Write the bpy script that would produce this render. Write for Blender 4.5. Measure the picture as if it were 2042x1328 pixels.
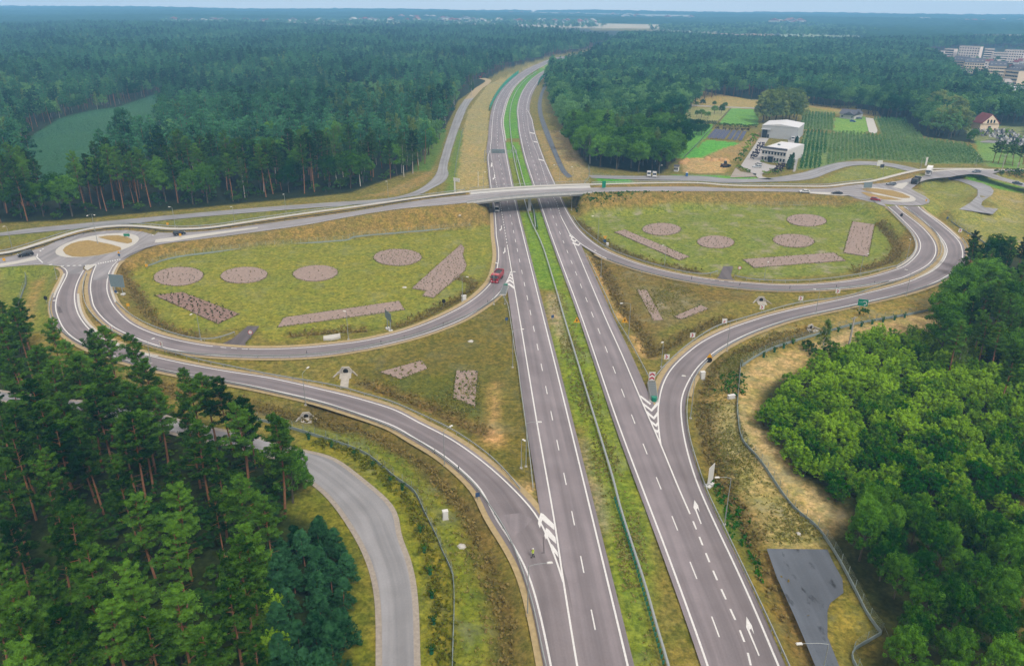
import bpy, bmesh, math, random
import numpy as np
from mathutils import Matrix, Vector
random.seed(7); rng = np.random.default_rng(11)
for _o in list(bpy.data.objects): bpy.data.objects.remove(_o)
SC = bpy.context.scene; COL = SC.collection

# ------------------------------------------------------------------ camera, world, sun, exposure
CAMH, FPX, PITCH, ROLL = 83.0, 1540.0, math.radians(23.4), 0.0085
_cam = bpy.data.cameras.new('camera'); cam = bpy.data.objects.new('camera', _cam); COL.objects.link(cam)
RC = (Matrix.Rotation(math.radians(90) - PITCH, 3, 'X') @ Matrix.Rotation(ROLL, 3, 'Z'))
cam.matrix_world = Matrix.Translation((0, 0, CAMH)) @ RC.to_4x4()
_cam.sensor_width = 36; _cam.lens = FPX / 2042 * 36; _cam.clip_start = 1; _cam.clip_end = 60000
SC.camera = cam
SUN_EL, SUN_AZ = math.radians(52), math.radians(150)          # azimuth measured clockwise from +Y
W = bpy.data.worlds.new('World'); SC.world = W; W.use_nodes = True
nt = W.node_tree; bg = nt.nodes['Background']
sky = nt.nodes.new('ShaderNodeTexSky'); sky.sky_type = 'NISHITA'; sky.sun_disc = False
sky.sun_elevation = SUN_EL; sky.sun_rotation = SUN_AZ; sky.altitude = 100
sky.air_density = 1.0; sky.dust_density = 4.0; sky.ozone_density = 1.0
hs = nt.nodes.new('ShaderNodeHueSaturation'); hs.inputs['Saturation'].default_value = 0.32   # overcast: a pale even sky
nt.links.new(sky.outputs[0], hs.inputs['Color']); cl = nt.nodes.new('ShaderNodeMix'); cl.data_type = 'RGBA'; cl.inputs[0].default_value = .8            # an even cloud layer over the clear sky
cl.inputs[7].default_value = (5.35, 4.8, 4.3, 1); nt.links.new(hs.outputs[0], cl.inputs[6]); nt.links.new(cl.outputs[2], bg.inputs[0])
bg.inputs[1].default_value = 0.12
_s = bpy.data.lights.new('sun', 'SUN'); _s.energy = 1.45; _s.angle = math.radians(11); _s.color = (1, 0.95, 0.87)
sun = bpy.data.objects.new('sun', _s); COL.objects.link(sun)
_d = Vector((math.sin(SUN_AZ) * math.cos(SUN_EL), math.cos(SUN_AZ) * math.cos(SUN_EL), math.sin(SUN_EL)))
sun.rotation_euler = _d.to_track_quat('Z', 'Y').to_euler(); sun.location = (0, 0, 200)
vs = SC.view_settings; vs.view_transform = 'Standard'; vs.look = 'None'; vs.exposure = 1.25; vs.gamma = 1; vs.use_curve_mapping = False
cy = SC.cycles
cy.max_bounces = 6; cy.diffuse_bounces = 2; cy.glossy_bounces = 2; cy.transmission_bounces = 3; cy.transparent_max_bounces = 6; cy.volume_bounces = 0
cy.use_denoising = True; cy.use_adaptive_sampling = True; cy.adaptive_threshold = 0.02

# ------------------------------------------------------------------ survey helpers: where a point of the photograph lies on the ground
_R = np.array(RC)
def ray(x, y):
    return _R @ np.array([(x - 1021) / FPX, -(y - 664) / FPX, -1.0])
def P(x, y, z=0.0):
    d = ray(x, y)
    if d[2] > -0.004: d[2] = -0.004
    t = (CAMH - z) / -d[2]
    return np.array([d[0] * t, d[1] * t, z])
def proj(p):
    v = _R.T @ (np.asarray(p, float) - np.array([0, 0, CAMH]))
    return 1021 + FPX * v[0] / -v[2], 664 - FPX * v[1] / -v[2]
TILES = dict(A=(0,400,5.105),B=(100,600,5.105),C=(400,600,5.105),D=(700,500,5.105),E=(700,720,5.105),F=(1100,380,5.105),
  G=(1400,420,5.105),H=(1642,300,5.105),I=(1642,500,5.105),J=(1260,560,5.105),K=(600,800,2.5157),L=(1342,800,2.5157),
  M=(0,800,2.5157),N=(700,0,2.917),O=(1342,0,2.917),Q=(700,400,2.917),T=(0,400,2.917),S=(0,0,2.917),R=(1240,700,4.427),V=(960,1000,4.05),
  W=(1280,980,3.818),U=(860,260,5.105),X=(1340,180,5.105),Y=(1742,80,6.64),Z=(900,80,6.64),b=(1840,280,9.485),f=(0,0,1))
def px(spec):
    """'A 1,2 3,4 B 5,6' -> full-image points"""
    out = []; ox, oy, s = 0, 0, 1
    for tok in spec.split():
        if tok in TILES: ox, oy, s = TILES[tok]
        else:
            a, b = tok.split(','); out.append((ox + float(a) / s, oy + float(b) / s))
    return out
CROSS_X = [-420,-260,-200,-146,-112,-85,-60,-35,-15,10,30,55,85,115,140,172,200,250,330,500]
CROSS_Z = [0.8, 1.4, 2.0, 2.4, 2.9, 3.9, 5.0, 6.2, 6.9, 7.35, 7.2, 6.4, 5.2, 4.3, 3.8, 3.5, 3.2, 2.4, 1.2, 0.4]
def z_cross(p): return float(np.interp(p[0], CROSS_X, CROSS_Z))
RBL, RBR = None, None
def sstep(t): t = min(1, max(0, t)); return t * t * (3 - 2 * t)
def z_ramp(p):
    dl = math.hypot(p[0] - RBL[0], p[1] - RBL[1]); dr = math.hypot(p[0] - RBR[0], p[1] - RBR[1])
    return max(0.05, 2.4 * sstep((105 - dl) / 85), 3.5 * sstep((130 - dr) / 108))
def on(pt, zf):
    z = 0.0
    for _ in range(8):
        p = P(pt[0], pt[1], z); z = 0.5 * z + 0.5 * zf(p)
    return P(pt[0], pt[1], z)
RBL = P(193, 497, 2.4); RBR = P(1772, 388, 3.5)
def line(spec, z=0.0, zf=None):
    return np.array([on(p, zf) if zf else P(p[0], p[1], z) for p in px(spec)])
def dens(pts, step=2.0, smooth=True):
    pts = np.asarray(pts, float)
    if len(pts) < 3 or not smooth: Q = pts
    else:
        out = []
        for i in range(len(pts) - 1):
            p1, p2 = pts[i], pts[i + 1]; p0 = pts[i - 1] if i else 2 * p1 - p2; p3 = pts[i + 2] if i + 2 < len(pts) else 2 * p2 - p1
            d1 = max(1e-3, np.linalg.norm(p1 - p0)) ** .5; d2 = max(1e-3, np.linalg.norm(p2 - p1)) ** .5; d3 = max(1e-3, np.linalg.norm(p3 - p2)) ** .5
            m1 = (p1 - p0) / d1 - (p2 - p0) / (d1 + d2) + (p2 - p1) / d2; m2 = (p2 - p1) / d2 - (p3 - p1) / (d2 + d3) + (p3 - p2) / d3
            n = max(2, int(np.linalg.norm(p2 - p1) / 1.0)); t = np.linspace(0, 1, n, endpoint=False)[:, None]
            out.append((2*t**3-3*t**2+1)*p1 + (t**3-2*t**2+t)*m1*d2 + (-2*t**3+3*t**2)*p2 + (t**3-t**2)*m2*d2)
        out.append(pts[-1:]); Q = np.concatenate(out)
    s = np.concatenate([[0], np.cumsum(np.linalg.norm(np.diff(Q[:, :2], axis=0), axis=1))])
    n = max(2, int(round(s[-1] / step)) + 1); u = np.linspace(0, s[-1], n)
    return np.stack([np.interp(u, s, Q[:, k]) for k in range(3)], 1)
def relax(pts, k=3):
    q = pts.copy()
    for _ in range(k): q[1:-1] = .25 * q[:-2] + .5 * q[1:-1] + .25 * q[2:]
    return q
def resamp(pts, n):
    s = np.concatenate([[0], np.cumsum(np.linalg.norm(np.diff(pts[:, :2], axis=0), axis=1))]); u = np.linspace(0, s[-1], n)
    return np.stack([np.interp(u, s, pts[:, k]) for k in range(3)], 1)
def normals(pts):
    t = np.gradient(pts[:, :2], axis=0); t /= np.maximum(1e-6, np.linalg.norm(t, axis=1))[:, None]
    return np.stack([-t[:, 1], t[:, 0], 0 * t[:, 0]], 1)           # left-hand normal
def off(pts, d, dz=0.0):
    q = pts + normals(pts) * d; q[:, 2] += dz; return q
def inpoly(x, y, poly):
    poly = np.asarray(poly)[:, :2]; r = np.zeros(np.shape(x), bool); j = len(poly) - 1
    for i in range(len(poly)):
        (x1, y1), (x2, y2) = poly[i], poly[j]
        if y1 != y2:
            r ^= ((y1 > y) != (y2 > y)) & (x < (x2 - x1) * (y - y1) / (y2 - y1) + x1)
        j = i
    return r

# ------------------------------------------------------------------ materials
GAIN = 2.05            # the photograph is exposed bright: seen tone / GAIN = surface albedo
def lin(c): c /= 255.; return c / 12.92 if c <= .04045 else ((c + .055) / 1.055) ** 2.4
def A(r, g, b, k=1.0): return tuple(min(.85, lin(v) / GAIN * k) for v in (r, g, b))
def mat(name, col, rough=.8, var=.12, scale=1.5, metal=0.0, bump=0.0, spec=.3, var2=None, emit=0):
    m = bpy.data.materials.new(name); m.use_nodes = True; n = m.node_tree; b = n.nodes['Principled BSDF']
    b.inputs['Roughness'].default_value = rough; b.inputs['Metallic'].default_value = metal; b.inputs['Specular IOR Level'].default_value = spec
    if var:
        g = n.nodes.new('ShaderNodeNewGeometry'); t = n.nodes.new('ShaderNodeTexNoise'); t.inputs['Scale'].default_value = scale; t.inputs['Detail'].default_value = 5
        n.links.new(g.outputs['Position'], t.inputs['Vector'])
        r = n.nodes.new('ShaderNodeMapRange'); r.inputs[1].default_value = .25; r.inputs[2].default_value = .75; r.inputs[3].default_value = 1 - var; r.inputs[4].default_value = 1 + var
        n.links.new(t.outputs[0], r.inputs[0])
        mx = n.nodes.new('ShaderNodeVectorMath'); mx.operation = 'SCALE'; mx.inputs[0].default_value = col
        n.links.new(r.outputs[0], mx.inputs['Scale']); n.links.new(mx.outputs[0], b.inputs['Base Color'])
        if bump:
            bp = n.nodes.new('ShaderNodeBump'); bp.inputs['Strength'].default_value = bump; bp.inputs['Distance'].default_value = .05
            n.links.new(t.outputs[0], bp.inputs['Height']); n.links.new(bp.outputs[0], b.inputs['Normal'])
    else: b.inputs['Base Color'].default_value = (*col, 1)
    return m
def foliage(name, c1, c2, trans=.3, scale=.35):
    m = bpy.data.materials.new(name); m.use_nodes = True; n = m.node_tree; n.nodes.clear()
    out = n.nodes.new('ShaderNodeOutputMaterial'); oi = n.nodes.new('ShaderNodeObjectInfo')
    tc = n.nodes.new('ShaderNodeNewGeometry'); nz = n.nodes.new('ShaderNodeTexNoise'); nz.inputs['Scale'].default_value = scale; nz.inputs['Detail'].default_value = 4; nz.inputs['Roughness'].default_value = .7
    n.links.new(tc.outputs['Position'], nz.inputs['Vector'])
    def add(x, k, acc):                       # acc + k * (x - .5)
        q = n.nodes.new('ShaderNodeMath'); q.operation = 'MULTIPLY_ADD'; n.links.new(x, q.inputs[0]); q.inputs[1].default_value = k; q.inputs[2].default_value = -.5 * k
        if acc is None: return q.outputs[0]
        w = n.nodes.new('ShaderNodeMath'); w.operation = 'ADD'; n.links.new(q.outputs[0], w.inputs[0]); n.links.new(acc, w.inputs[1]); return w.outputs[0]
    def nzs(sc, det):
        t = n.nodes.new('ShaderNodeTexNoise'); t.inputs['Scale'].default_value = sc; t.inputs['Detail'].default_value = det; n.links.new(tc.outputs['Position'], t.inputs['Vector']); return t.outputs[0]
    acc = add(nz.outputs[0], 1.5, None); acc = add(nzs(1.7, 2), 1.5, acc); acc = add(nzs(.014, 3), 2.2, acc); acc = add(oi.outputs['Random'], .8, acc)
    sm = n.nodes.new('ShaderNodeMath'); sm.operation = 'ADD'; sm.use_clamp = True; n.links.new(acc, sm.inputs[0]); sm.inputs[1].default_value = .45
    mx = n.nodes.new('ShaderNodeMix'); mx.data_type = 'RGBA'; mx.inputs[6].default_value = (*c1, 1); mx.inputs[7].default_value = (*c2, 1); n.links.new(sm.outputs[0], mx.inputs[0])
    d = n.nodes.new('ShaderNodeBsdfDiffuse'); t = n.nodes.new('ShaderNodeBsdfTranslucent'); ms = n.nodes.new('ShaderNodeMixShader'); ms.inputs[0].default_value = trans
    for s in (d, t): n.links.new(mx.outputs[2], s.inputs['Color'])
    n.links.new(d.outputs[0], ms.inputs[1]); n.links.new(t.outputs[0], ms.inputs[2]); n.links.new(ms.outputs[0], out.inputs[0])
    return m
def road_mat(name, col, streak=.15, crumbs=False):
    m = bpy.data.materials.new(name); m.use_nodes = True; n = m.node_tree; b = n.nodes['Principled BSDF']; b.inputs['Roughness'].default_value = .75; b.inputs['Specular IOR Level'].default_value = .25
    uv = n.nodes.new('ShaderNodeUVMap')
    def noise(sx, sy, sc, det=4):
        mp = n.nodes.new('ShaderNodeMapping'); mp.inputs['Scale'].default_value = (sx, sy, 1); n.links.new(uv.outputs[0], mp.inputs[0])
        t = n.nodes.new('ShaderNodeTexNoise'); t.inputs['Scale'].default_value = sc; t.inputs['Detail'].default_value = det; n.links.new(mp.outputs[0], t.inputs['Vector']); return t.outputs[0]
    # u = metres across, v = metres along: wheel tracks run along, stains are blotchy
    a = noise(1, .02, .55, 3); c = noise(1, 1, .18, 5); e = noise(1, 1, 3.0, 3); g = noise(1, .08, .35, 4)
    def mapr(s, lo, hi, c0=.3, c1=.7):
        r = n.nodes.new('ShaderNodeMapRange'); r.inputs[1].default_value = c0; r.inputs[2].default_value = c1; r.inputs[3].default_value = lo; r.inputs[4].default_value = hi; n.links.new(s, r.inputs[0]); return r.outputs[0]
    def mul(x, y):
        k = n.nodes.new('ShaderNodeMath'); k.operation = 'MULTIPLY'; n.links.new(x, k.inputs[0]); n.links.new(y, k.inputs[1]); return k.outputs[0]
    f = mul(mul(mapr(a, 1 - streak, 1 + streak, .4, .6), mapr(c, .9, 1.08)), mul(mapr(e, .95, 1.05), mapr(g, .93, 1.06)))
    if crumbs: f = mul(f, mapr(noise(1, .45, .5, 8), 1.0, .3, .6, .68))
    f = mul(f, mapr(noise(1, 1, .06, 3), .93, 1.07, .4, .6))
    v = n.nodes.new('ShaderNodeVectorMath'); v.operation = 'SCALE'; v.inputs[0].default_value = col; n.links.new(f, v.inputs['Scale']); n.links.new(v.outputs[0], b.inputs['Base Color'])
    return m

# ------------------------------------------------------------------ mesh helpers
class MB:
    def __init__(s): s.v = []; s.f = []; s.m = []; s.uv = None
    def quad(s, a, b, c, d, m=0):
        i = len(s.v); s.v += [tuple(a), tuple(b), tuple(c), tuple(d)]; s.f.append((i, i+1, i+2, i+3)); s.m.append(m)
    def poly(s, pts, m=0):
        i = len(s.v); s.v += [tuple(p) for p in pts]; s.f.append(tuple(range(i, i + len(pts)))); s.m.append(m)
    def box(s, c, size, rz=0.0, m=0, M=None, taper=1.0):
        cx, cyy, cz = c; hx, hy, hz = size[0]/2, size[1]/2, size[2]/2; i = len(s.v); ca, sa = math.cos(rz), math.sin(rz)
        for dz in (-1, 1):
            k = taper if dz > 0 else 1
            for dx, dy in ((-1,-1),(1,-1),(1,1),(-1,1)):
                x, y = dx*hx*k, dy*hy*k; p = Vector((cx + x*ca - y*sa, cyy + x*sa + y*ca, cz + dz*hz))
                s.v.append(tuple(M @ p) if M else tuple(p))
        for q in ((3,2,1,0),(4,5,6,7),(0,1,5,4),(1,2,6,5),(2,3,7,6),(3,0,4,7)): s.f.append(tuple(i+k for k in q)); s.m.append(m)
    def prism(s, outline, y0, y1, m=0, M=None):
        """outline in (x,z), extruded along y"""
        n = len(outline); i = len(s.v)
        for y in (y0, y1):
            for (x, z) in outline:
                p = Vector((x, y, z)); s.v.append(tuple(M @ p) if M else tuple(p))
        s.f.append(tuple(i+k for k in range(n))); s.m.append(m); s.f.append(tuple(i+n+k for k in reversed(range(n)))); s.m.append(m)
        for k in range(n): s.f.append((i+k, i+n+k, i+n+(k+1)%n, i+(k+1)%n)); s.m.append(m)
    def tube(s, pts, r, n=6, m=0, cap=True):
        pts = [Vector(p) for p in pts]; r = r if hasattr(r, '__len__') else [r]*len(pts); i0 = len(s.v)
        for k, p in enumerate(pts):
            t = (pts[min(k+1, len(pts)-1)] - pts[max(k-1, 0)]).normalized(); a = t.orthogonal().normalized() if k == 0 else (a - t * a.dot(t)).normalized(); b = t.cross(a)
            for j in range(n):
                w = 2*math.pi*j/n; s.v.append(tuple(p + (a*math.cos(w) + b*math.sin(w))*r[k]))
        for k in range(len(pts)-1):
            for j in range(n): s.f.append((i0+k*n+j, i0+k*n+(j+1)%n, i0+(k+1)*n+(j+1)%n, i0+(k+1)*n+j)); s.m.append(m)
        if cap:
            s.f.append(tuple(i0+j for j in reversed(range(n)))); s.m.append(m); e = i0+(len(pts)-1)*n; s.f.append(tuple(e+j for j in range(n))); s.m.append(m)
    def strip(s, L, Rr, m=0):
        i = len(s.v); n = len(L); s.v += [tuple(p) for p in L] + [tuple(p) for p in Rr]
        for k in range(n-1): s.f.append((i+k, i+n+k, i+n+k+1, i+k+1)); s.m.append(m)
    def sweep(s, pts, prof, m=0, close=True):
        """prof: (offset to the left, up) outline swept along pts"""
        N = normals(pts); i = len(s.v); n = len(prof)
        for k in range(len(pts)):
            for (a, h) in prof: s.v.append((pts[k,0]+N[k,0]*a, pts[k,1]+N[k,1]*a, pts[k,2]+h))
        for k in range(len(pts)-1):
            for j in range(n if close else n-1): s.f.append((i+k*n+j, i+k*n+(j+1)%n, i+(k+1)*n+(j+1)%n, i+(k+1)*n+j)); s.m.append(m)
        if close and n > 2:
            s.f.append(tuple(i+j for j in range(n))); s.m.append(m); e = i+(len(pts)-1)*n; s.f.append(tuple(e+j for j in reversed(range(n)))); s.m.append(m)
    def mesh(s, name, mats):
        me = bpy.data.meshes.new(name); me.from_pydata(s.v, [], s.f)
        for mm in (mats if isinstance(mats, (list, tuple)) else [mats]): me.materials.append(mm)
        if len(me.materials) > 1: me.polygons.foreach_set('material_index', s.m)
        me.update(); return me
    def build(s, name, mats, parent=None, loc=None, rz=0.0):
        return link(name, s.mesh(name, mats), parent, loc, rz)
def link(name, me, parent=None, loc=None, rz=0.0):
    o = bpy.data.objects.new(name, me); COL.objects.link(o)
    if parent is not None: o.parent = parent
    if loc is not None: o.location = tuple(loc)
    if rz: o.rotation_euler = (0, 0, rz)
    return o
def empty(name, loc=(0,0,0), rz=0.0):
    o = bpy.data.objects.new(name, None); COL.objects.link(o); o.location = tuple(float(c) for c in loc); o.rotation_euler = (0, 0, rz); o.empty_display_size = .3; return o
def tag(o, label, cat, group=None, kind=None):
    if label: o['label'] = label
    if cat: o['category'] = cat
    if group: o['group'] = group
    if kind: o['kind'] = kind
    return o
def struct(o, label=None): 
    o['kind'] = 'structure'
    if label: o['label'] = label
    return o
def copy_thing(o, loc, rz=0.0, sc=None, label=None):
    c = o.copy(); COL.objects.link(c); c.location = tuple(float(t) for t in loc); c.rotation_euler = (0, 0, rz)
    if sc is not None: c.scale = (sc, sc, sc) if not hasattr(sc, '__len__') else sc
    if label: c['label'] = label
    for ch in KIDS(o):
        d = ch.copy(); COL.objects.link(d); d.parent = c
        for g in KIDS(ch):
            e = g.copy(); COL.objects.link(e); e.parent = d
    return c
_kids = {}
def KIDS(o):
    if o.name not in _kids: _kids[o.name] = list(o.children)
    return _kids[o.name]
def np_mesh(name, V, F, mats, mi=None, uv=None):
    """V (n,3), F (m,k) equal-sided faces"""
    V = np.asarray(V, np.float32); F = np.asarray(F, np.int32); m, k = F.shape
    me = bpy.data.meshes.new(name); me.vertices.add(len(V)); me.vertices.foreach_set('co', V.ravel())
    me.loops.add(m*k); me.loops.foreach_set('vertex_index', F.ravel()); me.polygons.add(m)
    me.polygons.foreach_set('loop_start', np.arange(0, m*k, k, dtype=np.int32)); me.polygons.foreach_set('loop_total', np.full(m, k, np.int32))
    for mm in (mats if isinstance(mats, (list, tuple)) else [mats]): me.materials.append(mm)
    if mi is not None: me.polygons.foreach_set('material_index', np.asarray(mi, np.int32))
    me.update(calc_edges=True); return me
# ------------------------------------------------------------------ traced lines of the interchange
# white lines (world space)
LC_in = line('f 1256,1345 1252,1328 1137,850 1026.4,400 N 937,1085 905,920 886,800 Z 690,1328 665,1080 690,940 740,780 830,620 960,500 1080,420 1220,340 1330,290 1480,258 1650,224 1810,194')
LC_mid = line('f 1154,1345 1151,1328 1123.9,1161.7 1104.8,1034.5 1072,850 1039.4,653.7 1019.5,537 996.5,400 978,298 Z 530,1328 545,1080 575,900 640,740 760,580 900,460 1050,370 1200,305 1330,255 1460,226 1640,196 1800,168')
LC_out = line('U 600,200 580,260 590,400 615,620 640,760 660,1000 Q 845,200 858,290 858,350 850,390 D 1490,180 1470,240 1440,310 1330,430 1200,530 1000,640 800,730 600,805 400,862 200,905 0,942 C 1800,385 1500,430 1200,465 1000,480 800,490 500,493 130,465 B 1400,425 1150,365 950,295 800,215 700,120 640,50 A 1330,1240 1200,1120 1120,1010 1090,930 1088,850 1100,760 1130,690 1180,625 1215,605', zf=z_ramp)
IL_out = line('D 1628,210 1600,290 1540,390 1480,460 1400,530 1280,610 1150,690 1000,755 800,830 600,890 400,940 200,985 0,1015 C 1800,460 1500,515 1200,555 900,572 600,573 300,565 0,545 B 1400,525 1200,485 1000,425 800,345 650,270 550,190 480,110 430,30 A 1200,1327 1080,1240 990,1120 940,1010 920,920 925,830 945,740 980,655', zf=z_ramp)
OL = line('A 620,670 670,690 690,730 680,770 630,860 585,960 565,1050 570,1130 610,1230 B 80,200 140,290 270,400 420,475 620,555 840,625 1080,685 1400,750 1640,795 1850,825 C 300,825 600,880 900,945 1200,1015 1500,1110 1750,1190 2042,1300 E 600,760 800,865 950,960 1100,1080 1240,1210 1350,1327 K 960,560 1040,680 1090,760 1140,860 1175,970 1210,1110 1255,1328 f 1102,1345', zf=z_ramp)
OR_ = line('A 850,710 800,800 770,880 757,950 765,1060 800,1170 870,1270 920,1327 B 310,180 390,280 500,360 620,425 760,478 900,530 1100,580 1400,645 1700,700 2042,755 C 300,710 600,765 900,825 1200,895 1500,965 1800,1050 2042,1130 E 400,495 600,580 800,680 1000,780 1150,880 1300,990 1450,1110 1580,1230 1680,1327 K 1190,580 1260,740 1300,850 1316,905', zf=z_ramp)
RC_in = line('f 1417,1345 1411.6,1328 1342,1134 1234.8,850 1162.7,640 1100,471 1076,400 N 1070,1090 1010,900 978,745 Z 930,1328 895,1100 880,940 905,790 950,680 1030,560 1130,470 1230,410 1320,370 1440,325 1600,280')
RC_mid = line('f 1498,1330 W 820,1230 680,910 535,590 375,190 290,0 R 345,830 150,385 0,30 f 1209.7,640 1133.7,461.7 F 95,265 Q 1190,0 U 1245,690 1185,560 1100,300 1000,20 Z 1000,960 1005,850 1050,700 1140,560 1230,480 1340,410 1470,360 1640,310')
RC_dash0 = None
RIL = line('U 1310,680 F 130,170 210,310 270,395 350,475 450,555 560,620 720,690 900,755 1100,810 1300,855 1600,905 1890,937 2042,945 G 600,752 900,762 1200,750 1500,718 1750,670 1900,625 2042,580 H 550,1280 750,1215 880,1140 960,1060 990,990 985,930 950,860 900,800 830,730 760,660 700,605 660,575', zf=z_ramp)
RC_right = line('U 1310,680 1265,570 1150,310 1050,20 Z 1110,1250 1060,1040 1010,930')
ROL = line('F 175,430 300,545 410,612 550,690 700,745 900,810 1100,860 1300,905 1600,955 1850,985 G 0,755 300,785 600,805 900,812 1200,805 1500,785 1750,750 1900,715 2042,685 H 850,1275 980,1215 1080,1150 1140,1060 1145,990 1120,920 1060,840 980,760 900,700 820,640 760,590 735,560', zf=z_ramp)
RUL = line('R 345,830 325,700 320,600 318,520 330,430 350,330 390,230 450,140 530,60 600,0 J 560,730 700,630 850,550 1000,483 1200,415 1400,352 1600,303 1800,258 2042,210 I 300,468 600,395 850,325 1000,265 1130,195 1210,120 1250,50 1262,0 H 1255,980 1225,920 1180,870 1150,830 1080,770 1000,700 920,640 820,570', zf=z_ramp)
RUR = line('f 1560,1345 L 530,1328 400,1020 300,800 200,590 110,380 50,150 40,0 R 510,600 515,490 540,370 590,260 660,150 740,70 820,5 J 900,680 1050,600 1200,530 1400,455 1600,390 1800,340 2042,290 I 300,550 500,505 800,435 1000,375 1200,290 1330,200 1400,110 1420,50 1415,0 H 1390,940 1340,880 1250,800 1150,720 1060,655 1000,610 970,580 965,570', zf=z_ramp)
def clean(p):                                 # drop points that step back where two survey sheets overlap
    q = [p[0], p[1]]
    for c in p[2:]:
        a, b = q[-1][:2] - q[-2][:2], c[:2] - q[-1][:2]
        if np.linalg.norm(b) < .3 or a @ b < -.35 * np.linalg.norm(a) * np.linalg.norm(b): continue
        q.append(c)
    return np.array(q)
D_ = lambda p, st=2.0: relax(dens(clean(p), st), 4)
LC_in, LC_mid, LC_out, IL_out, OL, OR_, RC_in, RC_mid, RIL, RC_right, ROL, RUL, RUR = [D_(p) for p in (LC_in, LC_mid, LC_out, IL_out, OL, OR_, RC_in, RC_mid, RIL, RC_right, ROL, RUL, RUR)]
for a in (LC_in, LC_mid, RC_in, RC_mid, RC_right): a[:, 2] = .05
# cross road: near kerb, far kerb of the carriageway, and the pavement beyond
X_near = D_(line('f -330,556 -130,542 A 0,680 200,662 380,648 520,655 620,668', zf=z_cross))
X_near2 = D_(line('A 1215,605 1330,545 1500,475 1700,435 2042,392 T 1500,181 1800,138 2042,92 N 300,1213 600,1187 900,1150 1200,1128 1420,1118 1700,1112 O 0,1112 500,1113 800,1120 1020,1137 1100,1150 1180,1165 H 520,540 650,575', zf=z_cross))
X_far = D_(line('f -330,515 -130,505 T 0,336 150,300 300,255 500,195 700,168 850,172 950,190 1050,185 1200,178 1500,140 1800,100 2042,66 N 400,1166 700,1132 1000,1108 1400,1093 2042,1087 O 300,1095 700,1098 900,1097 1010,1082 1100,1072', zf=z_cross))
X_far2 = D_(line('O 1010,1082 1130,1074 1260,1062 1400,1035 1480,1018 b 170,600 700,560 1150,560 1400,575 1916,560 f 2200,338', zf=z_cross))
X_walk = D_(line('f -330,504 -130,494 T 0,312 150,275 300,227 500,168 700,147 850,152 1000,166 1200,160 1500,116 1800,72 2042,40 N 400,1150 700,1114 1000,1090 1400,1074 2042,1066 O 300,1078 700,1084 900,1085 1000,1072 1150,1056 1270,1027 1350,1007 1480,985 b 170,575 700,540 1150,540', zf=z_cross))
def circle_px(cx, cyy, rx, ry, zf, n=48, tilt=0.0):
    return line('f ' + ' '.join(f'{cx+rx*math.cos(w)*math.cos(tilt)-ry*math.sin(w)*math.sin(tilt):.2f},{cyy+ry*math.sin(w)*math.cos(tilt)+rx*math.cos(w)*math.sin(tilt):.2f}' for w in np.linspace(0, 2*math.pi, n, endpoint=False)), zf=zf)
zl = lambda p: 2.4
zr = lambda p: 3.5
RBL_out = line('A 380,550 400,510 460,470 560,420 700,370 850,335 1000,315 1150,303 1300,303 1450,318 1550,345 1595,375 1590,410 1550,455 1450,505 1330,560 1250,610 1100,640 900,665 700,672 560,655 440,632 385,600', zf=zl)
RBR_out = line('H 190,390 240,362 350,350 500,350 650,362 720,380 800,395 900,395 960,430 1040,470 1085,510 1070,540 1000,560 900,565 780,560 680,552 600,545 480,525 330,490 230,450 195,420', zf=zr)

# ------------------------------------------------------------------ the ground: one sheet, heights and plant cover from the survey
ST = 1.25; NIX, NIY = 529, 337
gx = np.concatenate([-np.geomspace(4600, 600, 20), -np.arange(594, 331, -6.0), -330 + ST * np.arange(NIX), np.arange(336, 600, 6.0), np.geomspace(600, 4600, 20)])
gy = np.concatenate([-np.geomspace(600, 20, 8), np.arange(0, 56, 8.0), 60 + ST * np.arange(NIY), np.arange(484, 900, 3.5), np.geomspace(906, 5800, 40)])
NX, NY = len(gx), len(gy)
GX, GY = np.meshgrid(gx, gy)
BASE = -0.30
Hh = np.full(GX.shape, BASE)
i0x = int(np.searchsorted(gx, -330)); i0y = int(np.searchsorted(gy, 60))
def window(x, y, r):
    a = int(max(0, math.floor((x - r + 330) / ST))); b = int(min(NIX - 1, math.ceil((x + r + 330) / ST))); c = int(max(0, math.floor((y - r - 60) / ST))); d = int(min(NIY - 1, math.ceil((y + r - 60) / ST)))
    return (slice(i0y + c, i0y + d + 1), slice(i0x + a, i0x + b + 1)) if a <= b and c <= d else None
def stamp_up(pts, hw=1.2, slope=.62, drop=.14, lim=None):
    for p in pts:
        if lim and lim(p): continue
        if p[2] < -.1: continue
        w = window(p[0], p[1], hw + (p[2] - BASE) / slope + 1)
        if w is None: continue
        d = np.hypot(GX[w] - p[0], GY[w] - p[1]); Hh[w] = np.maximum(Hh[w], p[2] - drop - np.maximum(0, d - hw) * slope)
def fill(a, b, n=6):
    m = max(len(a), len(b)); m = max(4, int(m * .8)); a = resamp(a, m); b = resamp(b, m)
    return np.concatenate([a + (b - a) * t for t in np.linspace(0, 1, n)])
bridge = lambda p: -17 < p[0] < 32 and p[1] > 250
stamp_up(fill(X_near2, resamp(X_far, len(X_near2)), 9)[::1], 1.6, lim=bridge)
stamp_up(fill(X_walk, resamp(np.concatenate([X_far, X_far2[8:]]), len(X_walk)), 4), 2.2, lim=bridge)
stamp_up(fill(X_near, X_far[:max(20, len(X_near))], 7), 1.6)
stamp_up(off(X_near2, -1.6), 1.5, lim=bridge)
for c, q in ((RBL, RBL_out), (RBR, RBR_out)):
    for t in np.linspace(0, 1.06, 12): stamp_up(c + (dens(np.vstack([q, q[:1]]), 3) - c) * np.array([t, t, 1]), 2.2)
for a, b in ((LC_out[60:], IL_out), (OL, OR_), (RIL, ROL), (RUL, RUR[45:])): stamp_up(fill(a, b, 6), 1.8, .5)
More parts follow.
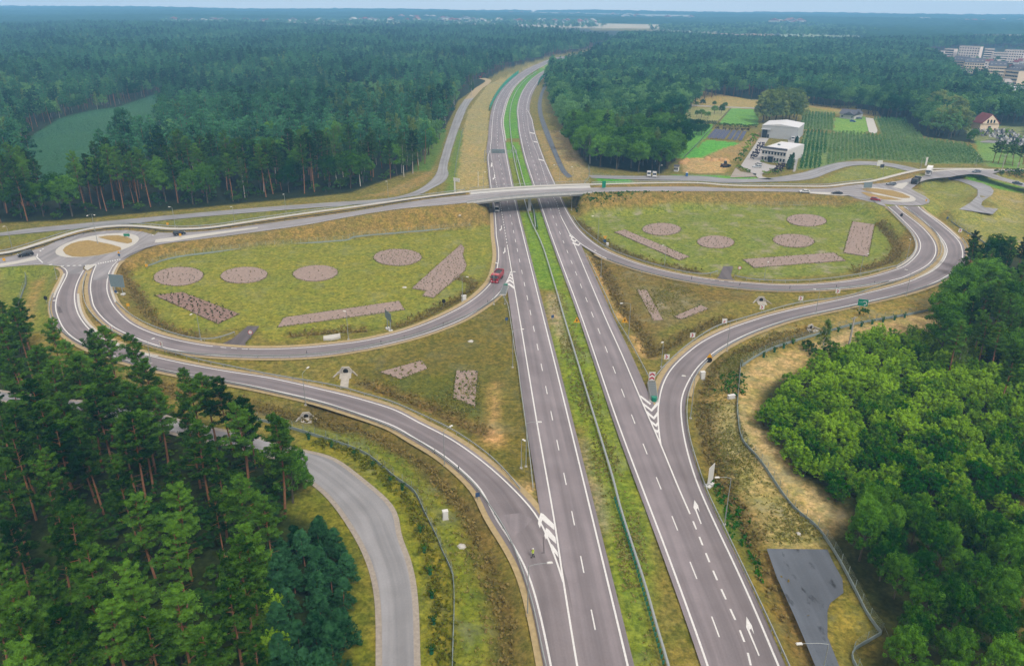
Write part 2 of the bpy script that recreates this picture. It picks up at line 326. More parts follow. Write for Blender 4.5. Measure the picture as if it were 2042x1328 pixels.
def corridor(a, b, h):
    P1 = np.vstack([a, b[::-1]]); m = inpoly(GX, GY, P1); Hh[m] = np.minimum(Hh[m], h)
corridor(off(LC_mid, 4.5), off(RC_mid, -8.5), BASE)
ramp_mask = np.zeros(GX.shape, bool)
ditches = [
 'K 60,20 250,110 420,190 560,270 650,350 720,420 800,510 860,600 930,800 990,960 1020,1100 1040,1328 f 1015,1350',
 'B 1040,820 1300,930 C 400,1040 700,1110 1000,1170 1500,1300', 'E 100,210 500,350 1000,560 1380,720',
 'Q 1400,310 1480,430 1560,600 1680,760 1760,890', 'J 180,760 400,640 700,470 1000,380', 'L 150,0 170,150 200,280 270,450 340,560 400,700 480,850 560,1000 640,1200 f 1625,1345',
 'J 1880,480 1500,600 1200,700 950,760 800,900 740,1150', 'D 1060,260 1250,330 1130,470 900,590 700,680 400,790', 'C 1700,290 1300,310 900,350',
 'A 1200,700 1330,850 1420,1000 1550,1180 1700,1290 B 1200,250 1500,360', 'F 250,300 450,470 700,620 1000,720 1500,830', 'H 560,750 700,900 750,1020 650,1130 300,1230']
DW = []
ditch_d = np.full(GX.shape, 9.0)
for i, s in enumerate(ditches):
    q = D_(line(s, z=-.4), 1.0); DW.append(q); wd, dp = (3.4, 1.1) if i in (0, 1, 5) else (2.4, .7)
    for p in q:
        w = window(p[0], p[1], wd + 1)
        if w is None: continue
        d = np.hypot(GX[w] - p[0], GY[w] - p[1]) / wd; ditch_d[w] = np.minimum(ditch_d[w], d)
    
dig = np.clip(1 - ditch_d, 0, 1); Hh -= .9 * dig * dig * (3 - 2 * dig) * (Hh < .6)
Hh += .10 * np.sin(GX * .31 + 1.3 * np.sin(GY * .17)) * np.sin(GY * .27 + GX * .11) * (GY < 480) * (GY > 58)
ROADM = np.zeros(GX.shape, bool)
def depress(a, b, n=8):                     # keep the soil just under every paved sheet
    for p in fill(a, b, n):
        w = window(p[0], p[1], 1.6)
        if w is None: continue
        d = np.hypot(GX[w] - p[0], GY[w] - p[1]); Hh[w] = np.where(d < 1.5, np.minimum(Hh[w], p[2] - .13), Hh[w]); ROADM[w] |= d < 1.3

# plant cover / soil colour per vertex
C0 = A(124, 118, 62)
CV = np.empty(GX.shape + (3,)); CV[:] = C0
LCG = np.zeros(GX.shape)                     # how patchy with bare soil
def cover(spec, rgb, patch=None, z=-.3):
    poly = line(spec, z=z); m = inpoly(GX, GY, poly); CV[m] = A(*rgb)
    if patch is not None: LCG[m] = patch
    return m
slope_m = (Hh > .15) & (GY < 480) & (GY > 60)
CV[slope_m] = A(134, 118, 72)
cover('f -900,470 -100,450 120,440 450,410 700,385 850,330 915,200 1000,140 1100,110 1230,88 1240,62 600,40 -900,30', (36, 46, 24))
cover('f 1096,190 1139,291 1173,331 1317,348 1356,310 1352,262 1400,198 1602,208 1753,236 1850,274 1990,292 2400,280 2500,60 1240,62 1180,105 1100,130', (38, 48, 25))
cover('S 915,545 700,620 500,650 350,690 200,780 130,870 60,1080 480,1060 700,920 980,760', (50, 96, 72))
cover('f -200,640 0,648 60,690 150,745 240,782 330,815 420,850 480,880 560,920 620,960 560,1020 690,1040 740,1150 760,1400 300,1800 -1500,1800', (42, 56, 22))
cover('f 560,1010 640,965 700,1040 745,1180 757,1345 690,1345 690,1100 620,1040', (112, 116, 40))
cover('T 850,390 1000,330 1500,275 2042,228 Q 400,190 690,165 840,140 830,330 780,420 700,540 560,610 380,690 200,760 D 0,850 C 1800,300 700,420 B 2042,250 1500,330 1100,230 A 1600,1200 1380,1000 1320,850 1290,760', (128, 133, 56), .25)
cover('F 250,280 450,250 900,222 1300,188 2042,168 H 0,575 400,612 560,720 680,900 690,1020 560,1120 300,1180 G 1900,560 1300,650 700,690 330,650 F 1700,850 1300,790 900,690 500,480 350,380', (120, 133, 60), .75)
cover('Q 985,70 1060,70 1150,70 1240,480 1330,620 1240,560 1180,520 1090,520 1040,420', (110, 142, 50), .1)
cover('Q 1130,600 1230,480 1330,640 1420,900 1560,1313 1290,1313 1200,950', (114, 136, 48), .3)
cover('K 1390,0 1570,0 1761,560 1761,1400 1640,1328 1480,560', (118, 136, 50), .25)
cover('N 885,830 975,830 1070,1090 940,1090', (104, 150, 52)); cover('Z 690,1300 670,1080 700,920 840,640 1000,480 1330,300 1330,360 1020,560 900,790 880,1000 920,1300', (96, 150, 58))
cover('N 905,920 955,920 1000,1085 940,1085', (120, 134, 60))
cover('Q 1140,540 1200,540 1260,800 1320,890 1240,860 1170,720', (158, 148, 132))
cover('V 880,0 950,0 1040,250 1000,280 930,170', (150, 140, 128)); cover('K 1400,190 1430,190 1550,660 1500,650 1430,420', (148, 138, 124))
cover('D 1540,480 1590,600 1640,900 1690,1300 E 1690,0 1760,600 1830,1100 1860,1327 1700,1290 1400,950 1000,680 500,410 0,220 D 0,1150 500,1010 1000,800 1350,600', (108, 104, 50), .2)
cover('E 0,230 300,190 700,150 1150,110 1290,110 1300,640 1200,560 900,440 400,280', (94, 100, 38), .1)
cover('E 60,200 180,190 700,390 1000,530 1290,650 1400,640 1440,150 1470,150 1490,560 1540,880 1420,880 1300,720 950,570 500,380', (196, 160, 118), .3)
cover('K 1085,420 1160,415 1195,570 1150,500', (190, 165, 128)); 
cover('F 340,640 400,640 560,930 740,1327 660,1327 500,960', (192, 160, 112), .15); cover('J 0,520 100,620 180,760 300,780 200,800 60,760 0,700', (192, 160, 112))
cover('F 380,640 560,700 1100,870 1600,1000 2042,1030 2042,1130 1500,1120 J 900,250 300,500 200,760 0,350', (118, 106, 60), .35)
cover('F 820,960 1000,960 1500,1100 1750,1150 1400,1200 1250,1290 1100,1327 1000,1250 900,1050', (126, 118, 78), .9)
cover('J 20,50 330,420 250,500 430,450 780,280 950,210 700,190 300,80', (120, 112, 74), .8)
cover('J 1880,560 1600,640 1250,790 1110,890 1060,1327 560,1327 600,1080 700,920 980,700 1400,490 2042,330 I 500,560 1000,430 1350,300 1300,480 1200,560', (140, 128, 76), .3)
cover('J 900,800 1100,760 1100,880 1080,1327 800,1327 740,1000', (160, 142, 92), .4)
cover('L 90,0 325,0 325,80 430,290 560,480 700,610 770,690 760,740 470,735 350,560 220,300', (158, 150, 108), .45)
cover('L 70,0 110,0 150,150 210,300 290,480 420,680 480,850 560,1050 680,1328 580,1328 400,950 250,600 130,330', (124, 118, 52), .2)
cover('L 140,380 220,400 330,570 400,760 430,900 340,760 240,600', (88, 124, 42))
cover('J 1110,900 1300,800 1700,680 2042,560 I 300,760 700,700 1200,590 1220,800 900,860 500,900 0,1060 J 1600,950 1300,1150 1290,1327 1080,1327', (174, 156, 118), .3)
cover('L 330,0 450,0 470,150 560,290 700,440 860,560 850,700 800,730 700,600 500,390 350,190', (178, 162, 126), .5)
cover('L 440,740 480,740 700,1328 660,1328', (186, 160, 116)); cover('L 780,760 840,900 1010,1170 890,1260 860,1328 790,1180 780,1020 850,970', (134, 128, 62), .3)
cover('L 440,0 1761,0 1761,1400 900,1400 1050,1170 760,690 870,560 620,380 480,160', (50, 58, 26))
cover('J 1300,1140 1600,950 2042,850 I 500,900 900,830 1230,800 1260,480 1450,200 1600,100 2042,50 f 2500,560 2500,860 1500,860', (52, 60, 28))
cover('b 0,1000 -150,760 150,740 450,745 1050,900 1050,1000 700,1300 200,1500 -500,1900 f 1700,390', (132, 138, 70), .45)
cover('H 900,420 1000,560 1300,690 1640,930 1720,1030 2042,1000 2042,300 1700,250 1350,270 1560,350 1700,400 1600,560 1780,600 1700,650 1400,600 1080,470', (140, 142, 78), .55)
cover('b 600,680 900,650 1916,890 1916,1010 1350,900', (100, 150, 50)); cover('b 1360,920 1916,1030 1916,1328 1440,1290 1120,1180', (150, 142, 88), .6)
cover('H 0,290 300,170 550,130 800,150 900,210 600,290 0,330', (128, 136, 70), .3)
cover('K 0,60 300,160 560,290 700,430 860,640 960,900 1020,1328 760,1328 760,860 570,455 320,250 0,150', (112, 124, 42), .3)
cover('K 0,150 320,250 570,455 760,860 760,1328 640,1328 600,700 520,500 300,330 0,240', (140, 134, 48), .3)
cover('K 0,240 60,260 300,300 490,470 590,700 640,1000 640,1400 580,1328 560,950 480,640 300,330 40,262', (120, 130, 44))
cover('A 0,720 400,730 620,720 560,930 500,1050 520,1200 560,1327 0,1327', (118, 128, 56), .2); cover('A 330,800 460,800 300,1327 200,1200', (150, 132, 84))
cover('f -600,480 0,461 300,440 600,417 800,402 900,393 900,400 700,425 400,452 330,450 200,447 0,495 -600,530', (118, 122, 60), .25)
cover('f 760,385 835,352 868,330 862,345 850,362 800,388 700,396', (144, 128, 86), .3)
cover('U 240,640 250,400 350,0 580,0 560,260 590,610', (160, 148, 106), .35); cover('Z 120,1328 230,930 350,770 480,600 680,500 880,420 1050,330 1300,270 1850,140 1992,95 1992,110 1300,330 900,440 600,680 500,920 480,1328', (156, 148, 108), .4)
cover('U 1270,560 1160,300 1050,0 1300,0 1620,420 1600,540', (150, 134, 94), .35); cover('U 1300,0 1330,0 1560,330 1610,420 1470,500 1300,300', (160, 144, 108))
cover('U 150,640 240,640 330,0 270,0 170,420', (104, 128, 56)); cover('U -200,420 0,420 130,120 160,0 60,0', (96, 124, 54))
cover('X 1100,150 300,10 150,130 600,185 880,190', (168, 150, 100)); cover('X 1320,90 1360,160 1870,160 1870,250 1330,220', (138, 140, 86)); cover('f 1340,190 1345,215 1602,212 1760,238 1750,222 1602,205', (165, 148, 98))
cover('X 600,185 880,200 880,360 470,350', (104, 158, 78)); cover('X 100,330 420,350 400,420 150,690 0,700 0,420', (96, 158, 66)); cover('X 350,505 710,540 620,700 120,700', (92, 168, 66))
cover('X 170,170 590,190 450,340 60,320', (150, 152, 108)); cover('X 700,540 800,470 900,420 900,480 640,720 300,690 500,600', (156, 136, 96))
cover('X 90,720 200,690 560,700 600,760 520,850 130,840', (188, 160, 118), .3); cover('X 0,860 520,870 880,890 890,915 500,925 60,900', (102, 160, 62))
for sp in ('X 1340,230 1652,250 1645,412 1310,395', 'O 768,762 900,778 1000,775 1460,815 1690,845 1745,870 1812,952 1500,955 1250,935 1080,926 960,945 850,978 722,992 740,880', 'O 1172,690 1345,700 1440,790 1462,808 1215,795'): cover(sp, (118, 142, 92))
cover('X 1660,280 1970,270 2042,400 1900,460 1650,420', (120, 160, 80)); cover('U 1660,480 2042,490 2042,540 1700,540', (84, 158, 60))
cover('Y 1180,1130 1992,1150 1992,1328 1300,1328', (124, 134, 96)); cover('b 1000,0 1916,80 1916,560 1250,500 1050,250', (112, 148, 80))
# ditch vegetation is darker brown sedge
dm = np.clip((1.0 - ditch_d) * 1.6, 0, 1)[..., None] * .75; CV = CV * (1 - dm) + np.array(A(100, 84, 54)) * dm
# soften zone borders
K = slice(i0y, i0y + NIY), slice(i0x, i0x + NIX)
for _ in range(2):
    c = CV[K]; c[1:-1, 1:-1] = .4 * c[1:-1, 1:-1] + .15 * (c[:-2, 1:-1] + c[2:, 1:-1] + c[1:-1, :-2] + c[1:-1, 2:])
TILES['g'] = (960, 440, 7.377)
# ------------------------------------------------------------------ roads
M_road = road_mat('asphalt', A(142, 134, 139)); M_ramp = road_mat('ramp_asphalt', A(137, 129, 133)); M_new = road_mat('light_asphalt', A(152, 149, 153))
M_serv = road_mat('service_asphalt', A(156, 156, 160)); M_dark = road_mat('dark_asphalt', A(100, 107, 118), .12, True); M_cross = road_mat('cross_asphalt', A(158, 155, 158)); M_black = road_mat('fresh_asphalt', A(104, 97, 100))
M_gravel = mat('gravel', A(172, 162, 150), .95, .22, 2.2); M_path = mat('pavement_concrete', A(206, 203, 196), .85, .07, .8); M_conc = mat('concrete', A(198, 194, 186), .85, .1, 1.2)
M_sand = mat('sandy_verge', A(184, 164, 122), .95, .2, 1.1); M_white = mat('road_paint', A(236, 236, 236), .6, .16, 3.5)
def road_strip(name, L, Rr, m, dz=0.0, parent=None, dep=True, n=None):
    n = n or max(len(L), len(Rr)); L = resamp(L, n).copy(); Rr = resamp(Rr, n).copy(); L[:, 2] += dz; Rr[:, 2] += dz
    Vv = np.concatenate([L, Rr]); k = np.arange(n - 1); F = np.stack([k, n + k, n + k + 1, k + 1], 1)
    me = np_mesh(name, Vv, F, m); c = .5 * (L + Rr); s = np.concatenate([[0], np.cumsum(np.linalg.norm(np.diff(c[:, :2], axis=0), axis=1))]); w = np.linalg.norm(L - Rr, axis=1)
    uv = np.empty((n - 1, 4, 2)); uv[:, 0] = np.stack([-w[:-1]/2, s[:-1]], 1); uv[:, 1] = np.stack([w[:-1]/2, s[:-1]], 1); uv[:, 2] = np.stack([w[1:]/2, s[1:]], 1); uv[:, 3] = np.stack([-w[1:]/2, s[1:]], 1)
    l = me.uv_layers.new(name='UVMap'); l.data.foreach_set('uv', uv.ravel().astype(np.float32))
    o = link(name, me, parent)
    if parent is None: struct(o)
    if dep: depress(L, Rr, 8 if w.max() < 14 else 12)
    return o
def road_poly(name, pts, m, dz=0.0, parent=None, dep=True):
    pts = np.asarray(pts, float).copy(); pts[:, 2] += dz; b = MB(); b.poly(pts); me = b.mesh(name, m); l = me.uv_layers.new(name='UVMap')
    for lp in me.loops: v = me.vertices[lp.vertex_index].co; l.data[lp.index].uv = (v.x, v.y)
    o = link(name, me, parent)
    if parent is None: struct(o)
    if dep:
        m_ = inpoly(GX, GY, pts); zz = pts[:, 2].min() if np.ptp(pts[:, 2]) < .2 else None
        if m_.any():
            if zz is None:
                ii = np.argwhere(m_); q = pts[:, :2]
                for a, b2 in ii:
                    dd = np.hypot(q[:, 0] - GX[a, b2], q[:, 1] - GY[a, b2]); wgt = 1 / (dd + .5) ** 2; Hh[a, b2] = min(Hh[a, b2], (wgt * pts[:, 2]).sum() / wgt.sum() - .3)
            else: Hh[m_] = np.minimum(Hh[m_], zz - .12)
        depress(pts, np.roll(pts, -1, 0), 3)
    return o
def paint(name, pts, w=.26, parent=None, dz=.012, m=None):
    L = off(pts, w/2, dz); Rr = off(pts, -w/2, dz); b = MB(); b.strip(L, Rr); return b.build(name, m or M_white, parent)
def dashes(name, pts, on_=4.0, per=12.0, phase=0.0, w=.2, parent=None, dz=.012):
    s = np.concatenate([[0], np.cumsum(np.linalg.norm(np.diff(pts[:, :2], axis=0), axis=1))]); N = normals(pts); b = MB(); a = phase % per - per
    at = lambda u: (np.array([np.interp(u, s, pts[:, k]) for k in range(3)]), np.array([np.interp(u, s, N[:, k]) for k in range(3)]))
    while a < s[-1]:
        if a > 0 and a + on_ < s[-1]:
            (p, n1), (q, n2) = at(a), at(a + on_); z = np.array([0, 0, dz]); b.quad(p + n1*w/2 + z, p - n1*w/2 + z, q - n2*w/2 + z, q + n2*w/2 + z)
        a += per
    return b.build(name, M_white, parent)
def on_road(x, y):
    i = np.clip(np.searchsorted(gx, x), 0, NX - 1); j = np.clip(np.searchsorted(gy, y), 0, NY - 1); return ROADM[j, i] | ROADM[np.maximum(j-1, 0), np.maximum(i-1, 0)]
def arc_of(pts, p):
    s = np.concatenate([[0], np.cumsum(np.linalg.norm(np.diff(pts[:, :2], axis=0), axis=1))]); return s[np.argmin(np.hypot(pts[:, 0]-p[0], pts[:, 1]-p[1]))]
def marks(name, specs, parent, z=.05, zf=None, dz=.014):
    b = MB()
    for sp in specs:
        q = line(sp, z, zf); q[:, 2] += dz; b.poly(q)
    return b.build(name, M_white, parent)
def between(c, p0, p1):                       # the stretch of c from nearest p0 to nearest p1
    i = int(np.argmin(np.hypot(c[:, 0]-p0[0], c[:, 1]-p0[1]))); j = int(np.argmin(np.hypot(c[:, 0]-p1[0], c[:, 1]-p1[1])))
    return c[i:j+1] if i <= j else c[j:i+1][::-1]
far = lambda c: c[-1]
LCr = road_strip('left_carriageway', off(LC_mid, 2.3), off(LC_in, -.9), M_road)
RCr = road_strip('right_carriageway', off(RC_in, .9), off(RC_mid, -2.4), M_road)
# slip road from the left roundabout down to the left carriageway
bot = between(LC_mid, OR_[-1], LC_mid[0]); ORx = np.concatenate([OR_, bot[1:]])
S1 = road_strip('left_outer_slip_road', off(ORx, .7), off(OL, -1.0), M_ramp, .006)
up = between(LC_mid, LC_out[0], IL_out[0]); ILx = np.concatenate([up, IL_out[1:]])
S2 = road_strip('left_loop_slip_road', off(ILx, .7), off(LC_out, -.8), M_ramp, .006)
up = between(RC_mid, RUR[0], RUL[0]); RULx = np.concatenate([up, RUL[1:]])
S3 = road_strip('right_outer_slip_road', off(RULx, .7), off(RUR, -1.0), M_ramp, .006)
up = between(RC_mid, RIL[0], ROL[0]); ROLx = np.concatenate([up, ROL[1:]])
S4 = road_strip('right_loop_slip_road', off(RIL, .8), off(ROLx, -.7), M_ramp, .006)
up = between(RC_mid, RC_right[0], RC_right[-1])
S5 = road_strip('merging_lane', up, off(RC_right, -.6), M_road, .006)
# cross road over the bridge with its two roundabouts
iL = np.argmin(np.abs(X_far[:, 0] - (RBL[0] - 12))); iR = np.argmin(np.abs(X_far[:, 0] - (RBL[0] + 12)))
CRl = road_strip('cross_road', X_far[:iL+1], X_near, M_cross)
CRr = road_strip('cross_road', X_far[iR:], X_near2, M_cross, .004)
RL = road_poly('roundabout', RBL_out, M_cross, .02); RR = road_poly('roundabout', RBR_out, M_cross, .02)
east_low = line('H 880,405 930,365 980,325 1050,300 1150,285 1300,272 b 640,672 900,640 1100,650 1320,720 1600,790 1916,890 f 2140,392', zf=z_cross)
east_up = line('f 2140,378 b 1916,810 1700,750 1480,690 1320,630 1480,590 1916,575', zf=z_cross)
RE = road_poly('eastern_road', np.concatenate([east_low, east_up, X_far2[::-1]]), M_cross, .012)
zs = lambda p: .05 + 3.0 * sstep((62 - math.hypot(p[0] - RBR[0] - 15, p[1] - RBR[1])) / 45)
spur = line('H 1335,268 1420,290 1600,330 1700,370 1735,410 1720,450 1620,520 1605,555 1640,580 1780,595 1725,650 1380,600 1500,530 1570,460 1570,400 1500,355 1380,310 1200,287', zf=zs)
stamp_up(fill(dens(spur[:10], 3), dens(spur[11:][::-1], 3), 5), 2.0, .3)
road_poly('gravel_spur', spur, M_serv, .0)
# pavements beside the cross road
road_strip('pavement', off(X_walk, 1.25), off(X_walk, -1.25), M_path, .10)
road_strip('pavement', *[line(s, zf=z_cross) for s in ('b 170,578 700,540 1200,540 1480,552 1916,545', 'b 170,603 700,560 1200,560 1480,575 1916,560')], M_path, .08)
isl = [('pavement', 'T -330,400 0,368 100,352 205,325 215,345 100,368 0,386 -330,425', z_cross), ('pavement', 'T 905,228 1000,215 1500,155 1500,162 1000,238 900,246', z_cross), ('pavement', 'A 880,655 980,655 890,715 855,690', z_cross),
       ('pavement', 'H 700,375 760,340 890,320 800,395', z_cross), ('pavement', 'H -140,425 0,428 90,432 260,460 180,462 0,450 -140,440', z_cross)]
for n_, s_, z_ in isl: road_poly(n_, line(s_, zf=z_), M_path, .05, dep=False)
# central islands: a raised concrete apron, grass and a path across
M_dry = mat('dry_grass', A(168, 142, 84), .95, .3, 1.4)
apl = circle_px(194, 490, 84.5, 20.5, zl, tilt=-.165); road_poly('island_apron', apl, M_path, .09, dep=False)
apr = circle_px(1765, 388.6, 62, 11.5, zr, tilt=.16); road_poly('island_apron', apr, M_path, .09, dep=False)
for s_, z_ in (('A 640,510 660,480 720,445 800,420 900,408 1000,425 1130,450 1230,480 1235,505 1150,530 1000,560 850,578 740,575 670,550', zl), ('A 1000,378 1080,362 1200,358 1290,372 1345,400 1345,430 1300,442 1200,425 1080,400', zl),
               ('H 385,400 440,385 560,395 700,410 800,440 880,475 880,488 800,490 690,470 560,440 440,420', zr), ('H 385,430 440,432 560,460 680,480 800,508 740,510 600,505 480,480 410,450', zr)):
    road_poly('island_grass', line(s_, zf=z_), M_dry, .16, dep=False)
# service roads, paths and accesses on the plain
Z0 = lambda p: -.10
def two(name, a, b, m, sh=None, z=-.10):
    a = D_(line(a, z=z)); b = D_(line(b, z=z))
    if sh: road_strip('gravel_shoulder', off(a, sh), off(b, -sh), M_gravel, -.02)
    return road_strip(name, a, b, m)
two('service_road', 'f -200,484 T 0,188 150,165 400,140 700,112 1000,85 1400,50 1800,20 2042,4 N 100,1165 250,1148 350,1122 430,1080 490,1020 520,930 560,800 620,640 660,580', 'f -200,490 T 0,206 300,178 700,142 1000,110 1500,67 2042,26 N 100,1186 300,1152 400,1132 480,1092 540,1060 568,1010 560,985 575,910 630,740 685,610 715,570', M_serv, None)
two('dirt_track', 'N 660,580 715,520 780,470 740,458', 'N 715,570 760,520 815,468 780,455', M_sand)
two('service_road', 'N 1380,1020 1600,1024 2042,1024 O 300,1038 500,1040 720,1012 880,966 980,944 1080,938 1250,948 1380,972 1490,1002', 'N 1400,1036 1600,1044 2042,1052 O 300,1062 500,1060 780,1046 920,1000 1030,966 1120,960 1250,968 1350,992 1460,1018', M_serv)
two('cycle_path', 'Z 1255,540 1190,680 1150,800 1148,950 1195,1130 U 1140,0 1240,240 1330,430 1390,485', 'Z 1270,580 1215,720 1195,850 1215,1000 1290,1200 U 1190,0 1290,240 1380,420 1440,472', M_dark)
two('service_road', 'f 410,1420 K 408,1328 400,980 370,840 320,720 220,560 130,450 50,390 M 1500,345 1350,262 1200,228 1000,186 850,150 650,95 450,55 f 60,806 -160,772'[::1], 'f 835,1420 K 567,1328 560,1000 542,860 505,735 462,660 480,610 466,560 420,500 300,400 180,305 110,268 30,262 M 1450,238 1300,190 1100,148 900,105 780,62 600,28 480,12 f 60,790 -160,756'.replace('f 835,1420', 'f 826,1420'), M_serv, .9) if False else None
sv_l = D_(line('f 763,1440 K 408,1328 400,980 370,840 320,720 220,560 130,450 50,390 M 1500,345 1350,262 1200,228 1000,186 850,150 650,95 450,55 f 60,806 -160,772', z=-.1)); sv_r = D_(line('f 828,1440 K 567,1328 560,1000 542,860 505,735 462,660 480,610 466,560 420,500 300,400 180,305 110,268 30,262 M 1450,238 1300,190 1100,148 900,105 780,62 600,28 480,12 f 60,790 -160,756', z=-.1))
road_strip('gravel_shoulder', off(sv_l, .9), off(sv_r, -.9), M_gravel, -.03); road_strip('service_road', sv_l, sv_r, M_serv)
road_poly('asphalt_apron', line('L 470,738 775,742 800,800 850,890 855,960 790,1010 775,1050 775,1180 835,1328 875,1440 745,1440 715,1328 620,1100 520,880', z=-.1), M_dark)
a1 = line('C 190,462 205,445 330,380 480,255 600,255 500,380 455,425 460,470', z=-.05); road_poly('field_access', a1, M_black)
a2 = line('F 1680,898 1710,860 1750,770 1850,770 1825,860 1840,895 1890,930', z=-.05); road_poly('field_access', a2, M_black)
road_poly('yard_pavement', line('X 890,485 990,490 940,560 900,730 1000,760 1140,780 1030,800 920,850 920,880 1050,912 890,905 850,870 700,770', z=-.1), mat('block_paving', A(186, 182, 180), .9, .08, 2))
road_poly('yard_pavement', line('X 1180,500 1300,500 1285,560 1230,830 1255,830 1300,640 1305,590 1200,670', z=-.1), mat('yard_gravel', A(170, 168, 166), .9, .08, 2))
road_poly('gravel_pad', line('X 650,790 700,830 860,850 850,880 590,890', z=-.1), M_gravel)
road_poly('house_drive', line('O 1120,685 1165,690 1190,760 1185,780 1140,770', z=-.1), M_path)
road_poly('village_street', line('Y 700,590 720,580 800,640 850,680 790,680', z=0.3), M_serv)
road_poly('graveyard_path', line('b 1100,20 1250,0 1916,60 1916,105 1300,50 1080,40', z=-.1), M_serv)
# sandy strips along the slip roads, pale gutters of concrete
for nm, c, d0, d1 in (('a', OL, -.9, -2.0), ('b', OR_, .6, 1.9), ('c', LC_out[70:], -.7, -2.2), ('d', IL_out, .6, 1.7), ('e', RIL[40:], .7, 1.8), ('f', ROL[14:], -.6, -1.6), ('g', RUL[6:], .6, 2.0), ('h', RUR[40:], -.9, -2.0)):
    road_strip('sandy_verge', off(c, max(d0, d1)), off(c, min(d0, d1)), M_sand, -.035)
for s_ in ('A 795,950 800,1040 830,1150 890,1250 980,1327 B 330,178 480,328 700,442 900,522 1100,562', 'A 655,745 600,870 560,940 545,990', 'A 1200,640 1165,700 1140,760 1130,850 1140,930 1178,1035', 'H 742,1198 880,1112 948,1000 940,920 900,840 840,770 750,680 680,600', 'H 1165,870 1225,960 1240,1040 1190,1140 1090,1230 940,1310', 'H 1385,900 1250,775 1150,700 1050,640 985,595'):
    c = D_(line(s_, zf=z_ramp)); road_strip('concrete_gutter', off(c, .32), off(c, -.32), M_path, .05, dep=False)
c = off(between(LC_in, line('U 740,110')[0], line('Z 960,500')[0]), -1.3); road_strip('concrete_gutter', off(c, .35), off(c, -.35), M_path, .03)
# ------------------------------------------------------------------ paint
for c, o in ((LC_in, LCr), (RC_in, RCr), (OL, S1), (OR_, S1), (LC_out, S2), (IL_out, S2), (RIL, S4), (ROL, S4), (RUL, S3), (RUR, S3), (RC_right, S5)):
    if c is LC_out:
        a = line('C 500,493', z=.05)[0]; b = line('C 130,465', z=.05)[0]; d = arc_of(c, a), arc_of(c, b)
        s = np.concatenate([[0], np.cumsum(np.linalg.norm(np.diff(c[:, :2], axis=0), axis=1))])
        paint('edge_line', c[s <= d[0]], .28, o, .02); paint('edge_line', c[s >= d[1]], .28, o, .02); dashes('edge_dashes', c[(s >= d[0]) & (s <= d[1])], 1.6, 2.9, .4, .26, o, .02)
    elif c is RIL:
        a = line('F 1600,905', z=.05)[0]; b = line('F 1880,937', z=.05)[0]; d = arc_of(c, a), arc_of(c, b); s = np.concatenate([[0], np.cumsum(np.linalg.norm(np.diff(c[:, :2], axis=0), axis=1))])
        paint('edge_line', c[s <= d[0]], .28, o, .02); paint('edge_line', c[s >= d[1]], .28, o, .02); dashes('edge_dashes', c[(s >= d[0]) & (s <= d[1])], 1.6, 2.9, .4, .26, o, .02)
    else: paint('edge_line', c, .3, o, .02 if o in (S1, S2, S3, S4, S5) else .014)
g0 = line('f 1010,492.6')[0]; u0 = line('f 978,298')[0]
paint('lane_line', between(LC_mid, LC_mid[0], g0), .28, LCr, .016); paint('lane_line', between(LC_mid, u0, LC_mid[-1]), .26, LCr, .016)
dashes('short_dashes', between(LC_mid, g0, u0), 2.0, 4.0, .5, .26, LCr, .016)
r0, r1, r2, r3 = line('L 95,580')[0], line('F 95,265')[0], line('Z 1005,930')[0], RC_mid[-1]
dashes('short_dashes', between(RC_mid, RC_mid[0], r0), 2.2, 4.2, .3, .28, RCr, .016); paint('lane_line', between(RC_mid, r0, r1), .28, RCr, .016)
dashes('short_dashes', between(RC_mid, r1, r2), 2.0, 4.0, .5, .26, RCr, .016); paint('lane_line', between(RC_mid, r2, r3), .26, RCr, .016)
def midline(a, b):
    n = 400; a = resamp(a, n); out = []
    for p in a:
        j = np.argmin(np.hypot(b[:, 0]-p[0], b[:, 1]-p[1])); out.append(.5 * (p + b[j]))
    return relax(np.array(out), 6)
mL = dens(midline(LC_in, LC_mid), 1.0, False); mR = dens(midline(RC_in, RC_mid), 1.0, False)
dashes('lane_dashes', mL, 4, 12, arc_of(mL, P(1188, 1258.3)), .2, LCr, .016); dashes('lane_dashes', mR, 4, 12, arc_of(mR, P(1391.7, 1158)), .2, RCr, .016)
marks('gore_chevrons', ['V 478,90 500,98 585,182 590,230 492,148 472,216 456,172', 'V 522,210 545,226 598,288 606,342 534,276 522,306 508,275', 'V 565,338 580,355 615,405 622,450 590,410 578,425 562,385'], S1, .056)
marks('gore_chevrons', ['R 155,390 172,395 258,460 250,475 165,408', 'R 180,450 200,465 260,512 318,440 330,430 325,470 265,535 190,478', 'R 208,525 225,530 280,580 322,525 322,560 285,605 222,555', 'R 240,600 258,612 300,645 320,620 320,650 303,670 255,630', 'R 275,672 290,685 310,700 322,690 322,715 312,725 285,695'], S3, .056)
road_poly('light_surface', line('A 640,668 850,664 845,715 826,745 690,750 693,722', zf=z_ramp), M_new, .02, S1, False); road_poly('light_surface', line('A 985,652 1190,616 1130,690 1100,770 1092,800 946,812 952,745', zf=z_ramp), M_new, .02, S2, False)
road_poly('repair_patch', line('A 580,1075 610,1080 638,1140 600,1148', zf=z_ramp), M_black, .022, S1, False); road_poly('repair_patch', line('K 1213,680 1219,680 1223,762 1205,764 1205,758 1216,756', z=.05), M_black, .016, S1, False); road_poly('repair_patch', line('g 1230,860 1330,835 1345,850 1240,900', z=.05), M_new, .006, RCr, False); road_poly('repair_patch', line('K 1010,570 1100,560 1160,590 1120,640 1060,680 1040,620', z=.05), M_road, .012, S1, False)
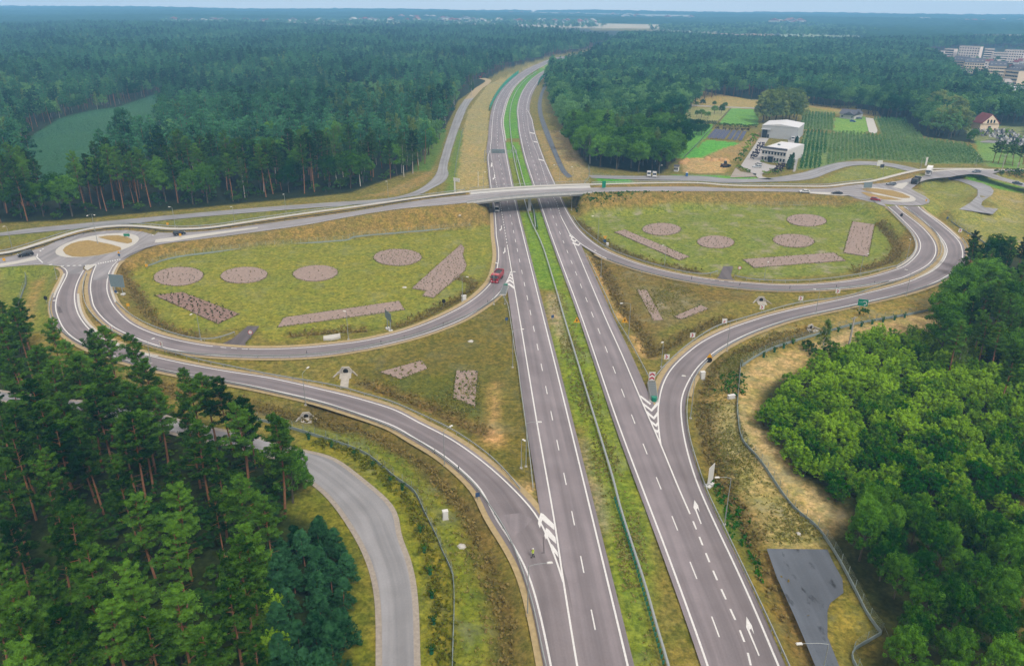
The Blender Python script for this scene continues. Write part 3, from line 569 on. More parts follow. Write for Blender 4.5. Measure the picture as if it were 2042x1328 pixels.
marks('gore_chevrons', ['D 1585,345 1607,330 1640,350 1662,370 1662,392 1607,350 1590,365', 'D 1580,310 1615,290 1652,320 1655,340 1615,310 1590,330', 'D 1600,285 1622,262 1645,285 1648,300 1622,280', 'D 1615,250 1630,235 1640,255 1640,265 1630,252'], S2, .056)
marks('gore_chevrons', ['g 1330,330 1350,345 1430,375 1465,330 1450,330 1425,355 1365,325', 'g 1310,275 1380,320 1410,285 1395,275 1378,298 1325,265', 'g 1290,225 1345,262 1372,250 1350,245 1300,212'], S4, .056)
for sp in ('W 400,65 428,105 440,158 425,125 416,137 455,243 447,246 405,140 392,120', 'W 796,950 838,1020 855,1085 832,1040 818,1052 897,1246 888,1249 808,1062 794,1030'): marks('turn_arrow', [sp], S3, .056)
for sp in ('g 290,75 300,75 302,130 285,140 275,155 262,135 280,125 290,125', 'g 340,400 350,400 355,465 340,470 330,490 315,470 335,460', 'U 612,330 618,330 622,365 610,378 606,360', 'U 640,445 646,450 646,490 628,506 624,490 638,485'): marks('turn_arrow', [sp], S2, .056)
for sp in ('U 1000,20 1055,31 1055,40 1003,29', 'U 1040,110 1085,120 1085,130 1042,120', 'U 1090,292 1150,306 1152,316 1092,302'): marks('closing_bar', [sp], S5, .056)
marks('give_way_teeth', [f'A {1000+i*24},{648-i*4.6} {1012+i*24},{645-i*4.6} {1008+i*24},{636-i*4.6} {996+i*24},{639-i*4.6}' for i in range(10)] + [f'A {620+i*60},{668-i*1} {650+i*60},{668-i*1} {650+i*60},{662-i*1} {620+i*60},{662-i*1}' for i in range(4)] + ['A 865,660 980,648 980,656 866,668'], RL, zf=zl, dz=.03)
marks('give_way_line', ['A 1555,345 1590,375 1590,405 1580,405 1580,378 1550,350', 'A 1585,425 1570,440 1562,437 1576,422', 'A 1560,452 1545,468 1536,464 1552,449', 'A 378,545 390,545 380,575 440,632 430,636 368,580', 'A 400,515 415,505 425,508 410,520', 'A 425,495 445,488 450,493 432,500'], RL, zf=zl, dz=.03)
marks('give_way_line', ['H 185,395 192,395 195,420 260,458 252,460 185,422'], RR, zf=zr, dz=.03)
paint('edge_line', X_near2[14:-6], .2, CRr, .02); paint('edge_line', X_near, .2, CRl, .02)
M_wall_patch = None
# ------------------------------------------------------------------ the ground mesh itself
dm_all = None
Vg = np.stack([GX, GY, Hh], -1).reshape(-1, 3); ii = np.arange(NX * NY).reshape(NY, NX)
Fg = np.stack([ii[:-1, :-1], ii[:-1, 1:], ii[1:, 1:], ii[1:, :-1]], -1).reshape(-1, 4)
def ground_mat():
    m = bpy.data.materials.new('grassland'); m.use_nodes = True; n = m.node_tree; b = n.nodes['Principled BSDF']; b.inputs['Roughness'].default_value = .95; b.inputs['Specular IOR Level'].default_value = .1
    at = n.nodes.new('ShaderNodeAttribute'); at.attribute_name = 'cover'; ab = n.nodes.new('ShaderNodeAttribute'); ab.attribute_name = 'bare'
    g = n.nodes.new('ShaderNodeNewGeometry')
    def noise(sc, det=5, rough=.6, stretch=None):
        t = n.nodes.new('ShaderNodeTexNoise'); t.inputs['Scale'].default_value = sc; t.inputs['Detail'].default_value = det; t.inputs['Roughness'].default_value = rough
        if stretch:
            mp = n.nodes.new('ShaderNodeMapping'); mp.inputs['Scale'].default_value = stretch; mp.inputs['Rotation'].default_value = (0, 0, .25); n.links.new(g.outputs['Position'], mp.inputs[0]); n.links.new(mp.outputs[0], t.inputs['Vector'])
        else: n.links.new(g.outputs['Position'], t.inputs['Vector'])
        return t.outputs[0]
    def mr(s, a, b2, lo, hi):
        r = n.nodes.new('ShaderNodeMapRange'); r.inputs[1].default_value = a; r.inputs[2].default_value = b2; r.inputs[3].default_value = lo; r.inputs[4].default_value = hi; n.links.new(s, r.inputs[0]); return r.outputs[0]
    def mix(f, c1, c2, mode='MIX'):
        k = n.nodes.new('ShaderNodeMix'); k.data_type = 'RGBA'; k.blend_type = mode
        for s, v in ((0, f), (6, c1), (7, c2)):
            if isinstance(v, (tuple, float, int)): k.inputs[s].default_value = v
            else: n.links.new(v, k.inputs[s])
        return k.outputs[2]
    big, mid, fine, streak, patch, tuft = noise(.035, 4), noise(.22, 5, .65), noise(1.3, 4, .7), noise(.5, 4, .6, (1, .15, 1)), noise(.11, 6, .7), noise(.55, 3, .6)
    c = at.outputs['Color']
    c = mix(mr(big, .38, .62, 0, .65), c, mix(1.0, c, (1.2, 1.06, .86, 1), 'MULTIPLY'))          # drier, yellower drifts
    c = mix(mr(mid, .47, .62, 0, .75), c, mix(1.0, c, (.74, .92, .62, 1), 'MULTIPLY'))                # lusher tufts
    c = mix(mr(streak, .48, .66, 0, .5), c, mix(1.0, c, (1.22, 1.12, .98, 1), 'MULTIPLY'))            # mown swathes
    c = mix(mr(tuft, .4, .6, .0, 1.0), mix(1.0, c, (.84, .88, .78, 1), 'MULTIPLY'), mix(1.0, c, (1.26, 1.2, 1.16, 1), 'MULTIPLY'))
    c = mix(mr(fine, .36, .64, .0, 1.0), mix(1.0, c, (.62, .66, .52, 1), 'MULTIPLY'), mix(1.0, c, (1.5, 1.44, 1.36, 1), 'MULTIPLY'))
    k = n.nodes.new('ShaderNodeMath'); k.operation = 'MULTIPLY'; n.links.new(mr(patch, .53, .66, 0, 1), k.inputs[0]); n.links.new(ab.outputs['Fac'], k.inputs[1])
    c = mix(k.outputs[0], c, (*A(176, 164, 142), 1))
    n.links.new(c, b.inputs['Base Color'])
    bp = n.nodes.new('ShaderNodeBump'); bp.inputs['Strength'].default_value = .7; bp.inputs['Distance'].default_value = .25; n.links.new(fine, bp.inputs['Height']); n.links.new(bp.outputs[0], b.inputs['Normal'])
    return m
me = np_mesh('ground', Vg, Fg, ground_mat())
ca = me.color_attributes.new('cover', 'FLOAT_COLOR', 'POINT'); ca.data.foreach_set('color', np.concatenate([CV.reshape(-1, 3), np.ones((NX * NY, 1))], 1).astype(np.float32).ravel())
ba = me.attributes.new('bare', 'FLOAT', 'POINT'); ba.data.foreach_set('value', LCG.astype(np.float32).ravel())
me.polygons.foreach_set('use_smooth', np.ones(len(me.polygons), bool))
struct(link('ground', me))
def ground_z(x, y):
    i = np.clip(np.searchsorted(gx, x) - 1, 0, NX - 2); j = np.clip(np.searchsorted(gy, y) - 1, 0, NY - 2)
    u = (x - gx[i]) / (gx[i+1] - gx[i]); v = (y - gy[j]) / (gy[j+1] - gy[j])
    return (Hh[j, i]*(1-u) + Hh[j, i+1]*u)*(1-v) + (Hh[j+1, i]*(1-u) + Hh[j+1, i+1]*u)*v
def G(x, y, z=None):                          # photograph point -> point on the modelled ground
    p = P(x, y, z if z is not None else -.3)
    for _ in range(6): p = P(x, y, .5 * p[2] + .5 * float(ground_z(p[0], p[1])))
    return p
# ------------------------------------------------------------------ vegetation: leaf-sized faces on modelled crowns
M_pine = foliage('pine_needles', A(20, 60, 12), A(118, 170, 58), .25, .30); M_pineD = foliage('dark_pine_needles', A(14, 56, 30), A(76, 132, 84), .2, .4)
M_leaf = foliage('oak_leaves', A(24, 80, 18), A(122, 180, 58), .3, .25); M_leafB = foliage('bright_leaves', A(34, 104, 6), A(186, 236, 58), .35, .45)
M_birch = foliage('birch_leaves', A(56, 98, 40), A(140, 168, 80), .35, .3); M_shrub = foliage('shrub_leaves', A(44, 88, 32), A(104, 140, 48), .3, .5)
M_will = foliage('willow_leaves', A(104, 136, 72), A(186, 204, 116), .3, .35); M_purple = foliage('purple_leaves', A(58, 46, 74), A(84, 62, 90), .2, .5)
M_bark = mat('pine_bark', A(150, 104, 72), .9, .3, 2.0); M_barkg = mat('grey_bark', A(96, 88, 74), .9, .3, 2.0); M_barkw = mat('birch_bark', A(214, 208, 198), .8, .25, 3.0)
M_weed = foliage('meadow_weeds', A(92, 112, 40), A(150, 146, 70), .3, .8); M_reed = foliage('ditch_sedge', A(122, 114, 60), A(176, 154, 94), .3, .8)
def leaf_quads(C, N, size, asp, rg, jit=.6):
    """quads at C facing N (jittered); returns V,F"""
    n = len(C); N = N + rg.normal(0, jit, (n, 3)); N /= np.linalg.norm(N, axis=1)[:, None] + 1e-9
    T = np.cross(N, rg.normal(0, 1, (n, 3))); T /= np.linalg.norm(T, axis=1)[:, None] + 1e-9; B = np.cross(N, T)
    s = size * rg.uniform(.7, 1.3, n)[:, None] if np.isscalar(size) else size[:, None]
    a, b = T * s * .5, B * s * asp * .5
    V = np.stack([C - a - b * .35, C + b, C + a + b * .35 * 0 + a * 0.1, C - b], 1).reshape(-1, 3)        # kite-shaped, like a leaf spray
    return V, np.arange(n * 4).reshape(n, 4)
def rand_dir(n, rg): v = rg.normal(0, 1, (n, 3)); return v / np.linalg.norm(v, axis=1)[:, None]
def tree_mesh(name, kind, seed, hi=True):
    """returns crown mesh, trunk mesh (height 1:1 metres)"""
    rg = np.random.default_rng(seed); t = MB(); C, N, S = [], [], []; asp = .5; mc, mt = M_leaf, M_barkg
    def clump(c, r, n, size, up=.2, flat=1.0):
        d = rand_dir(n, rg); rr = r * rg.uniform(.35, 1, n)[:, None] ** .6; C.append(np.asarray(c) + d * rr * np.array([1, 1, flat])); nn = d.copy(); nn[:, 2] += up; N.append(nn); S.append(size * rg.uniform(.65, 1.35, n))
    if kind == 'sapling':                       # several leaders, each a loose pointed spray
        h = 7; mc, mt = M_leafB, M_barkg; asp = .42
        for i in range(9):
            az = i * 2.4; rr = 1.75 * math.sqrt((i + .3) / 9); cx, cyy = rr*math.cos(az), rr*math.sin(az); hh = h * rg.uniform(.72, 1.02) * (1 - .1 * rr); t.tube([(cx*.2, cyy*.2, -.3), (cx*.7, cyy*.7, hh*.5), (cx, cyy, hh*.95)], [.06, .04, .015], 4, cap=False)
            for j in range(17):
                u = rg.uniform(0, 1) ** .75; z = hh * (.22 + .78*u); L = (1.05 * (1 - u) ** .8 + .1) * rg.uniform(.4, 1.15); a2 = rg.uniform(0, 6.28); clump((cx + L*math.cos(a2), cyy + L*math.sin(a2), z), .36, 22, .32, .75, .8)
            clump((cx, cyy, hh), .22, 16, .34, 1.2, 2.0)
        kind = 'done'
    if kind == 'pine':
        h = 20; mc, mt = M_pine, M_bark; bx, by = rg.normal(0, .45, 2); pts = [(bx*math.sin(3*z/h), by*math.sin(2.2*z/h), z) for z in np.linspace(-.4, h*.97, 8)]
        t.tube(pts, np.linspace(.23, .05, 8), 6 if hi else 4, cap=False); ax = lambda z: np.array([bx*math.sin(3*z/h), by*math.sin(2.2*z/h), z]); z0 = h * rg.uniform(.44, .56); nb = 34 if hi else 19; asp = .3 if hi else .55
        for i in range(nb):
            u = (i + rg.uniform(0, 1)) / nb; z = z0 + (h - z0) * u; L = (3.3 * (1 - u) ** .55 * min(1, .45 + u * 2.2) + .5) * rg.uniform(.65, 1.2) * (1 if hi else 1.15); az = i * 2.4 + rg.uniform(-.5, .5); el = rg.uniform(-.05, .45) + .5 * u
            d = np.array([math.cos(az)*math.cos(el), math.sin(az)*math.cos(el), math.sin(el)]); p0 = ax(z); p1 = p0 + d * L
            if hi: t.tube([p0, p0 + d*L*.55 + np.array([0, 0, -.1]), p1], [.06, .04, .015], 3, cap=False)
            k = (max(3, int(L * 6.0)) if hi else max(1, int(L * 1.1)))
            for j in range(k):
                f = rg.uniform(.3, 1.05); q = p0 + d * L * f + np.array([-d[1], d[0], 0]) * rg.normal(0, .42) * (L * .34) + np.array([0, 0, rg.normal(.1, .16)])
                clump(q, rg.uniform(.3, .52) if hi else rg.uniform(.8, 1.3), 38 if hi else 15, .31 if hi else .8, .7, .6)
        clump(ax(h), .6, 60 if hi else 14, .33 if hi else .8, .5)
        if hi:
            for i in range(9):
                z = rg.uniform(h*.22, z0); az = rg.uniform(0, 6.28); d = np.array([math.cos(az), math.sin(az), rg.uniform(-.15, .2)]); t.tube([ax(z), ax(z) + d * rg.uniform(.5, 2.0)], [.035, .012], 3, cap=False)
    elif kind == 'youngpine':
        h = 8; mc, mt = M_pineD, M_bark; t.tube([(0, 0, -.3), (0, 0, h*.95)], [.13, .03], 5, cap=False); asp = .28
        for i in range(64 if hi else 18):
            u = rg.uniform(0, 1) ** .8; z = .5 + (h - .6) * u; L = 2.1 * (1 - u) ** .75 + .25; az = rg.uniform(0, 6.28)
            for f in ((.5, .85, 1.0) if hi else (.8,)): clump((math.cos(az)*L*f, math.sin(az)*L*f, z + .25*f), .5 if hi else .8, 26 if hi else 13, .5 if hi else .85, .9, .8)
    elif kind in ('oak', 'sapling', 'shrub', 'willow', 'purple', 'ball'):
        h, rx, zc, rz, nc, ln, ls = dict(oak=(15, 4.6, 9.0, 5.8, 190, 62, .36), sapling=(7, 2.1, 4.2, 2.9, 50, 110, .27), shrub=(3, 1.5, 1.5, 1.4, 26, 60, .3), willow=(17, 5.0, 8.4, 8.4, 200, 56, .46), purple=(3.2, 1.5, 1.7, 1.5, 22, 70, .3), ball=(1.6, .8, .85, .75, 14, 60, .2))[kind]
        mc = dict(oak=M_leaf, sapling=M_leafB, shrub=M_shrub, willow=M_will, purple=M_purple, ball=M_leafB)[kind]
        t.tube([(0, 0, -.4), (rg.normal(0, .15), rg.normal(0, .15), h*.35), (rg.normal(0, .3), rg.normal(0, .3), h*.75)], [.028*h*.7+.03, .018*h*.7+.02, .02], 6 if hi else 4, cap=False); asp = .6
        for i in range(6 if hi and h > 5 else 0):
            az = i*1.1 + rg.uniform(-.3, .3); z = h*rg.uniform(.25, .5); t.tube([(0, 0, z), (math.cos(az)*rx*.7, math.sin(az)*rx*.7, z + h*.22)], [.012*h, .03], 4, cap=False)
        if not hi: nc = int(nc * .3); ln = int(ln * .5); ls *= 1.9
        for i in range(nc):
            d = rand_dir(1, rg)[0]; 
            if d[2] < -.55: d[2] *= -.6
            f = rg.uniform(.5, 1.0) ** .5; wob = 1 + .22*math.sin(3*math.atan2(d[1], d[0]) + seed) + .15*math.sin(5*d[2] + seed*2); c = np.array([d[0]*rx*f*wob, d[1]*rx*f*wob, zc + d[2]*rz*f]); r = rx * (rg.uniform(.13, .25) if hi else rg.uniform(.2, .34))
            dd = rand_dir(ln, rg); dd += .35 * d; dd /= np.linalg.norm(dd, axis=1)[:, None]; C.append(c + dd * r * rg.uniform(.55, 1.05, ln)[:, None] * np.array([1, 1, .85])); nn = dd + np.array([0, 0, .35]); N.append(nn); S.append(ls * rg.uniform(.6, 1.4, ln))
            if kind == 'sapling' and hi: clump(c + np.array([0, 0, r*.9]), r*.5, 26, ls*1.2, 1.0, 1.6)
    elif kind == 'birch':
        h = 17; mc, mt = M_birch, M_barkw; t.tube([(0, 0, -.4), (.2, 0, h*.5), (.1, .1, h*.95)], [.17, .11, .03], 6 if hi else 4, cap=False); asp = .6
        for i in range(110 if hi else 40):
            u = rg.uniform(0, 1); z = h*.3 + h*.72*u; L = (2.5*(1-u)**.7 + .3)*rg.uniform(.3, 1.1); az = rg.uniform(0, 6.28)
            clump((math.cos(az)*L, math.sin(az)*L, z - .2*L), .55 if hi else .8, 46 if hi else 18, .3 if hi else .75, .1, 1.4)
    V, F = leaf_quads(np.concatenate(C), np.concatenate(N), np.concatenate(S), asp, rg, .55)
    return np_mesh('crown', V, F, mc), t.mesh('trunk', mt), t, (V, F, mc, mt)
def joined(name, parts):                       # one mesh: crown and trunk of a far tree
    _, _, t, (V, F, mc, mt) = parts
    quads = [f for f in t.f if len(f) == 4]; Vt = np.array(t.v); Ft = np.array(quads) + len(V)
    return np_mesh(name, np.concatenate([V, Vt]), np.concatenate([F, Ft]), [mc, mt], np.concatenate([np.zeros(len(F)), np.ones(len(Ft))]))
LIB = {}
for kind, n in (('pine', 6), ('youngpine', 3), ('oak', 4), ('sapling', 4), ('shrub', 3), ('willow', 2), ('birch', 3), ('purple', 1), ('ball', 2)):
    LIB[kind] = [tree_mesh(kind, kind, 100 * (i + 1) + len(kind), True) for i in range(n)]
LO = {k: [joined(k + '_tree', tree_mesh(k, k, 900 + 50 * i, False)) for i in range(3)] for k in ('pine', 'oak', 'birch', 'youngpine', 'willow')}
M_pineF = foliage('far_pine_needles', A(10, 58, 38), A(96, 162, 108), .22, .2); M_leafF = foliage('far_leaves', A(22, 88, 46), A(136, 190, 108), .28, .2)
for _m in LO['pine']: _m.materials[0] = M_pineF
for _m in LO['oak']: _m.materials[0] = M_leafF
HT = dict(pine=20, youngpine=8, oak=15, sapling=7, shrub=3, willow=17, birch=17, purple=3.2, ball=1.6)
NAME = dict(pine='pine_tree', youngpine='young_pine', oak='broadleaf_tree', sapling='young_broadleaf_tree', shrub='shrub', willow='willow_tree', birch='birch_tree', purple='purple_shrub', ball='clipped_shrub')
CAT = dict(pine='pine tree', youngpine='pine tree', oak='tree', sapling='tree', shrub='shrub', willow='tree', birch='birch tree', purple='shrub', ball='shrub')
taken = {}
M_horn = foliage('hornbeam_leaves', A(28, 88, 14), A(134, 196, 54), .3, .3)
LIB['hornbeam'] = [(lambda c: (c.materials.clear(), c.materials.append(M_horn), (c, p_[1], p_[2], p_[3]))[2])(p_[0].copy()) for p_ in LIB['oak']]; HT['hornbeam'] = 15; NAME['hornbeam'] = 'hornbeam_tree'; CAT['hornbeam'] = 'tree'
def plant(kind, x, y, h, label, group, parts=True, z=None, wide=1.0, lo=False):
    k = h / HT[kind]; rz = random.uniform(0, 6.28); z = float(ground_z(x, y)) if z is None else z; w = k * wide * random.uniform(.92, 1.1)
    if lo:
        o = link(NAME[kind], random.choice(LO[kind]), None, (x, y, z), rz); o.scale = (w, w, k)
    elif parts:
        cm, tm, _, _ = random.choice(LIB[kind]); o = empty(NAME[kind], (x, y, z), rz); o.scale = (w, w, k); link('crown', cm, o); link('trunk', tm, o)
    else:
        key = kind; 
        if key not in taken: taken[key] = [joined(NAME[kind], p) for p in LIB[kind]]
        o = link(NAME[kind], random.choice(taken[key]), None, (x, y, z), rz); o.scale = (w, w, k)
    if parts and not lo: o.rotation_euler = (random.gauss(0, .035), random.gauss(0, .035), rz)
    return tag(o, label, CAT[kind], group)
def scatter(poly, d, n_try=None, rg=None, holes=(), existing=None):
    """dart throwing inside a ground polygon, spacing d"""
    rg = rg or np.random.default_rng(5); poly = np.asarray(poly)[:, :2]; lo, hi = poly.min(0), poly.max(0); cell = d / 1.4; grid = {}; out = []
    pre = [] if existing is None else list(existing)
    for p in pre: grid.setdefault((int(p[0]//cell), int(p[1]//cell)), []).append(p)
    n = n_try or int(2.6 * (hi[0]-lo[0]) * (hi[1]-lo[1]) / d / d); X = rg.uniform(lo[0], hi[0], n); Y = rg.uniform(lo[1], hi[1], n); ok = inpoly(X, Y, poly)
    for h in holes: ok &= ~inpoly(X, Y, h)
    for x, y in zip(X[ok], Y[ok]):
        i, j = int(x//cell), int(y//cell)
        if any((x-p[0])**2 + (y-p[1])**2 < d*d for a in (-2, -1, 0, 1, 2) for b in (-2, -1, 0, 1, 2) for p in grid.get((i+a, j+b), ())): continue
        grid.setdefault((i, j), []).append((x, y)); out.append((x, y))
    return out
seen = lambda x, y, z: (lambda q: -60 < q[0] < 2100 and q[1] < 1420)(proj((x, y, z)))
seen_wide = lambda x, y, z: (lambda q: -260 < q[0] < 2300 and q[1] < 1420)(proj((x, y, z)))
rgT = np.random.default_rng(21)
L2 = lambda s, z=-.3: line(s, z=z)
road_hole = np.concatenate([off(sv_l, 2.0), off(sv_r, -2.0)[::-1]])
# --- the pine wood at lower left: crowns traced from the photograph, then filled in between
tops = px('M 175,265 270,130 420,155 370,545 455,745 470,910 870,430 855,605 1190,380 1190,690 1140,900 1215,620 690,465 690,65 985,115 1180,10 1365,70 200,20 60,60 0,300 640,80 880,960 1000,1145 330,1215 330,1020 50,1090 640,820 30,960 930,20 700,1040 90,1240 560,1000 B 330,375 480,350 745,435 955,610 1400,720 1570,750 1750,745 1900,1040 450,650 230,600 330,900 900,890 700,1180 100,1280 1050,900 f 20,705 70,690 110,725 160,705 215,735 60,765 130,785 190,775 30,800 95,822 250,768 20,855 150,835 A 150,1110 60,1180')
pl = []
for (tx, ty) in tops:
    hh = 18.0 + rgT.normal(0, .8); p = P(tx, ty, hh - .3)
    if inpoly(p[0], p[1], road_hole): p[1] += 3
    pl.append((p[0], p[1])); plant('pine', p[0], p[1], hh, 'bare stemmed pine in the lower left wood', 'pines in the wood at lower left', wide=1.12)
wood = L2('f -330,700 0,650 60,700 150,750 240,785 330,815 420,850 480,880 560,920 622,965 565,1015 545,1060 560,1150 560,1328 580,1500 200,1900 -1600,1900 -900,900')
extra = scatter(wood, 5.6, rg=rgT, holes=[road_hole], existing=pl); extra = [p for p in extra if seen(p[0], p[1], 16)]
extra.sort(key=lambda p: p[1])
for x, y in extra[:150]:
    pl.append((x, y)); plant('pine', x, y, rgT.uniform(12.5, 17), 'bare stemmed pine in the lower left wood', 'pines in the wood at lower left')
und = [p for p in scatter(wood, 3.6, rg=rgT, holes=[road_hole]) if seen(p[0], p[1], 2)]
for x, y in und[:290]: plant('shrub', x, y, rgT.uniform(1.6, 3.4), 'undergrowth shrub between the lower left pines', 'undergrowth in the wood at lower left', parts=False, wide=1.7)
for sp in ('M 1330,1000 1380,1090 1290,1080 1360,1260 1420,1290', 'M 1310,330 1380,420 1500,330'):
    for q in px(sp): p = G(*q); plant('sapling', p[0], p[1], rgT.uniform(4, 6), 'light green young tree at the pine wood edge', 'light green young trees by the pine wood')
p = G(*px('M 1470,510')[0]); plant('oak', p[0], p[1], 10.5, 'dark green oak between the pines and the bend of the service road', None, wide=.8)
yp = L2('M 1395,830 1480,700 1600,640 1690,680 1735,800 1745,1000 1730,1400 1650,1500 1380,1500 1400,1200')
for x, y in scatter(yp, 2.5, rg=rgT): plant('youngpine', x, y, rgT.uniform(5, 7.5), 'bushy young pine beside the grey service road', 'young pines beside the service road', wide=1.15)
# --- the dense young plantation and hornbeams at lower right
plz = L2('L 470,60 450,130 480,160 560,270 640,360 760,470 870,540 1000,560 1300,700 1761,900 2400,1000 2400,-300 1700,-330 1150,-330 980,-300 760,-190 620,-100', -.3)
n = 0
for x, y in sorted([p for p in scatter(plz, 2.75, rg=rgT) if seen(p[0], p[1], 6)], key=lambda p: p[1])[:300]: plant('sapling', x, y, rgT.uniform(4.0, 5.6), 'bright young tree in the dense right plantation', 'young trees of the plantation', parts=n < 300, wide=1.5); n += 1
hb = L2('L 880,600 860,700 960,850 1040,1000 1090,1160 1050,1260 1000,1400 1050,1700 2600,1700 2600,900 1700,800 1300,640 1050,540')
for x, y in [p for p in scatter(hb, 3.8, rg=rgT) if seen(p[0], p[1], 8)][:190]: plant('hornbeam', x, y, rgT.uniform(7, 10), 'round hornbeam in the lower right wood', 'hornbeams at lower right', wide=.85)
dk = L2('I 1250,560 1230,650 1240,800 1300,880 1600,1000 1750,1150 2042,1500 2900,1500 2900,200 1700,190 1500,210 1380,330')
tp = px('I 1740,70 1700,380 1830,400 1950,440 1450,250 1380,420 1300,560 1950,180 1480,140 1560,480 1640,610 1850,730 1950,1010 1700,680 1420,700')
dl = []
for i, (tx, ty) in enumerate(tp):
    hh = rgT.uniform(13, 16); p = P(tx, ty, hh); dl.append((p[0], p[1])); plant('oak' if i in (0, 4, 5, 8, 6) else 'pine', p[0], p[1], hh, ('dark broadleaf tree' if i in (0, 4, 5, 8, 6) else 'dark pine') + ' in the copse beyond the plantation', ('broadleaf trees' if i in (0, 4, 5, 8, 6) else 'pines') + ' of the right hand copse', wide=1.1)
for x, y in [p for p in scatter(dk, 5.0, rg=rgT, existing=dl) if seen(p[0], p[1], 10)][:80]:
    k = 'pine' if rgT.random() < .45 else 'oak'; plant(k, x, y, rgT.uniform(11, 15), ('dark broadleaf tree' if k == 'oak' else 'dark pine') + ' in the copse beyond the plantation', ('broadleaf trees' if k == 'oak' else 'pines') + ' of the right hand copse')
for sp in ('I 1330,1090 1420,1200 1460,1150 1250,1000 1350,1260',):
    for q in px(sp): p = G(*q); plant('birch', p[0], p[1], rgT.uniform(6, 9), 'slender birch between plantation and dark copse', 'birches beside the plantation', wide=1.5)
p = G(*px('J 1925,760')[0]); plant('birch', p[0], p[1], 9.5, 'lone green birch on bare soil beside the concrete pole', None, wide=1.5)
for q in px('J 1800,720 1850,770 1990,760 2030,700 1780,690'): p = G(*q); plant('shrub', p[0], p[1], 2.4, 'low shrub round the foot of the lone birch', 'shrubs below the lone birch', parts=False, wide=1.3)
p = G(*px('I 400,665')[0]); plant('shrub', p[0], p[1], 2.6, 'upright bright shrub below the green roundabout sign', None)
# --- big woods: front rows are trees of their own, the depth of the wood is one mass
FLn = L2('f -1500,520 -300,480 0,448 120,436 300,416 450,404 620,388 700,376 780,358 828,348 N 440,950 525,800 600,620 630,545 740,455 800,445 930,402 1000,374 1100,350 1250,315 1400,288 1530,262 1560,240')
FL = np.concatenate([FLn, L2('f 1250,72 1000,51 600,47 0,44 -1500,32', z=17)])
clr = L2('S 915,545 700,620 500,650 350,690 200,780 130,870 100,950 200,990 330,1000 480,950 640,830 860,700 960,640')
FM = np.concatenate([L2('f 1094,186 1111,233 1139,291 1173,327 1214,340 1317,346 1345,329 1358,300 1352,262 1360,232 1400,199 1441,193 1513,197 1602,208 1702,221 1753,235 1820,240 1850,272 1900,277 1925,252 1990,245 2042,247 2300,255 2700,200'), L2('f 2700,78 2042,72 1700,77 1560,75 1480,73 1330,65 1240,66', z=16), L2('Z 1992,100 1850,165 1600,255 1450,310 1340,355', z=13), L2('Z 1350,395 1340,440 1290,520')])
town = P(1835, 106), P(1930, 96), P(2500, 92), P(2500, 200), P(2042, 184), P(1965, 176), P(1885, 145)
town = np.array(town); estate = [town] + [L2('Y 1000,300 1440,300 2300,330 2300,620 1720,600 1700,470 1350,440 1300,500 1200,440', z=z) for z in (2, 7, 11, 15)] + [L2('Y 1600,580 2300,600 2300,800 1850,790 1680,700', z=z) for z in (1, 4, 7)]
ns = dict(pine=0, oak=0, birch=0)
front = []
FLx = [clr]
vis = 'S 915,548 700,625 500,655 350,695 200,785 140,880 360,900 450,830 560,755 690,650 900,665'
FLx += [L2(vis, z=z) for z in (5, 9, 13, 17, 20, 23)]
pts = scatter(FL, 5.4, rg=rgT, holes=FLx, n_try=330000)
pts = np.array([p for p in pts if seen_wide(p[0], p[1], 15)])
# big wood is cut where the view ends
order = np.argsort(np.hypot(pts[:, 0], pts[:, 1])); pts = pts[order]
noiseF = lambda x, y: math.sin(x*.021+1.1)*math.sin(y*.017-.4) + .6*math.sin(x*.05-y*.043)
stuff = dict(pine=[], oak=[], birch=[])
for i, (x, y) in enumerate(pts):
    d = math.hypot(x, y); e = noiseF(x, y); r = rgT.random(); k = 'oak' if r < (.10 + .3*(e > .3)) + (.3 if d > 560 and e > 0 else 0) else ('birch' if r > .94 else 'pine')
    qp = proj((x, y, 15))
    if 660 < qp[0] < 930 and 170 < qp[1] < 330 and r < .55: k = 'birch' if r < .3 else 'oak'
    stand = .72 + .36 * (.5 + .5 * math.sin(x*.011 + 2*math.sin(y*.006)) * math.sin(y*.009 + x*.004)) if d > 480 else 1.0
    lim = dict(pine=80, oak=60, birch=14)[k]; h = stand * dict(pine=rgT.uniform(19, 25), oak=rgT.uniform(13, 19), birch=rgT.uniform(16, 21))[k]
    if ns[k] < lim and seen(x, y, 15):
        ns[k] += 1; plant(k, x, y, h, dict(pine='tall pine at the front of the big left wood', oak='broadleaf tree at the front of the big left wood', birch='pale birch at the front of the big left wood')[k], dict(pine='front pines', oak='front broadleaf trees', birch='front birches')[k] + ' of the big left wood', parts=True)
    else: stuff[k].append((x, y, h * rgT.uniform(.82, 1.08)))
for q in px('S 1535,1120 N 438,900 360,1010 308,1030 330,960 575,650 700,560'):
    p = G(*q); plant('birch', p[0], p[1], rgT.uniform(17, 21), 'yellowish white stemmed birch edging the big left wood', 'birches along the left wood edge')
for x, y in scatter(L2('f -100,462 0,450 300,418 450,406 700,378 800,352 780,346 600,374 300,402 0,434'), 5.0, rg=rgT)[:40]: plant('shrub', x, y, rgT.uniform(2.5, 5), 'bushy shrub edging the big left wood', 'shrubs at the left wood edge', parts=False, wide=1.4)
pts = scatter(FM, 5.9, rg=rgT, holes=estate, n_try=330000); pts = np.array([p for p in pts if seen_wide(p[0], p[1], 15)]); pts = pts[np.argsort(np.hypot(pts[:, 0], pts[:, 1]))]
ns2 = dict(pine=0, oak=0, birch=0)
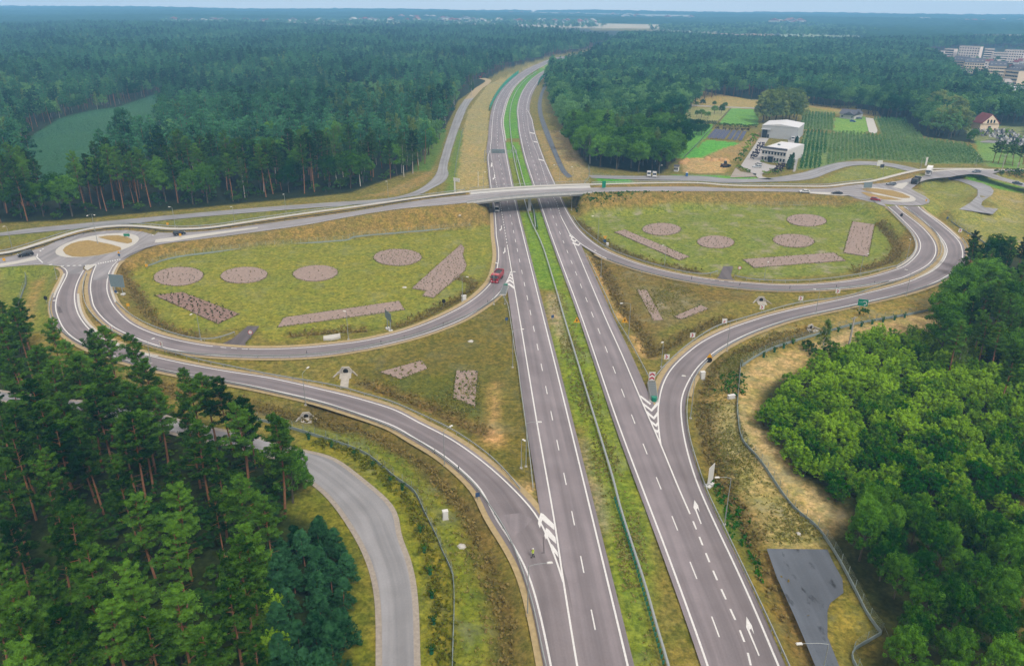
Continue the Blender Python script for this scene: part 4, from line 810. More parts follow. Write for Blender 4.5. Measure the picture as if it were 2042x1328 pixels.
for i, (x, y) in enumerate(pts):
    d = math.hypot(x, y); e = noiseF(x, y); r = rgT.random(); k = 'pine' if r < (.1 if d < 760 else .45 + .3*(e < 0)) else ('birch' if r > .94 and d < 560 else 'oak')
    lim = dict(pine=14, oak=80, birch=12)[k]; h = dict(pine=rgT.uniform(17, 22), oak=rgT.uniform(14, 20), birch=rgT.uniform(15, 19))[k]
    if ns2[k] < lim and seen(x, y, 15):
        ns2[k] += 1; plant(k, x, y, h, dict(pine='pine at the front of the right motorway wood', oak='full crowned tree fronting the right motorway wood', birch='birch at the front of the right motorway wood')[k], dict(pine='front pines', oak='front broadleaf trees', birch='front birches')[k] + ' of the wood right of the motorway', wide=1.15)
    else: stuff[k].append((x, y, h))
for x, y in [p for p in scatter(town, 11, rg=rgT) if seen(p[0], p[1], 5)][:45]: plant('oak', x, y, rgT.uniform(8, 13), 'dark broadleaf tree standing among the estate blocks', 'trees of the estate', lo=True)
# solitary clumps in the farmland
for q in px('X 925,330 985,335 1050,330 1120,330 1190,325 1260,315 960,290 1060,285 1160,285 1240,280'): p = G(*q); plant('willow', p[0], p[1], rgT.uniform(20, 24), 'tall grey willow behind the white hall', 'willows behind the white hall', wide=1.0)
for q in px('O 1530,790 1600,800 1660,790 1490,740 1560,760 1640,750 1450,720 1520,700 1600,720'): p = G(*q); plant('willow', p[0], p[1], rgT.uniform(18, 23), 'grey green willow beside the chapel yard', 'willows beside the chapel', wide=1.1)
for q in px('O 1720,840 1745,820'): p = G(*q); plant('oak', p[0], p[1], 8, 'small dark tree at the end of the corn field', 'small trees by the corn field')
for q in px('O 1860,950 1890,955 1930,955 1975,965 2010,970 2035,960'): p = G(*q); plant('pine', p[0], p[1], rgT.uniform(11, 13), 'dark pine in the clump beside the eastern road', 'pines beside the eastern road', wide=1.6)
for q in px('b 1700,330 1900,330'): p = G(*q); plant('birch', p[0], p[1], 11, 'yellowing birch in the clump beside the eastern road', 'birches beside the eastern road', wide=1.6)
for q in px('b 1400,620 1500,610 1600,590 1700,600 1800,620 1880,650 1650,660 1780,680 1900,720 1500,640'): p = G(*q); plant('shrub', p[0], p[1], rgT.uniform(1.5, 3), 'low garden shrub between the eastern roads', 'garden shrubs by the eastern road', parts=False, wide=1.5)
for q in px('X 170,420 210,470 250,450 300,460 330,440 140,500 260,420 100,390'): p = G(*q); plant('oak', p[0], p[1], rgT.uniform(6, 9), 'small tree on the lawn beside the solar field', 'small trees beside the solar field', wide=1.3)
# --- the depth of the woods: one mass of instanced trees per kind
def mass(name, kind, data):
    if not data: return
    d = np.array(data); V = np.stack([d[:, 0], d[:, 1], ground_z(d[:, 0], d[:, 1])], 1)
    me = bpy.data.meshes.new(name); me.vertices.add(len(V)); me.vertices.foreach_set('co', V.astype(np.float32).ravel()); sc = me.attributes.new('size', 'FLOAT', 'POINT'); sc.data.foreach_set('value', (d[:, 2] / HT[kind]).astype(np.float32))
    o = link(name, me); o['kind'] = 'stuff'; o['label'] = dict(pine='mass of dark pines filling the woods behind the front rows', oak='mass of broadleaf trees filling the woods behind the front rows', birch='scattered pale birches deep in the woods')[kind]
    g = bpy.data.node_groups.new(name, 'GeometryNodeTree'); g.interface.new_socket('Geometry', in_out='INPUT', socket_type='NodeSocketGeometry'); g.interface.new_socket('Geometry', in_out='OUTPUT', socket_type='NodeSocketGeometry')
    gi, go = g.nodes.new('NodeGroupInput'), g.nodes.new('NodeGroupOutput'); jn = g.nodes.new('GeometryNodeGeometryToInstance')
    for m_ in LO[kind]:
        src = bpy.data.objects.new(m_.name, m_); oi = g.nodes.new('GeometryNodeObjectInfo'); oi.inputs['Object'].default_value = src; oi.inputs['As Instance'].default_value = True; g.links.new(oi.outputs['Geometry'], jn.inputs[0])
    ip = g.nodes.new('GeometryNodeInstanceOnPoints'); ip.inputs['Pick Instance'].default_value = True
    rv = g.nodes.new('FunctionNodeRandomValue'); rv.data_type = 'FLOAT_VECTOR'; rv.inputs['Max'].default_value = (0, 0, 6.28)
    na = g.nodes.new('GeometryNodeInputNamedAttribute'); na.data_type = 'FLOAT'; na.inputs['Name'].default_value = 'size'
    js = g.nodes.new('GeometryNodeJoinGeometry')
    for nd in [x for x in g.nodes if x.bl_idname == 'GeometryNodeObjectInfo']: g.links.new(nd.outputs['Geometry'], js.inputs[0])
    g.nodes.remove(jn)
    g.links.new(gi.outputs[0], ip.inputs['Points']); g.links.new(js.outputs[0], ip.inputs['Instance']); g.links.new(rv.outputs['Value'], ip.inputs['Rotation']); g.links.new(na.outputs['Attribute'], ip.inputs['Scale'])
    g.links.new(ip.outputs[0], go.inputs[0]); md = o.modifiers.new('trees', 'NODES'); md.node_group = g
for sp in ('f 330,46.5 1010,44 1180,47 1180,57 1010,52 640,52 330,50', 'f 1330,57 1600,50 1715,64 1715,75 1480,72 1330,64'):
    q = px(sp)
    for _ in range(420):
        i = rgT.integers(len(q)); w3 = rgT.dirichlet((1, 1, 1)); j, k = rgT.integers(len(q)), rgT.integers(len(q)); x = q[i][0]*w3[0] + q[j][0]*w3[1] + q[k][0]*w3[2]; y = q[i][1]*w3[0] + q[j][1]*w3[1] + q[k][1]*w3[2]; c = P(x, y, 0)
        for _ in range(int(rgT.integers(1, 7))): stuff['oak'].append((c[0] + rgT.normal(0, 22), c[1] + rgT.normal(0, 8), rgT.uniform(9, 16)))
print('mass', {k: len(v) for k, v in stuff.items()})
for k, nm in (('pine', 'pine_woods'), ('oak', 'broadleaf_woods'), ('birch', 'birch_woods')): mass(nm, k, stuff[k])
clr2 = L2('S 915,545 700,620 500,650 350,690 200,780 130,870 70,1060 480,1040 700,900 970,750')
yo = [(x, y, rgT.uniform(2.0, 4.6)) for x, y in scatter(clr2, 3.6, rg=rgT)]
LO['youngpine2'] = LO['youngpine']; HT['youngpine2'] = 8
def mass2(name, data, label):
    stuff_l = bpy.data.objects; mass.__globals__['HT']['tmp'] = 8
    d = np.array(data); n0 = len(d); k = d[:, 2] / 8
    V0, F0 = [], []; me = LO['youngpine'][0]; v = np.empty(len(me.vertices) * 3, np.float32); me.vertices.foreach_get('co', v); v = v.reshape(-1, 3)
    sel = np.random.default_rng(3).choice(len(v) // 4 - 40, 36, replace=False); base = np.concatenate([v[i*4:i*4+4] for i in sel]); base = base * np.array([1.3, 1.3, 1]); nq = len(base) // 4
    ang = rgT.uniform(0, 6.28, n0); ca_, sa_ = np.cos(ang), np.sin(ang); B = base[None] * k[:, None, None] * np.array([1, 1, 1.0]); 
    X = B[..., 0]*ca_[:, None] - B[..., 1]*sa_[:, None] + d[:, 0:1]; Y = B[..., 0]*sa_[:, None] + B[..., 1]*ca_[:, None] + d[:, 1:2]; Z = B[..., 2] - .3
    o = link(name, np_mesh(name, np.stack([X, Y, Z], -1).reshape(-1, 3), np.arange(n0 * len(base)).reshape(-1, 4), foliage('seedling_needles', A(24, 76, 54), A(140, 200, 150), .3, .3))); o['kind'] = 'stuff'; o['label'] = label
mass2('tree_nursery', yo, 'rows of knee high young trees in the forest clearing')
FARM = [('f 330,46.5 640,44.5 1010,44 1010,50 700,52 330,50', (190, 178, 148), 0), ('f 640,41 1000,40 1010,43.6 640,44', (150, 166, 128), 0), ('f 1010,46.5 1180,47 1330,50 1320,58 1180,57 1010,52', (196, 184, 154), 0), ('f 1330,57 1440,55 1540,60 1540,67 1400,66 1330,64', (170, 176, 134), 0), ('f 1440,54 1600,50 1650,57 1540,59.5', (200, 172, 142), 0), ('f 1545,60 1650,57.5 1715,64 1715,75 1560,74', (164, 180, 136), 0), ('f 1400,66.5 1540,67.5 1550,73 1480,72', (206, 180, 148), 0), ('f 1945,70 2150,70 2150,76 1945,75', (204, 188, 160), 0), ('O 735,168 745,168 764,210 748,210', (190, 188, 182), 0), ('f 1060,25 1380,31 1380,35 1060,29', (188, 186, 172), 0)]
for sp, c, _ in FARM: q = line(sp, z=.4); b = MB(); b.poly(q); struct(b.build('field', mat('far_field', A(*c), .95, .15, .012)))
# --- far country: hazy woods as one rolling canopy, beyond two kilometres
def canopy():
    ys = np.concatenate([np.geomspace(1500, 5750, 130)]); V = []; xs_n = 330; F = []
    rg = np.random.default_rng(8); U = np.linspace(-1, 1, xs_n)
    Xg = U[None] * (ys[:, None] * .72 + 300); Yg = np.repeat(ys[:, None], xs_n, 1); open_ = np.zeros(Xg.shape, bool)
    for q in (FL, FM): open_ |= inpoly(Xg, Yg, q)
    for sp, _, _ in FARM: open_ |= inpoly(Xg, Yg, line(sp))
    for sp in ('f 320,42 1190,43 1250,80 600,58 320,56', 'f 1180,50 1330,50 1330,70 1180,70', 'f 1330,54 1720,60 1720,90 1330,80', 'f 1940,68 2200,68 2200,86 1940,86', 'f 1060,24 1380,32 1380,37 1060,29', 'f 400,36 520,36 520,39 400,39'): open_ |= inpoly(Xg, Yg, line(sp))
    open_ |= inpoly(Xg, Yg, town)
    w = 5*np.sin(Xg*.004+Yg*.0021) + 4*np.sin(Yg*.006-Xg*.0013); Z = 10 + w*.6 + rg.normal(0, 2.2, Xg.shape); Z[open_] = -4
    Xg = Xg + rg.normal(0, 1, Xg.shape) * ys[:, None] * .0012
    ii = np.arange(len(ys)*xs_n).reshape(len(ys), xs_n); Fq = np.stack([ii[:-1, :-1], ii[:-1, 1:], ii[1:, 1:], ii[1:, :-1]], -1).reshape(-1, 4)
    keep = (Z.ravel()[Fq] > -3).any(1) & ~((Yg.ravel()[Fq].mean(1) < 1500))
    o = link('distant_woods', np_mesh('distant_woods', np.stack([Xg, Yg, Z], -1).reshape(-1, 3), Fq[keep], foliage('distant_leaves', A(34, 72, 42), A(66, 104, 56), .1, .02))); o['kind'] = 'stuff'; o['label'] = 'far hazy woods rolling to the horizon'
canopy()
# ------------------------------------------------------------------ bridge
M_galv = mat('galvanised_steel', A(176, 184, 186), .5, .06, 3, .35); M_galvb = mat('weathered_steel', A(140, 160, 168), .55, .08, 2, .3); M_green = mat('green_barrier', A(40, 120, 96), .5, .05, 2)
M_dk = mat('dark_grey', A(52, 54, 58), .6, .05, 2); M_black2 = mat('black_rubber', A(26, 26, 28), .8, .1, 3); M_glass = mat('tinted_glass', A(38, 48, 58), .12, 0, 1, 0, 0, .6)
M_wht = mat('white_paint', A(232, 232, 230), .45, .04, 3); M_red = mat('red_paint', A(190, 34, 52), .4, .06, 3); M_yel = mat('yellow_sheet', A(240, 178, 36), .5, .04, 3); M_blue = mat('blue_sheet', A(58, 88, 130), .5, .04, 3)
M_teal = mat('green_sign_sheet', A(10, 140, 112), .45, .04, 3); M_fasc = mat('bridge_concrete', A(206, 206, 204), .8, .08, .6); M_conc2 = mat('stained_concrete', A(186, 180, 170), .9, .22, .9)
def rail(b, pts, w=.08, z0=.45, z1=.76, m=0): b.sweep(pts, [(-w/2, z0), (w/2, z0), (w*.9, (z0+z1)/2 - .05), (w/2, (z0+z1)/2), (w*.9, (z0+z1)/2 + .05), (w/2, z1), (-w/2, z1)], m)
def posts(b, pts, step, h, w=.1, m=0):
    q = dens(pts, step, False)
    for p in q: b.box((p[0], p[1], p[2] + h/2 - .15), (w, w, h + .3), 0, m)
def ground_line(spec, zf=None, step=2.0, rel=4):
    q = line(spec, zf=zf) if zf else np.array([G(*p) for p in px(spec)]); q = relax(dens(clean(q), step), rel)
    if not zf: q[:, 2] = ground_z(q[:, 0], q[:, 1])
    return q
def guardrail(spec, label, zf=z_ramp, step=4.0, mt=None, pts=None, name='guardrail', up=0.0, w=.12):
    q = pts if pts is not None else ground_line(spec, zf)
    t = empty(name, q[len(q)//2]); o0 = np.array(t.location); r = q - o0; r[:, 2] += up
    b = MB(); rail(b, r, w); b.build('rail', mt or M_galv, t); b = MB(); posts(b, r, step, .72); pp = b.build('post', mt or M_galv, t); pp['kind'] = 'stuff'
    return tag(t, label, 'guardrail', 'steel guardrails of the interchange')
near = lambda c, x: c[np.argmin(np.abs(c[:, 0] - x))]
def bridge_build():
    t = empty('road_bridge', (8, 322, 0)); o = np.array([8, 322, 0.0]); xs = np.linspace(-19, 34, 40)
    A1 = np.array([near(dens(X_near2, .5, False), x) for x in xs]); A2 = np.array([near(dens(X_walk, .5, False), x) for x in xs]); zz = A1[:, 2] * .5 + A2[:, 2] * .5
    A1 = relax(A1, 8) - o; A2 = relax(A2, 8) - o; A1[:, 1] -= .9; A2[:, 1] += 1.9; top = zz - .10
    for c in (A1, A2): c[:, 2] = top
    b = MB()
    for (da, db, h0, h1, m) in ((0.0, 0.0, -.30, 0.0, 0), (.55, -.55, -1.25, -.305, 0)):
        L_, R_ = A2.copy(), A1.copy(); L_[:, 1] -= da; R_[:, 1] += da
        up_ = np.array([0, 0, h1]); dn = np.array([0, 0, h0]); b.strip(L_ + up_, R_ + up_); b.strip(R_ + dn, L_ + dn); b.strip(R_ + up_, R_ + dn); b.strip(L_ + dn, L_ + up_)
        for k in (0, -1): b.quad(L_[k] + up_, R_[k] + up_, R_[k] + dn, L_[k] + dn)
    b.build('deck', M_fasc, t)
    b = MB(); e = A1.copy(); e[:, 1] -= .02; b.sweep(e, [(-.16, -.42), (.30, -.42), (.30, .14), (-.16, .14)]); b.build('kerb_beam', M_fasc, t)
    b = MB(); e = A2.copy(); b.sweep(e, [(-.30, -.42), (.16, -.42), (.16, .16), (-.30, .16)]); b.build('kerb_beam', M_fasc, t)
    b = MB(); q = e + np.array([0, 0, .16]); b.sweep(q, [(-.05, 1.05), (.05, 1.05), (.05, 1.15), (-.05, 1.15)]); b.sweep(q, [(-.03, .12), (.03, .12), (.03, .18), (-.03, .18)]); posts(b, q, 1.9, 1.1, .08); posts(b, q, .38, 1.05, .03); b.build('railing', M_galv, t)
    b = MB(); q = A1 + np.array([0, .12, .14]); rail(b, q); posts(b, q, 2, .72); b.build('bridge_guardrail', M_galv, t)
    px_, py_ = P(1056, 420, -.3)[:2]; zt = float(np.interp(px_, xs, top)) - 1.25
    b = MB(); b.box((px_ - 8, py_ + 2.2 - 322, (zt - .8)/2), (1.15, 5.6, zt + .8)); b.build('pier', M_fasc, t); b = MB(); b.box((px_ - 8, py_ + 2.2 - 322, zt - .16), (1.5, 6.4, .36)); b.build('pier_cap', M_conc, t)
    for x, sx in ((-17.6, 1), (32.6, -1)):
        i = np.argmin(np.abs(xs - x)); y0, y1 = A1[i, 1], A2[i, 1]; zt = top[i] - .32
        b = MB(); b.box((x - 8, (y0+y1)/2, zt/2 - .4), (1.4, y1 - y0 - .4, zt + .8)); b.build('abutment', M_fasc, t)
        for yy in (y0 + .3, y1 - .3):
            b = MB(); b.prism([(0, -1.5), (0, zt), (-sx*5.0, zt), (-sx*5.0, zt - 1.2)], yy - .25, yy + .25, 0, Matrix.Translation((x - 8 - sx*.7, 0, 0))); b.build('wing_wall', M_fasc, t)
    return tag(t, 'pale concrete road bridge carrying the cross road over the motorway', 'bridge')
bridge_build()
for s_, r_ in (('U 480,760 610,850', 0), ('U 1540,700 1400,790', 0)):     # paved cones beneath the bridge ends
    pass
# ------------------------------------------------------------------ guardrails
guardrail('A 545,960 512,1040 505,1120 525,1220 580,1310 B 140,340 270,430 440,510 640,590 840,650 1100,715 1400,778 C 300,850 600,910 900,980 1200,1050 1500,1140 1800,1250 E 200,590 400,690 600,790 800,905 950,1020 1100,1130 1280,1310 K 1050,700 1100,830 1150,980 1190,1150 1222,1328 f 1093,1350', 'steel guardrail along the outer edge of the left outer slip road')
guardrail('A 885,755 852,850 848,960 868,1060 910,1140 1000,1240 B 400,110 500,230 640,330 850,420 1050,482 1200,522 1400,587 1700,657 C 300,682 600,747 1000,817 1400,887 1800,1002 E 300,390 550,490 800,605 1000,700 1250,860 1500,1060 1720,1318', 'steel guardrail between the two left slip roads down to the gore')
guardrail('B 1200,522 1500,560 2042,577 C 600,580 900,579 1200,560 1500,522 1800,462 D 300,962 540,907 720,857 940,772 1120,702 1280,627 1400,547 1520,468', 'steel guardrail on the outer side of the left loop')
guardrail('A 1185,1045 1250,1112 1400,1222 B 740,92 880,192 1050,277 1250,347 1500,407 1650,417 1800,372 1880,337', 'steel guardrail inside the left loop bending into the field access')
guardrail('D 1548,480 1590,545 1610,640 1622,720 1645,870 1670,1060 E 1692,20 1722,260 1780,680 1820,1000 1852,1310', 'steel guardrail along the hard shoulder of the left carriageway', Z0)
guardrail('f 1336,1345 W 200,1328 120,1080 60,850 0,650 V 1222,385 1105,10 K 1580,450 1500,180 1445,0 Q 1310,920 1240,690 1180,480 1110,260 1050,130 1012,15 U 960,760 905,560 850,330 830,200 810,50 Z 800,1300 775,1090 780,950 820,780 900,630 1000,520 1130,430', 'long steel guardrail down the middle of the grass median', Z0, w=.26)
guardrail('U 1062,1000 1040,820 1010,740 945,540 890,330 850,200 832,165', 'second steel guardrail in the median passing under the bridge', Z0, w=.26)
guardrail('F 348,655 450,872 560,1102 660,1327 Q 1480,600 1600,790 1740,1052', 'steel guardrail beside the right carriageway above the gore', Z0)
guardrail('J 222,1012 330,882 500,722 700,572 900,462 1150,392 1400,317 1700,237 G 1500,882 1750,797 2042,712 I 600,367 900,272 1050,192 1150,102 1200,32 H 1170,890 1100,800 1000,710 900,640 842,592', 'steel guardrail between the right outer slip road and the right loop')
guardrail('F 560,712 900,830 1300,925 1700,985 G 0,762 400,807 800,827 1200,817 1600,782 1900,732', 'steel guardrail on the outer side of the right loop')
guardrail('F 215,275 300,392 420,492 560,592 800,692 1100,782 1400,852 1600,872 1690,832', 'steel guardrail inside the right loop before the field access')
guardrail('F 1862,882 1920,907 2042,917 G 420,712 700,727 1100,722 1400,692 1700,642 1900,592 H 370,1290 560,1240 740,1190', 'steel guardrail inside the right loop after the field access')
guardrail('H 742,1192 880,1102 940,1000 925,900 850,800 740,680 655,592', 'steel guardrail on the right loop near the roundabout')
guardrail('H 1410,910 1470,1000 1465,1080 1430,1160 1330,1240 I 1200,320 1000,390 800,455 500,530 300,575 0,640 J 1700,385 1400,480 1150,580 950,690 770,825 660,960 600,1080 560,1250 R 570,560 590,750 660,1000 780,1328 L 230,590 330,800 440,1030 572,1320 f 1578,1345', 'long steel guardrail along the outside of the right outer slip road')
q = off(X_walk, 1.75); q[:, 2] += .0
guardrail('', 'steel guardrail beyond the pavement west of the bridge', pts=q[(q[:, 0] < -20) & (q[:, 0] > -330)]); guardrail('', 'steel guardrail beyond the pavement east of the bridge', pts=q[(q[:, 0] > 35) & (q[:, 0] < 175)])
q = off(X_far, .35); guardrail('', 'dark guardrail between carriageway and pavement west of the bridge', pts=q[(q[:, 0] < -20) & (q[:, 0] > -230)], mt=M_dk)
b = MB()
def green_wall(spec, spec2, label):
    q = ground_line(spec, Z0, 4.0); t = empty('noise_wall', q[len(q)//2]); r = q - np.array(t.location); pm = None
    for i in range(len(r) - 1):
        b = MB(); b.sweep(r[i:i+2], [(-.09, -.3), (.09, -.3), (.09, 3.2), (-.09, 3.2)]); b.build('panel', mat_nw, t)
        b = MB(); b.box((r[i, 0], r[i, 1], r[i, 2] + 1.6), (.26, .26, 3.9)); b.build('post', M_dk, t)
    tag(t, label, 'noise wall', 'green noise walls beyond the bridge')
mat_nw = mat('noise_wall_green', A(0, 186, 148, 1.4), .4, .06, .8)
green_wall('Z 505,935 540,850 600,740 680,630 780,530 890,440', '', 'bright green noise wall curving along the left carriageway beyond the bridge')
green_wall('Z 1150,600 1180,540 1230,480 1260,440', '', 'short green noise wall beside the right carriageway beyond the bridge')
b = MB(); q = ground_line('U 985,690 1020,760 1045,830 1062,900 1082,1010', Z0, 1.5); t = empty('glare_fence', q[len(q)//2]); r = q - np.array(t.location); b.sweep(r, [(-.06, .1), (.06, .1), (.06, 1.0), (-.06, 1.0)]); posts(b, r, 3, 1.1, .1); b.build('panel', mat('dark_green_sheet', A(20, 104, 84), .5, .05, 2), t); tag(t, 'dark green screen fence in the median just below the bridge', 'fence')
b = MB(); q = ground_line('V 1100,0 1150,150 1200,300 1320,700 1458,1185 f 1330,1328', Z0, 1.0); q = off(q, -.55); t = empty('anti_glare_screen', q[len(q)//2]); r = q - np.array(t.location)
for i, p in enumerate(r): b.box((p[0], p[1], p[2] + .75), (.35, .05, .7), .5)
pp = b.build('blade', M_green, t); pp['kind'] = 'stuff'; b = MB(); b.sweep(r, [(-.03, .35), (.03, .35), (.03, .42), (-.03, .42)]); b.build('rail', M_green, t); tag(t, 'row of small green anti glare blades on the median guardrail', 'screen')
# ------------------------------------------------------------------ fences
M_board = mat('fence_board', A(150, 166, 166), .7, .08, 1.2); M_wire = mat('fence_wire', A(150, 166, 160), .6, .0, 1)
def fence(spec, label, board=.5, h=2.0, step=3.0, col=None, zf=None):
    q = ground_line(spec, zf, 1.5, 1); t = empty('wire_fence', q[len(q)//2]); r = q - np.array(t.location); r[:, 2] -= .02
    if board: b = MB(); b.sweep(r, [(-.05, -.2), (.05, -.2), (.05, board), (-.05, board)]); b.build('foot_board', col or M_board, t)
    b = MB(); posts(b, r, step, h, .07)
    for k in (0, -1): b.tube([(r[k, 0] + .9, r[k, 1] - .5, r[k, 2]), (r[k, 0], r[k, 1], r[k, 2] + h*.85)], .035, 5)
    pp = b.build('post', M_wire, t); pp['kind'] = 'stuff'
    b = MB()
    for z in np.linspace(board + .15, h - .05, 6): b.sweep(r, [(-.008, z - .008), (.008, z - .008), (0, z + .012)])
    pp = b.build('wire', M_wire, t); pp['kind'] = 'stuff'
    return tag(t, label, 'fence', 'wire fences with a low board')
fence('C 470,1190 620,1222 900,1290 1020,1325 E 130,935 300,1060 450,1190 640,1325 K 570,455 620,560 680,680 720,780 760,862 760,1328 f 902,1350', 'wire fence with pale board curving above the lower left service road', zf=Z0)
fence('J 1105,865 1095,1000 1070,1327 L 325,80 350,200 430,290 500,390 560,480 630,560 700,610 760,680 830,790 920,960 980,1080 1045,1165', 'wire fence with pale board running down beside the plantation', zf=Z0)
fence('L 1045,1165 960,1215 888,1262 925,1345', 'end of a wire fence turning back beside the dark asphalt apron', zf=Z0)
fence('I 1210,570 900,645 600,695 300,752 0,835 J 1600,632 1400,702 1250,782 1120,868', 'wire fence with pale board between the right slip road and bare soil', zf=Z0)
fence('U 320,0 290,150 255,340 238,500 240,600', 'tall wire fence beside the straight left service road', .0, zf=Z0)
fence('T 850,385 1000,335 1300,295 1500,272 1800,248 2042,227 Q 0,217 300,187 690,157', 'wire fence at the foot of the western embankment', .35, zf=Z0)
fence('F 420,242 900,217 1300,182 2042,162 H 0,567 250,585 405,607', 'wire fence at the foot of the eastern embankment', .35, zf=Z0)
fence('A 265,780 268,840 245,900 210,1000 165,1105', 'short pale fence in the meadow at the left edge', .5, zf=Z0)
fence('H 1255,690 1350,760 1470,840 1640,940 1720,1040', 'dark wire fence on the grass right of the right roundabout', .3, zf=Z0)
fence('X 120,690 250,560 350,450 430,365 600,190', 'dark fence along the left side of the solar field', .4, 1.2, 3, M_dk); fence('X 150,160 600,182 880,192', 'white fence behind the lawn and the garden plot', .9, 1.2, 4, M_wht); fence('X 90,885 520,885 850,880', 'low wire fence before the sandy building plot', 0, 1.2)
fence('U 1600,385 1610,470 1555,545 ', 'wire fence at the end of the cycle path', .2); fence('U 1640,450 1900,478 2042,492', 'wire fence round the small bright lawn', .1, 1.1)
# ------------------------------------------------------------------ lamps
def lamp(base, top, head, label, zf=None, double=False, group='street lamps of the interchange'):
    b0 = on(base, zf) if zf else G(*base); h = 9.0
    for k in np.arange(3.5, 14, .1):
        if proj((b0[0], b0[1], b0[2] + k))[1] <= top[1]: h = k; break
    t = empty('street_lamp', b0); b = MB(); b.tube([(0, 0, -.3), (0, 0, h*.5), (0, 0, h)], [.10, .075, .05], 6); b.build('pole', M_galv, t)
    b = MB(); b.box((0, 0, .06), (.5, .5, .3)); b.build('footing', M_conc, t)
    heads = [head] if head else []
    if double: heads = [(top[0] - double, top[1] + 2), (top[0] + double, top[1] + 1)]
    for hd in heads:
        w = P(hd[0], hd[1], b0[2] + h + .35) - b0; w[2] = h + .35; L = math.hypot(w[0], w[1])
        if L > 4: w[:2] *= 4 / L
        u = w[:2] / max(.1, math.hypot(*w[:2])); b = MB(); b.tube([(0, 0, h - .05), (w[0]*.35, w[1]*.35, h + .22), (w[0], w[1], h + .32)], [.045, .04, .03], 5); b.build('arm', M_galv, t)
        b = MB(); b.box((w[0] + u[0]*.2, w[1] + u[1]*.2, h + .33), (.85, .36, .14), math.atan2(u[1], u[0]), taper=.8); b.build('lantern', M_wht, t)
    return tag(t, label, 'street lamp', group)
F_ = lambda s: px(s)[0]
for s in (('A 125,490', 'A 65,270', 'A 45,262', 'lamp at the far left edge before the roundabout', None), ('A 1785,270', 'A 1748,75', 'A 1728,65', 'lamp above the black car east of the left roundabout', None),
  ('T 1365,125', 'T 1352,42', 'T 1346,36', 'lamp on the cross road before the pine wood, nearest the black car', None), ('T 1665,77', 'S 1655,1135', 'S 1650,1130', 'lamp on the cross road between roundabout and dirt bank', None), ('N 217,1160', 'N 213,1060', 'N 208,1055', 'lamp on the cross road just left of the service road bend', None),
  ('A 580,800', 'A 535,655', 'A 520,650', 'lamp at the corner south of the left roundabout', None), ('A 560,1320', 'A 505,1035', 'A 548,1017', 'lamp leaning over the start of the left outer slip road', None), ('B 1535,405', 'B 1482,118', 'B 1438,133', 'lamp behind the brick red planting bed of the left loop', None),
  ('B 1030,640', 'B 990,418', 'B 1040,385', 'lamp between the two left slip roads', None), ('C 1070,1060', 'C 1040,742', 'C 1088,680', 'lamp on the outer slip road near the small culvert', None), ('C 1505,395', 'C 1480,122', 'C 1470,105', 'lamp beside the concrete slab in the left loop', None),
  ('D 1135,520', 'D 1132,268', 'D 1178,265', 'lamp with a white box at its foot in the left loop', None), ('D 1455,550', 'D 1465,132', 'D 1475,125', 'lamp in front of the red tipper truck', None), ('D 1566,545', 'D 1580,222', 'D 1652,213', 'lamp beside the crash cushion of the left gore', None),
  ('D 1645,1190', 'D 1645,815', 'D 1735,797', 'lamp by the left carriageway above the rectangular bed', None), ('E 1780,1075', 'E 1797,635', 'E 1908,617', 'nearer lamp of the pair above the sandy gore tip', None), ('E 1732,1090', 'E 1737,805', 'E 1752,797', 'shorter lamp of the pair above the sandy gore tip', None),
  ('E 952,1060', 'E 940,717', 'E 1010,663', 'lamp on the long bend of the left outer slip road', None), ('K 1137,1070', 'K 1150,826', 'K 1242,808', 'lamp beside the person in the yellow vest', None), ('F 470,510', 'F 485,268', 'F 425,260', 'lamp by the right loop near the yellow triangle sign', None),
  ('F 1148,775', 'F 1155,568', 'F 1140,558', 'lamp behind the long narrow bed of the right loop', None), ('F 500,880', 'F 512,645', 'F 448,612', 'lamp at the head of the right triangle', None), ('Q 1613,800', 'Q 1618,602', 'Q 1578,597', 'lamp beside the tan strip with the yellow sign', None),
  ('J 298,880', 'J 318,632', 'J 316,622', 'lamp near the tip of the right triangle', None), ('J 965,715', 'J 995,428', 'J 948,400', 'lamp outside the bend of the right outer slip road', None), ('I -80,650', 'J 1905,112', 'J 1868,86', 'lamp before the culvert between the right slip roads', None),
  ('R 605,595', 'R 655,242', 'R 555,218', 'lamp on the bend right of the gore chevrons', None), ('L 258,620', 'L 298,387', 'L 228,380', 'lamp on the green verge below the white sign', None), ('f 1630,1385', 'L 740,1218', 'L 642,1213', 'lamp reaching over the dark asphalt apron', None),
  ('G 630,710', 'G 655,572', 'G 695,488', 'lamp behind the guardrail before the long bed of the right loop', None), ('G 1605,665', 'G 1640,462', 'G 1688,440', 'lamp below the tall bed of the right loop', None), ('H 850,1100', 'H 885,920', 'H 888,905', 'lamp inside the tight bend of the right loop', None),
  ('I 840,460', 'I 880,218', 'I 848,195', 'lamp over the two right slip roads near the copse', None), ('H 985,180', 'H 1010,78', 'H 1060,72', 'lamp left of the white truck by the corn', None), ('H 1550,155', 'H 1575,52', 'H 1580,42', 'lamp at the right end of the corn field', None),
  ('N 1790,1040', 'N 1800,967', 'N 1806,962', 'lamp beside the two white vans', None), ('U 1440,520', 'U 1440,380', 'U 1436,372', 'lamp at the bend of the cycle path', None), ('U 1427,815', 'U 1430,665', 'U 1420,660', 'lamp in front of the eastern abutment', None), ('O 1440,980', 'O 1448,918', 'O 1478,916', 'lamp on the grass beside the corn field road', None), ('U 1305,500', 'U 1300,355', 'U 1255,352', 'lamp beside the right carriageway before the cycle path bend', None), ('U 530,600', 'U 530,430', 'U 545,425', 'lamp beside the white pole left of the carriageway', None)):
    lamp(F_(s[0]), F_(s[1]), F_(s[2]), s[3], s[4])
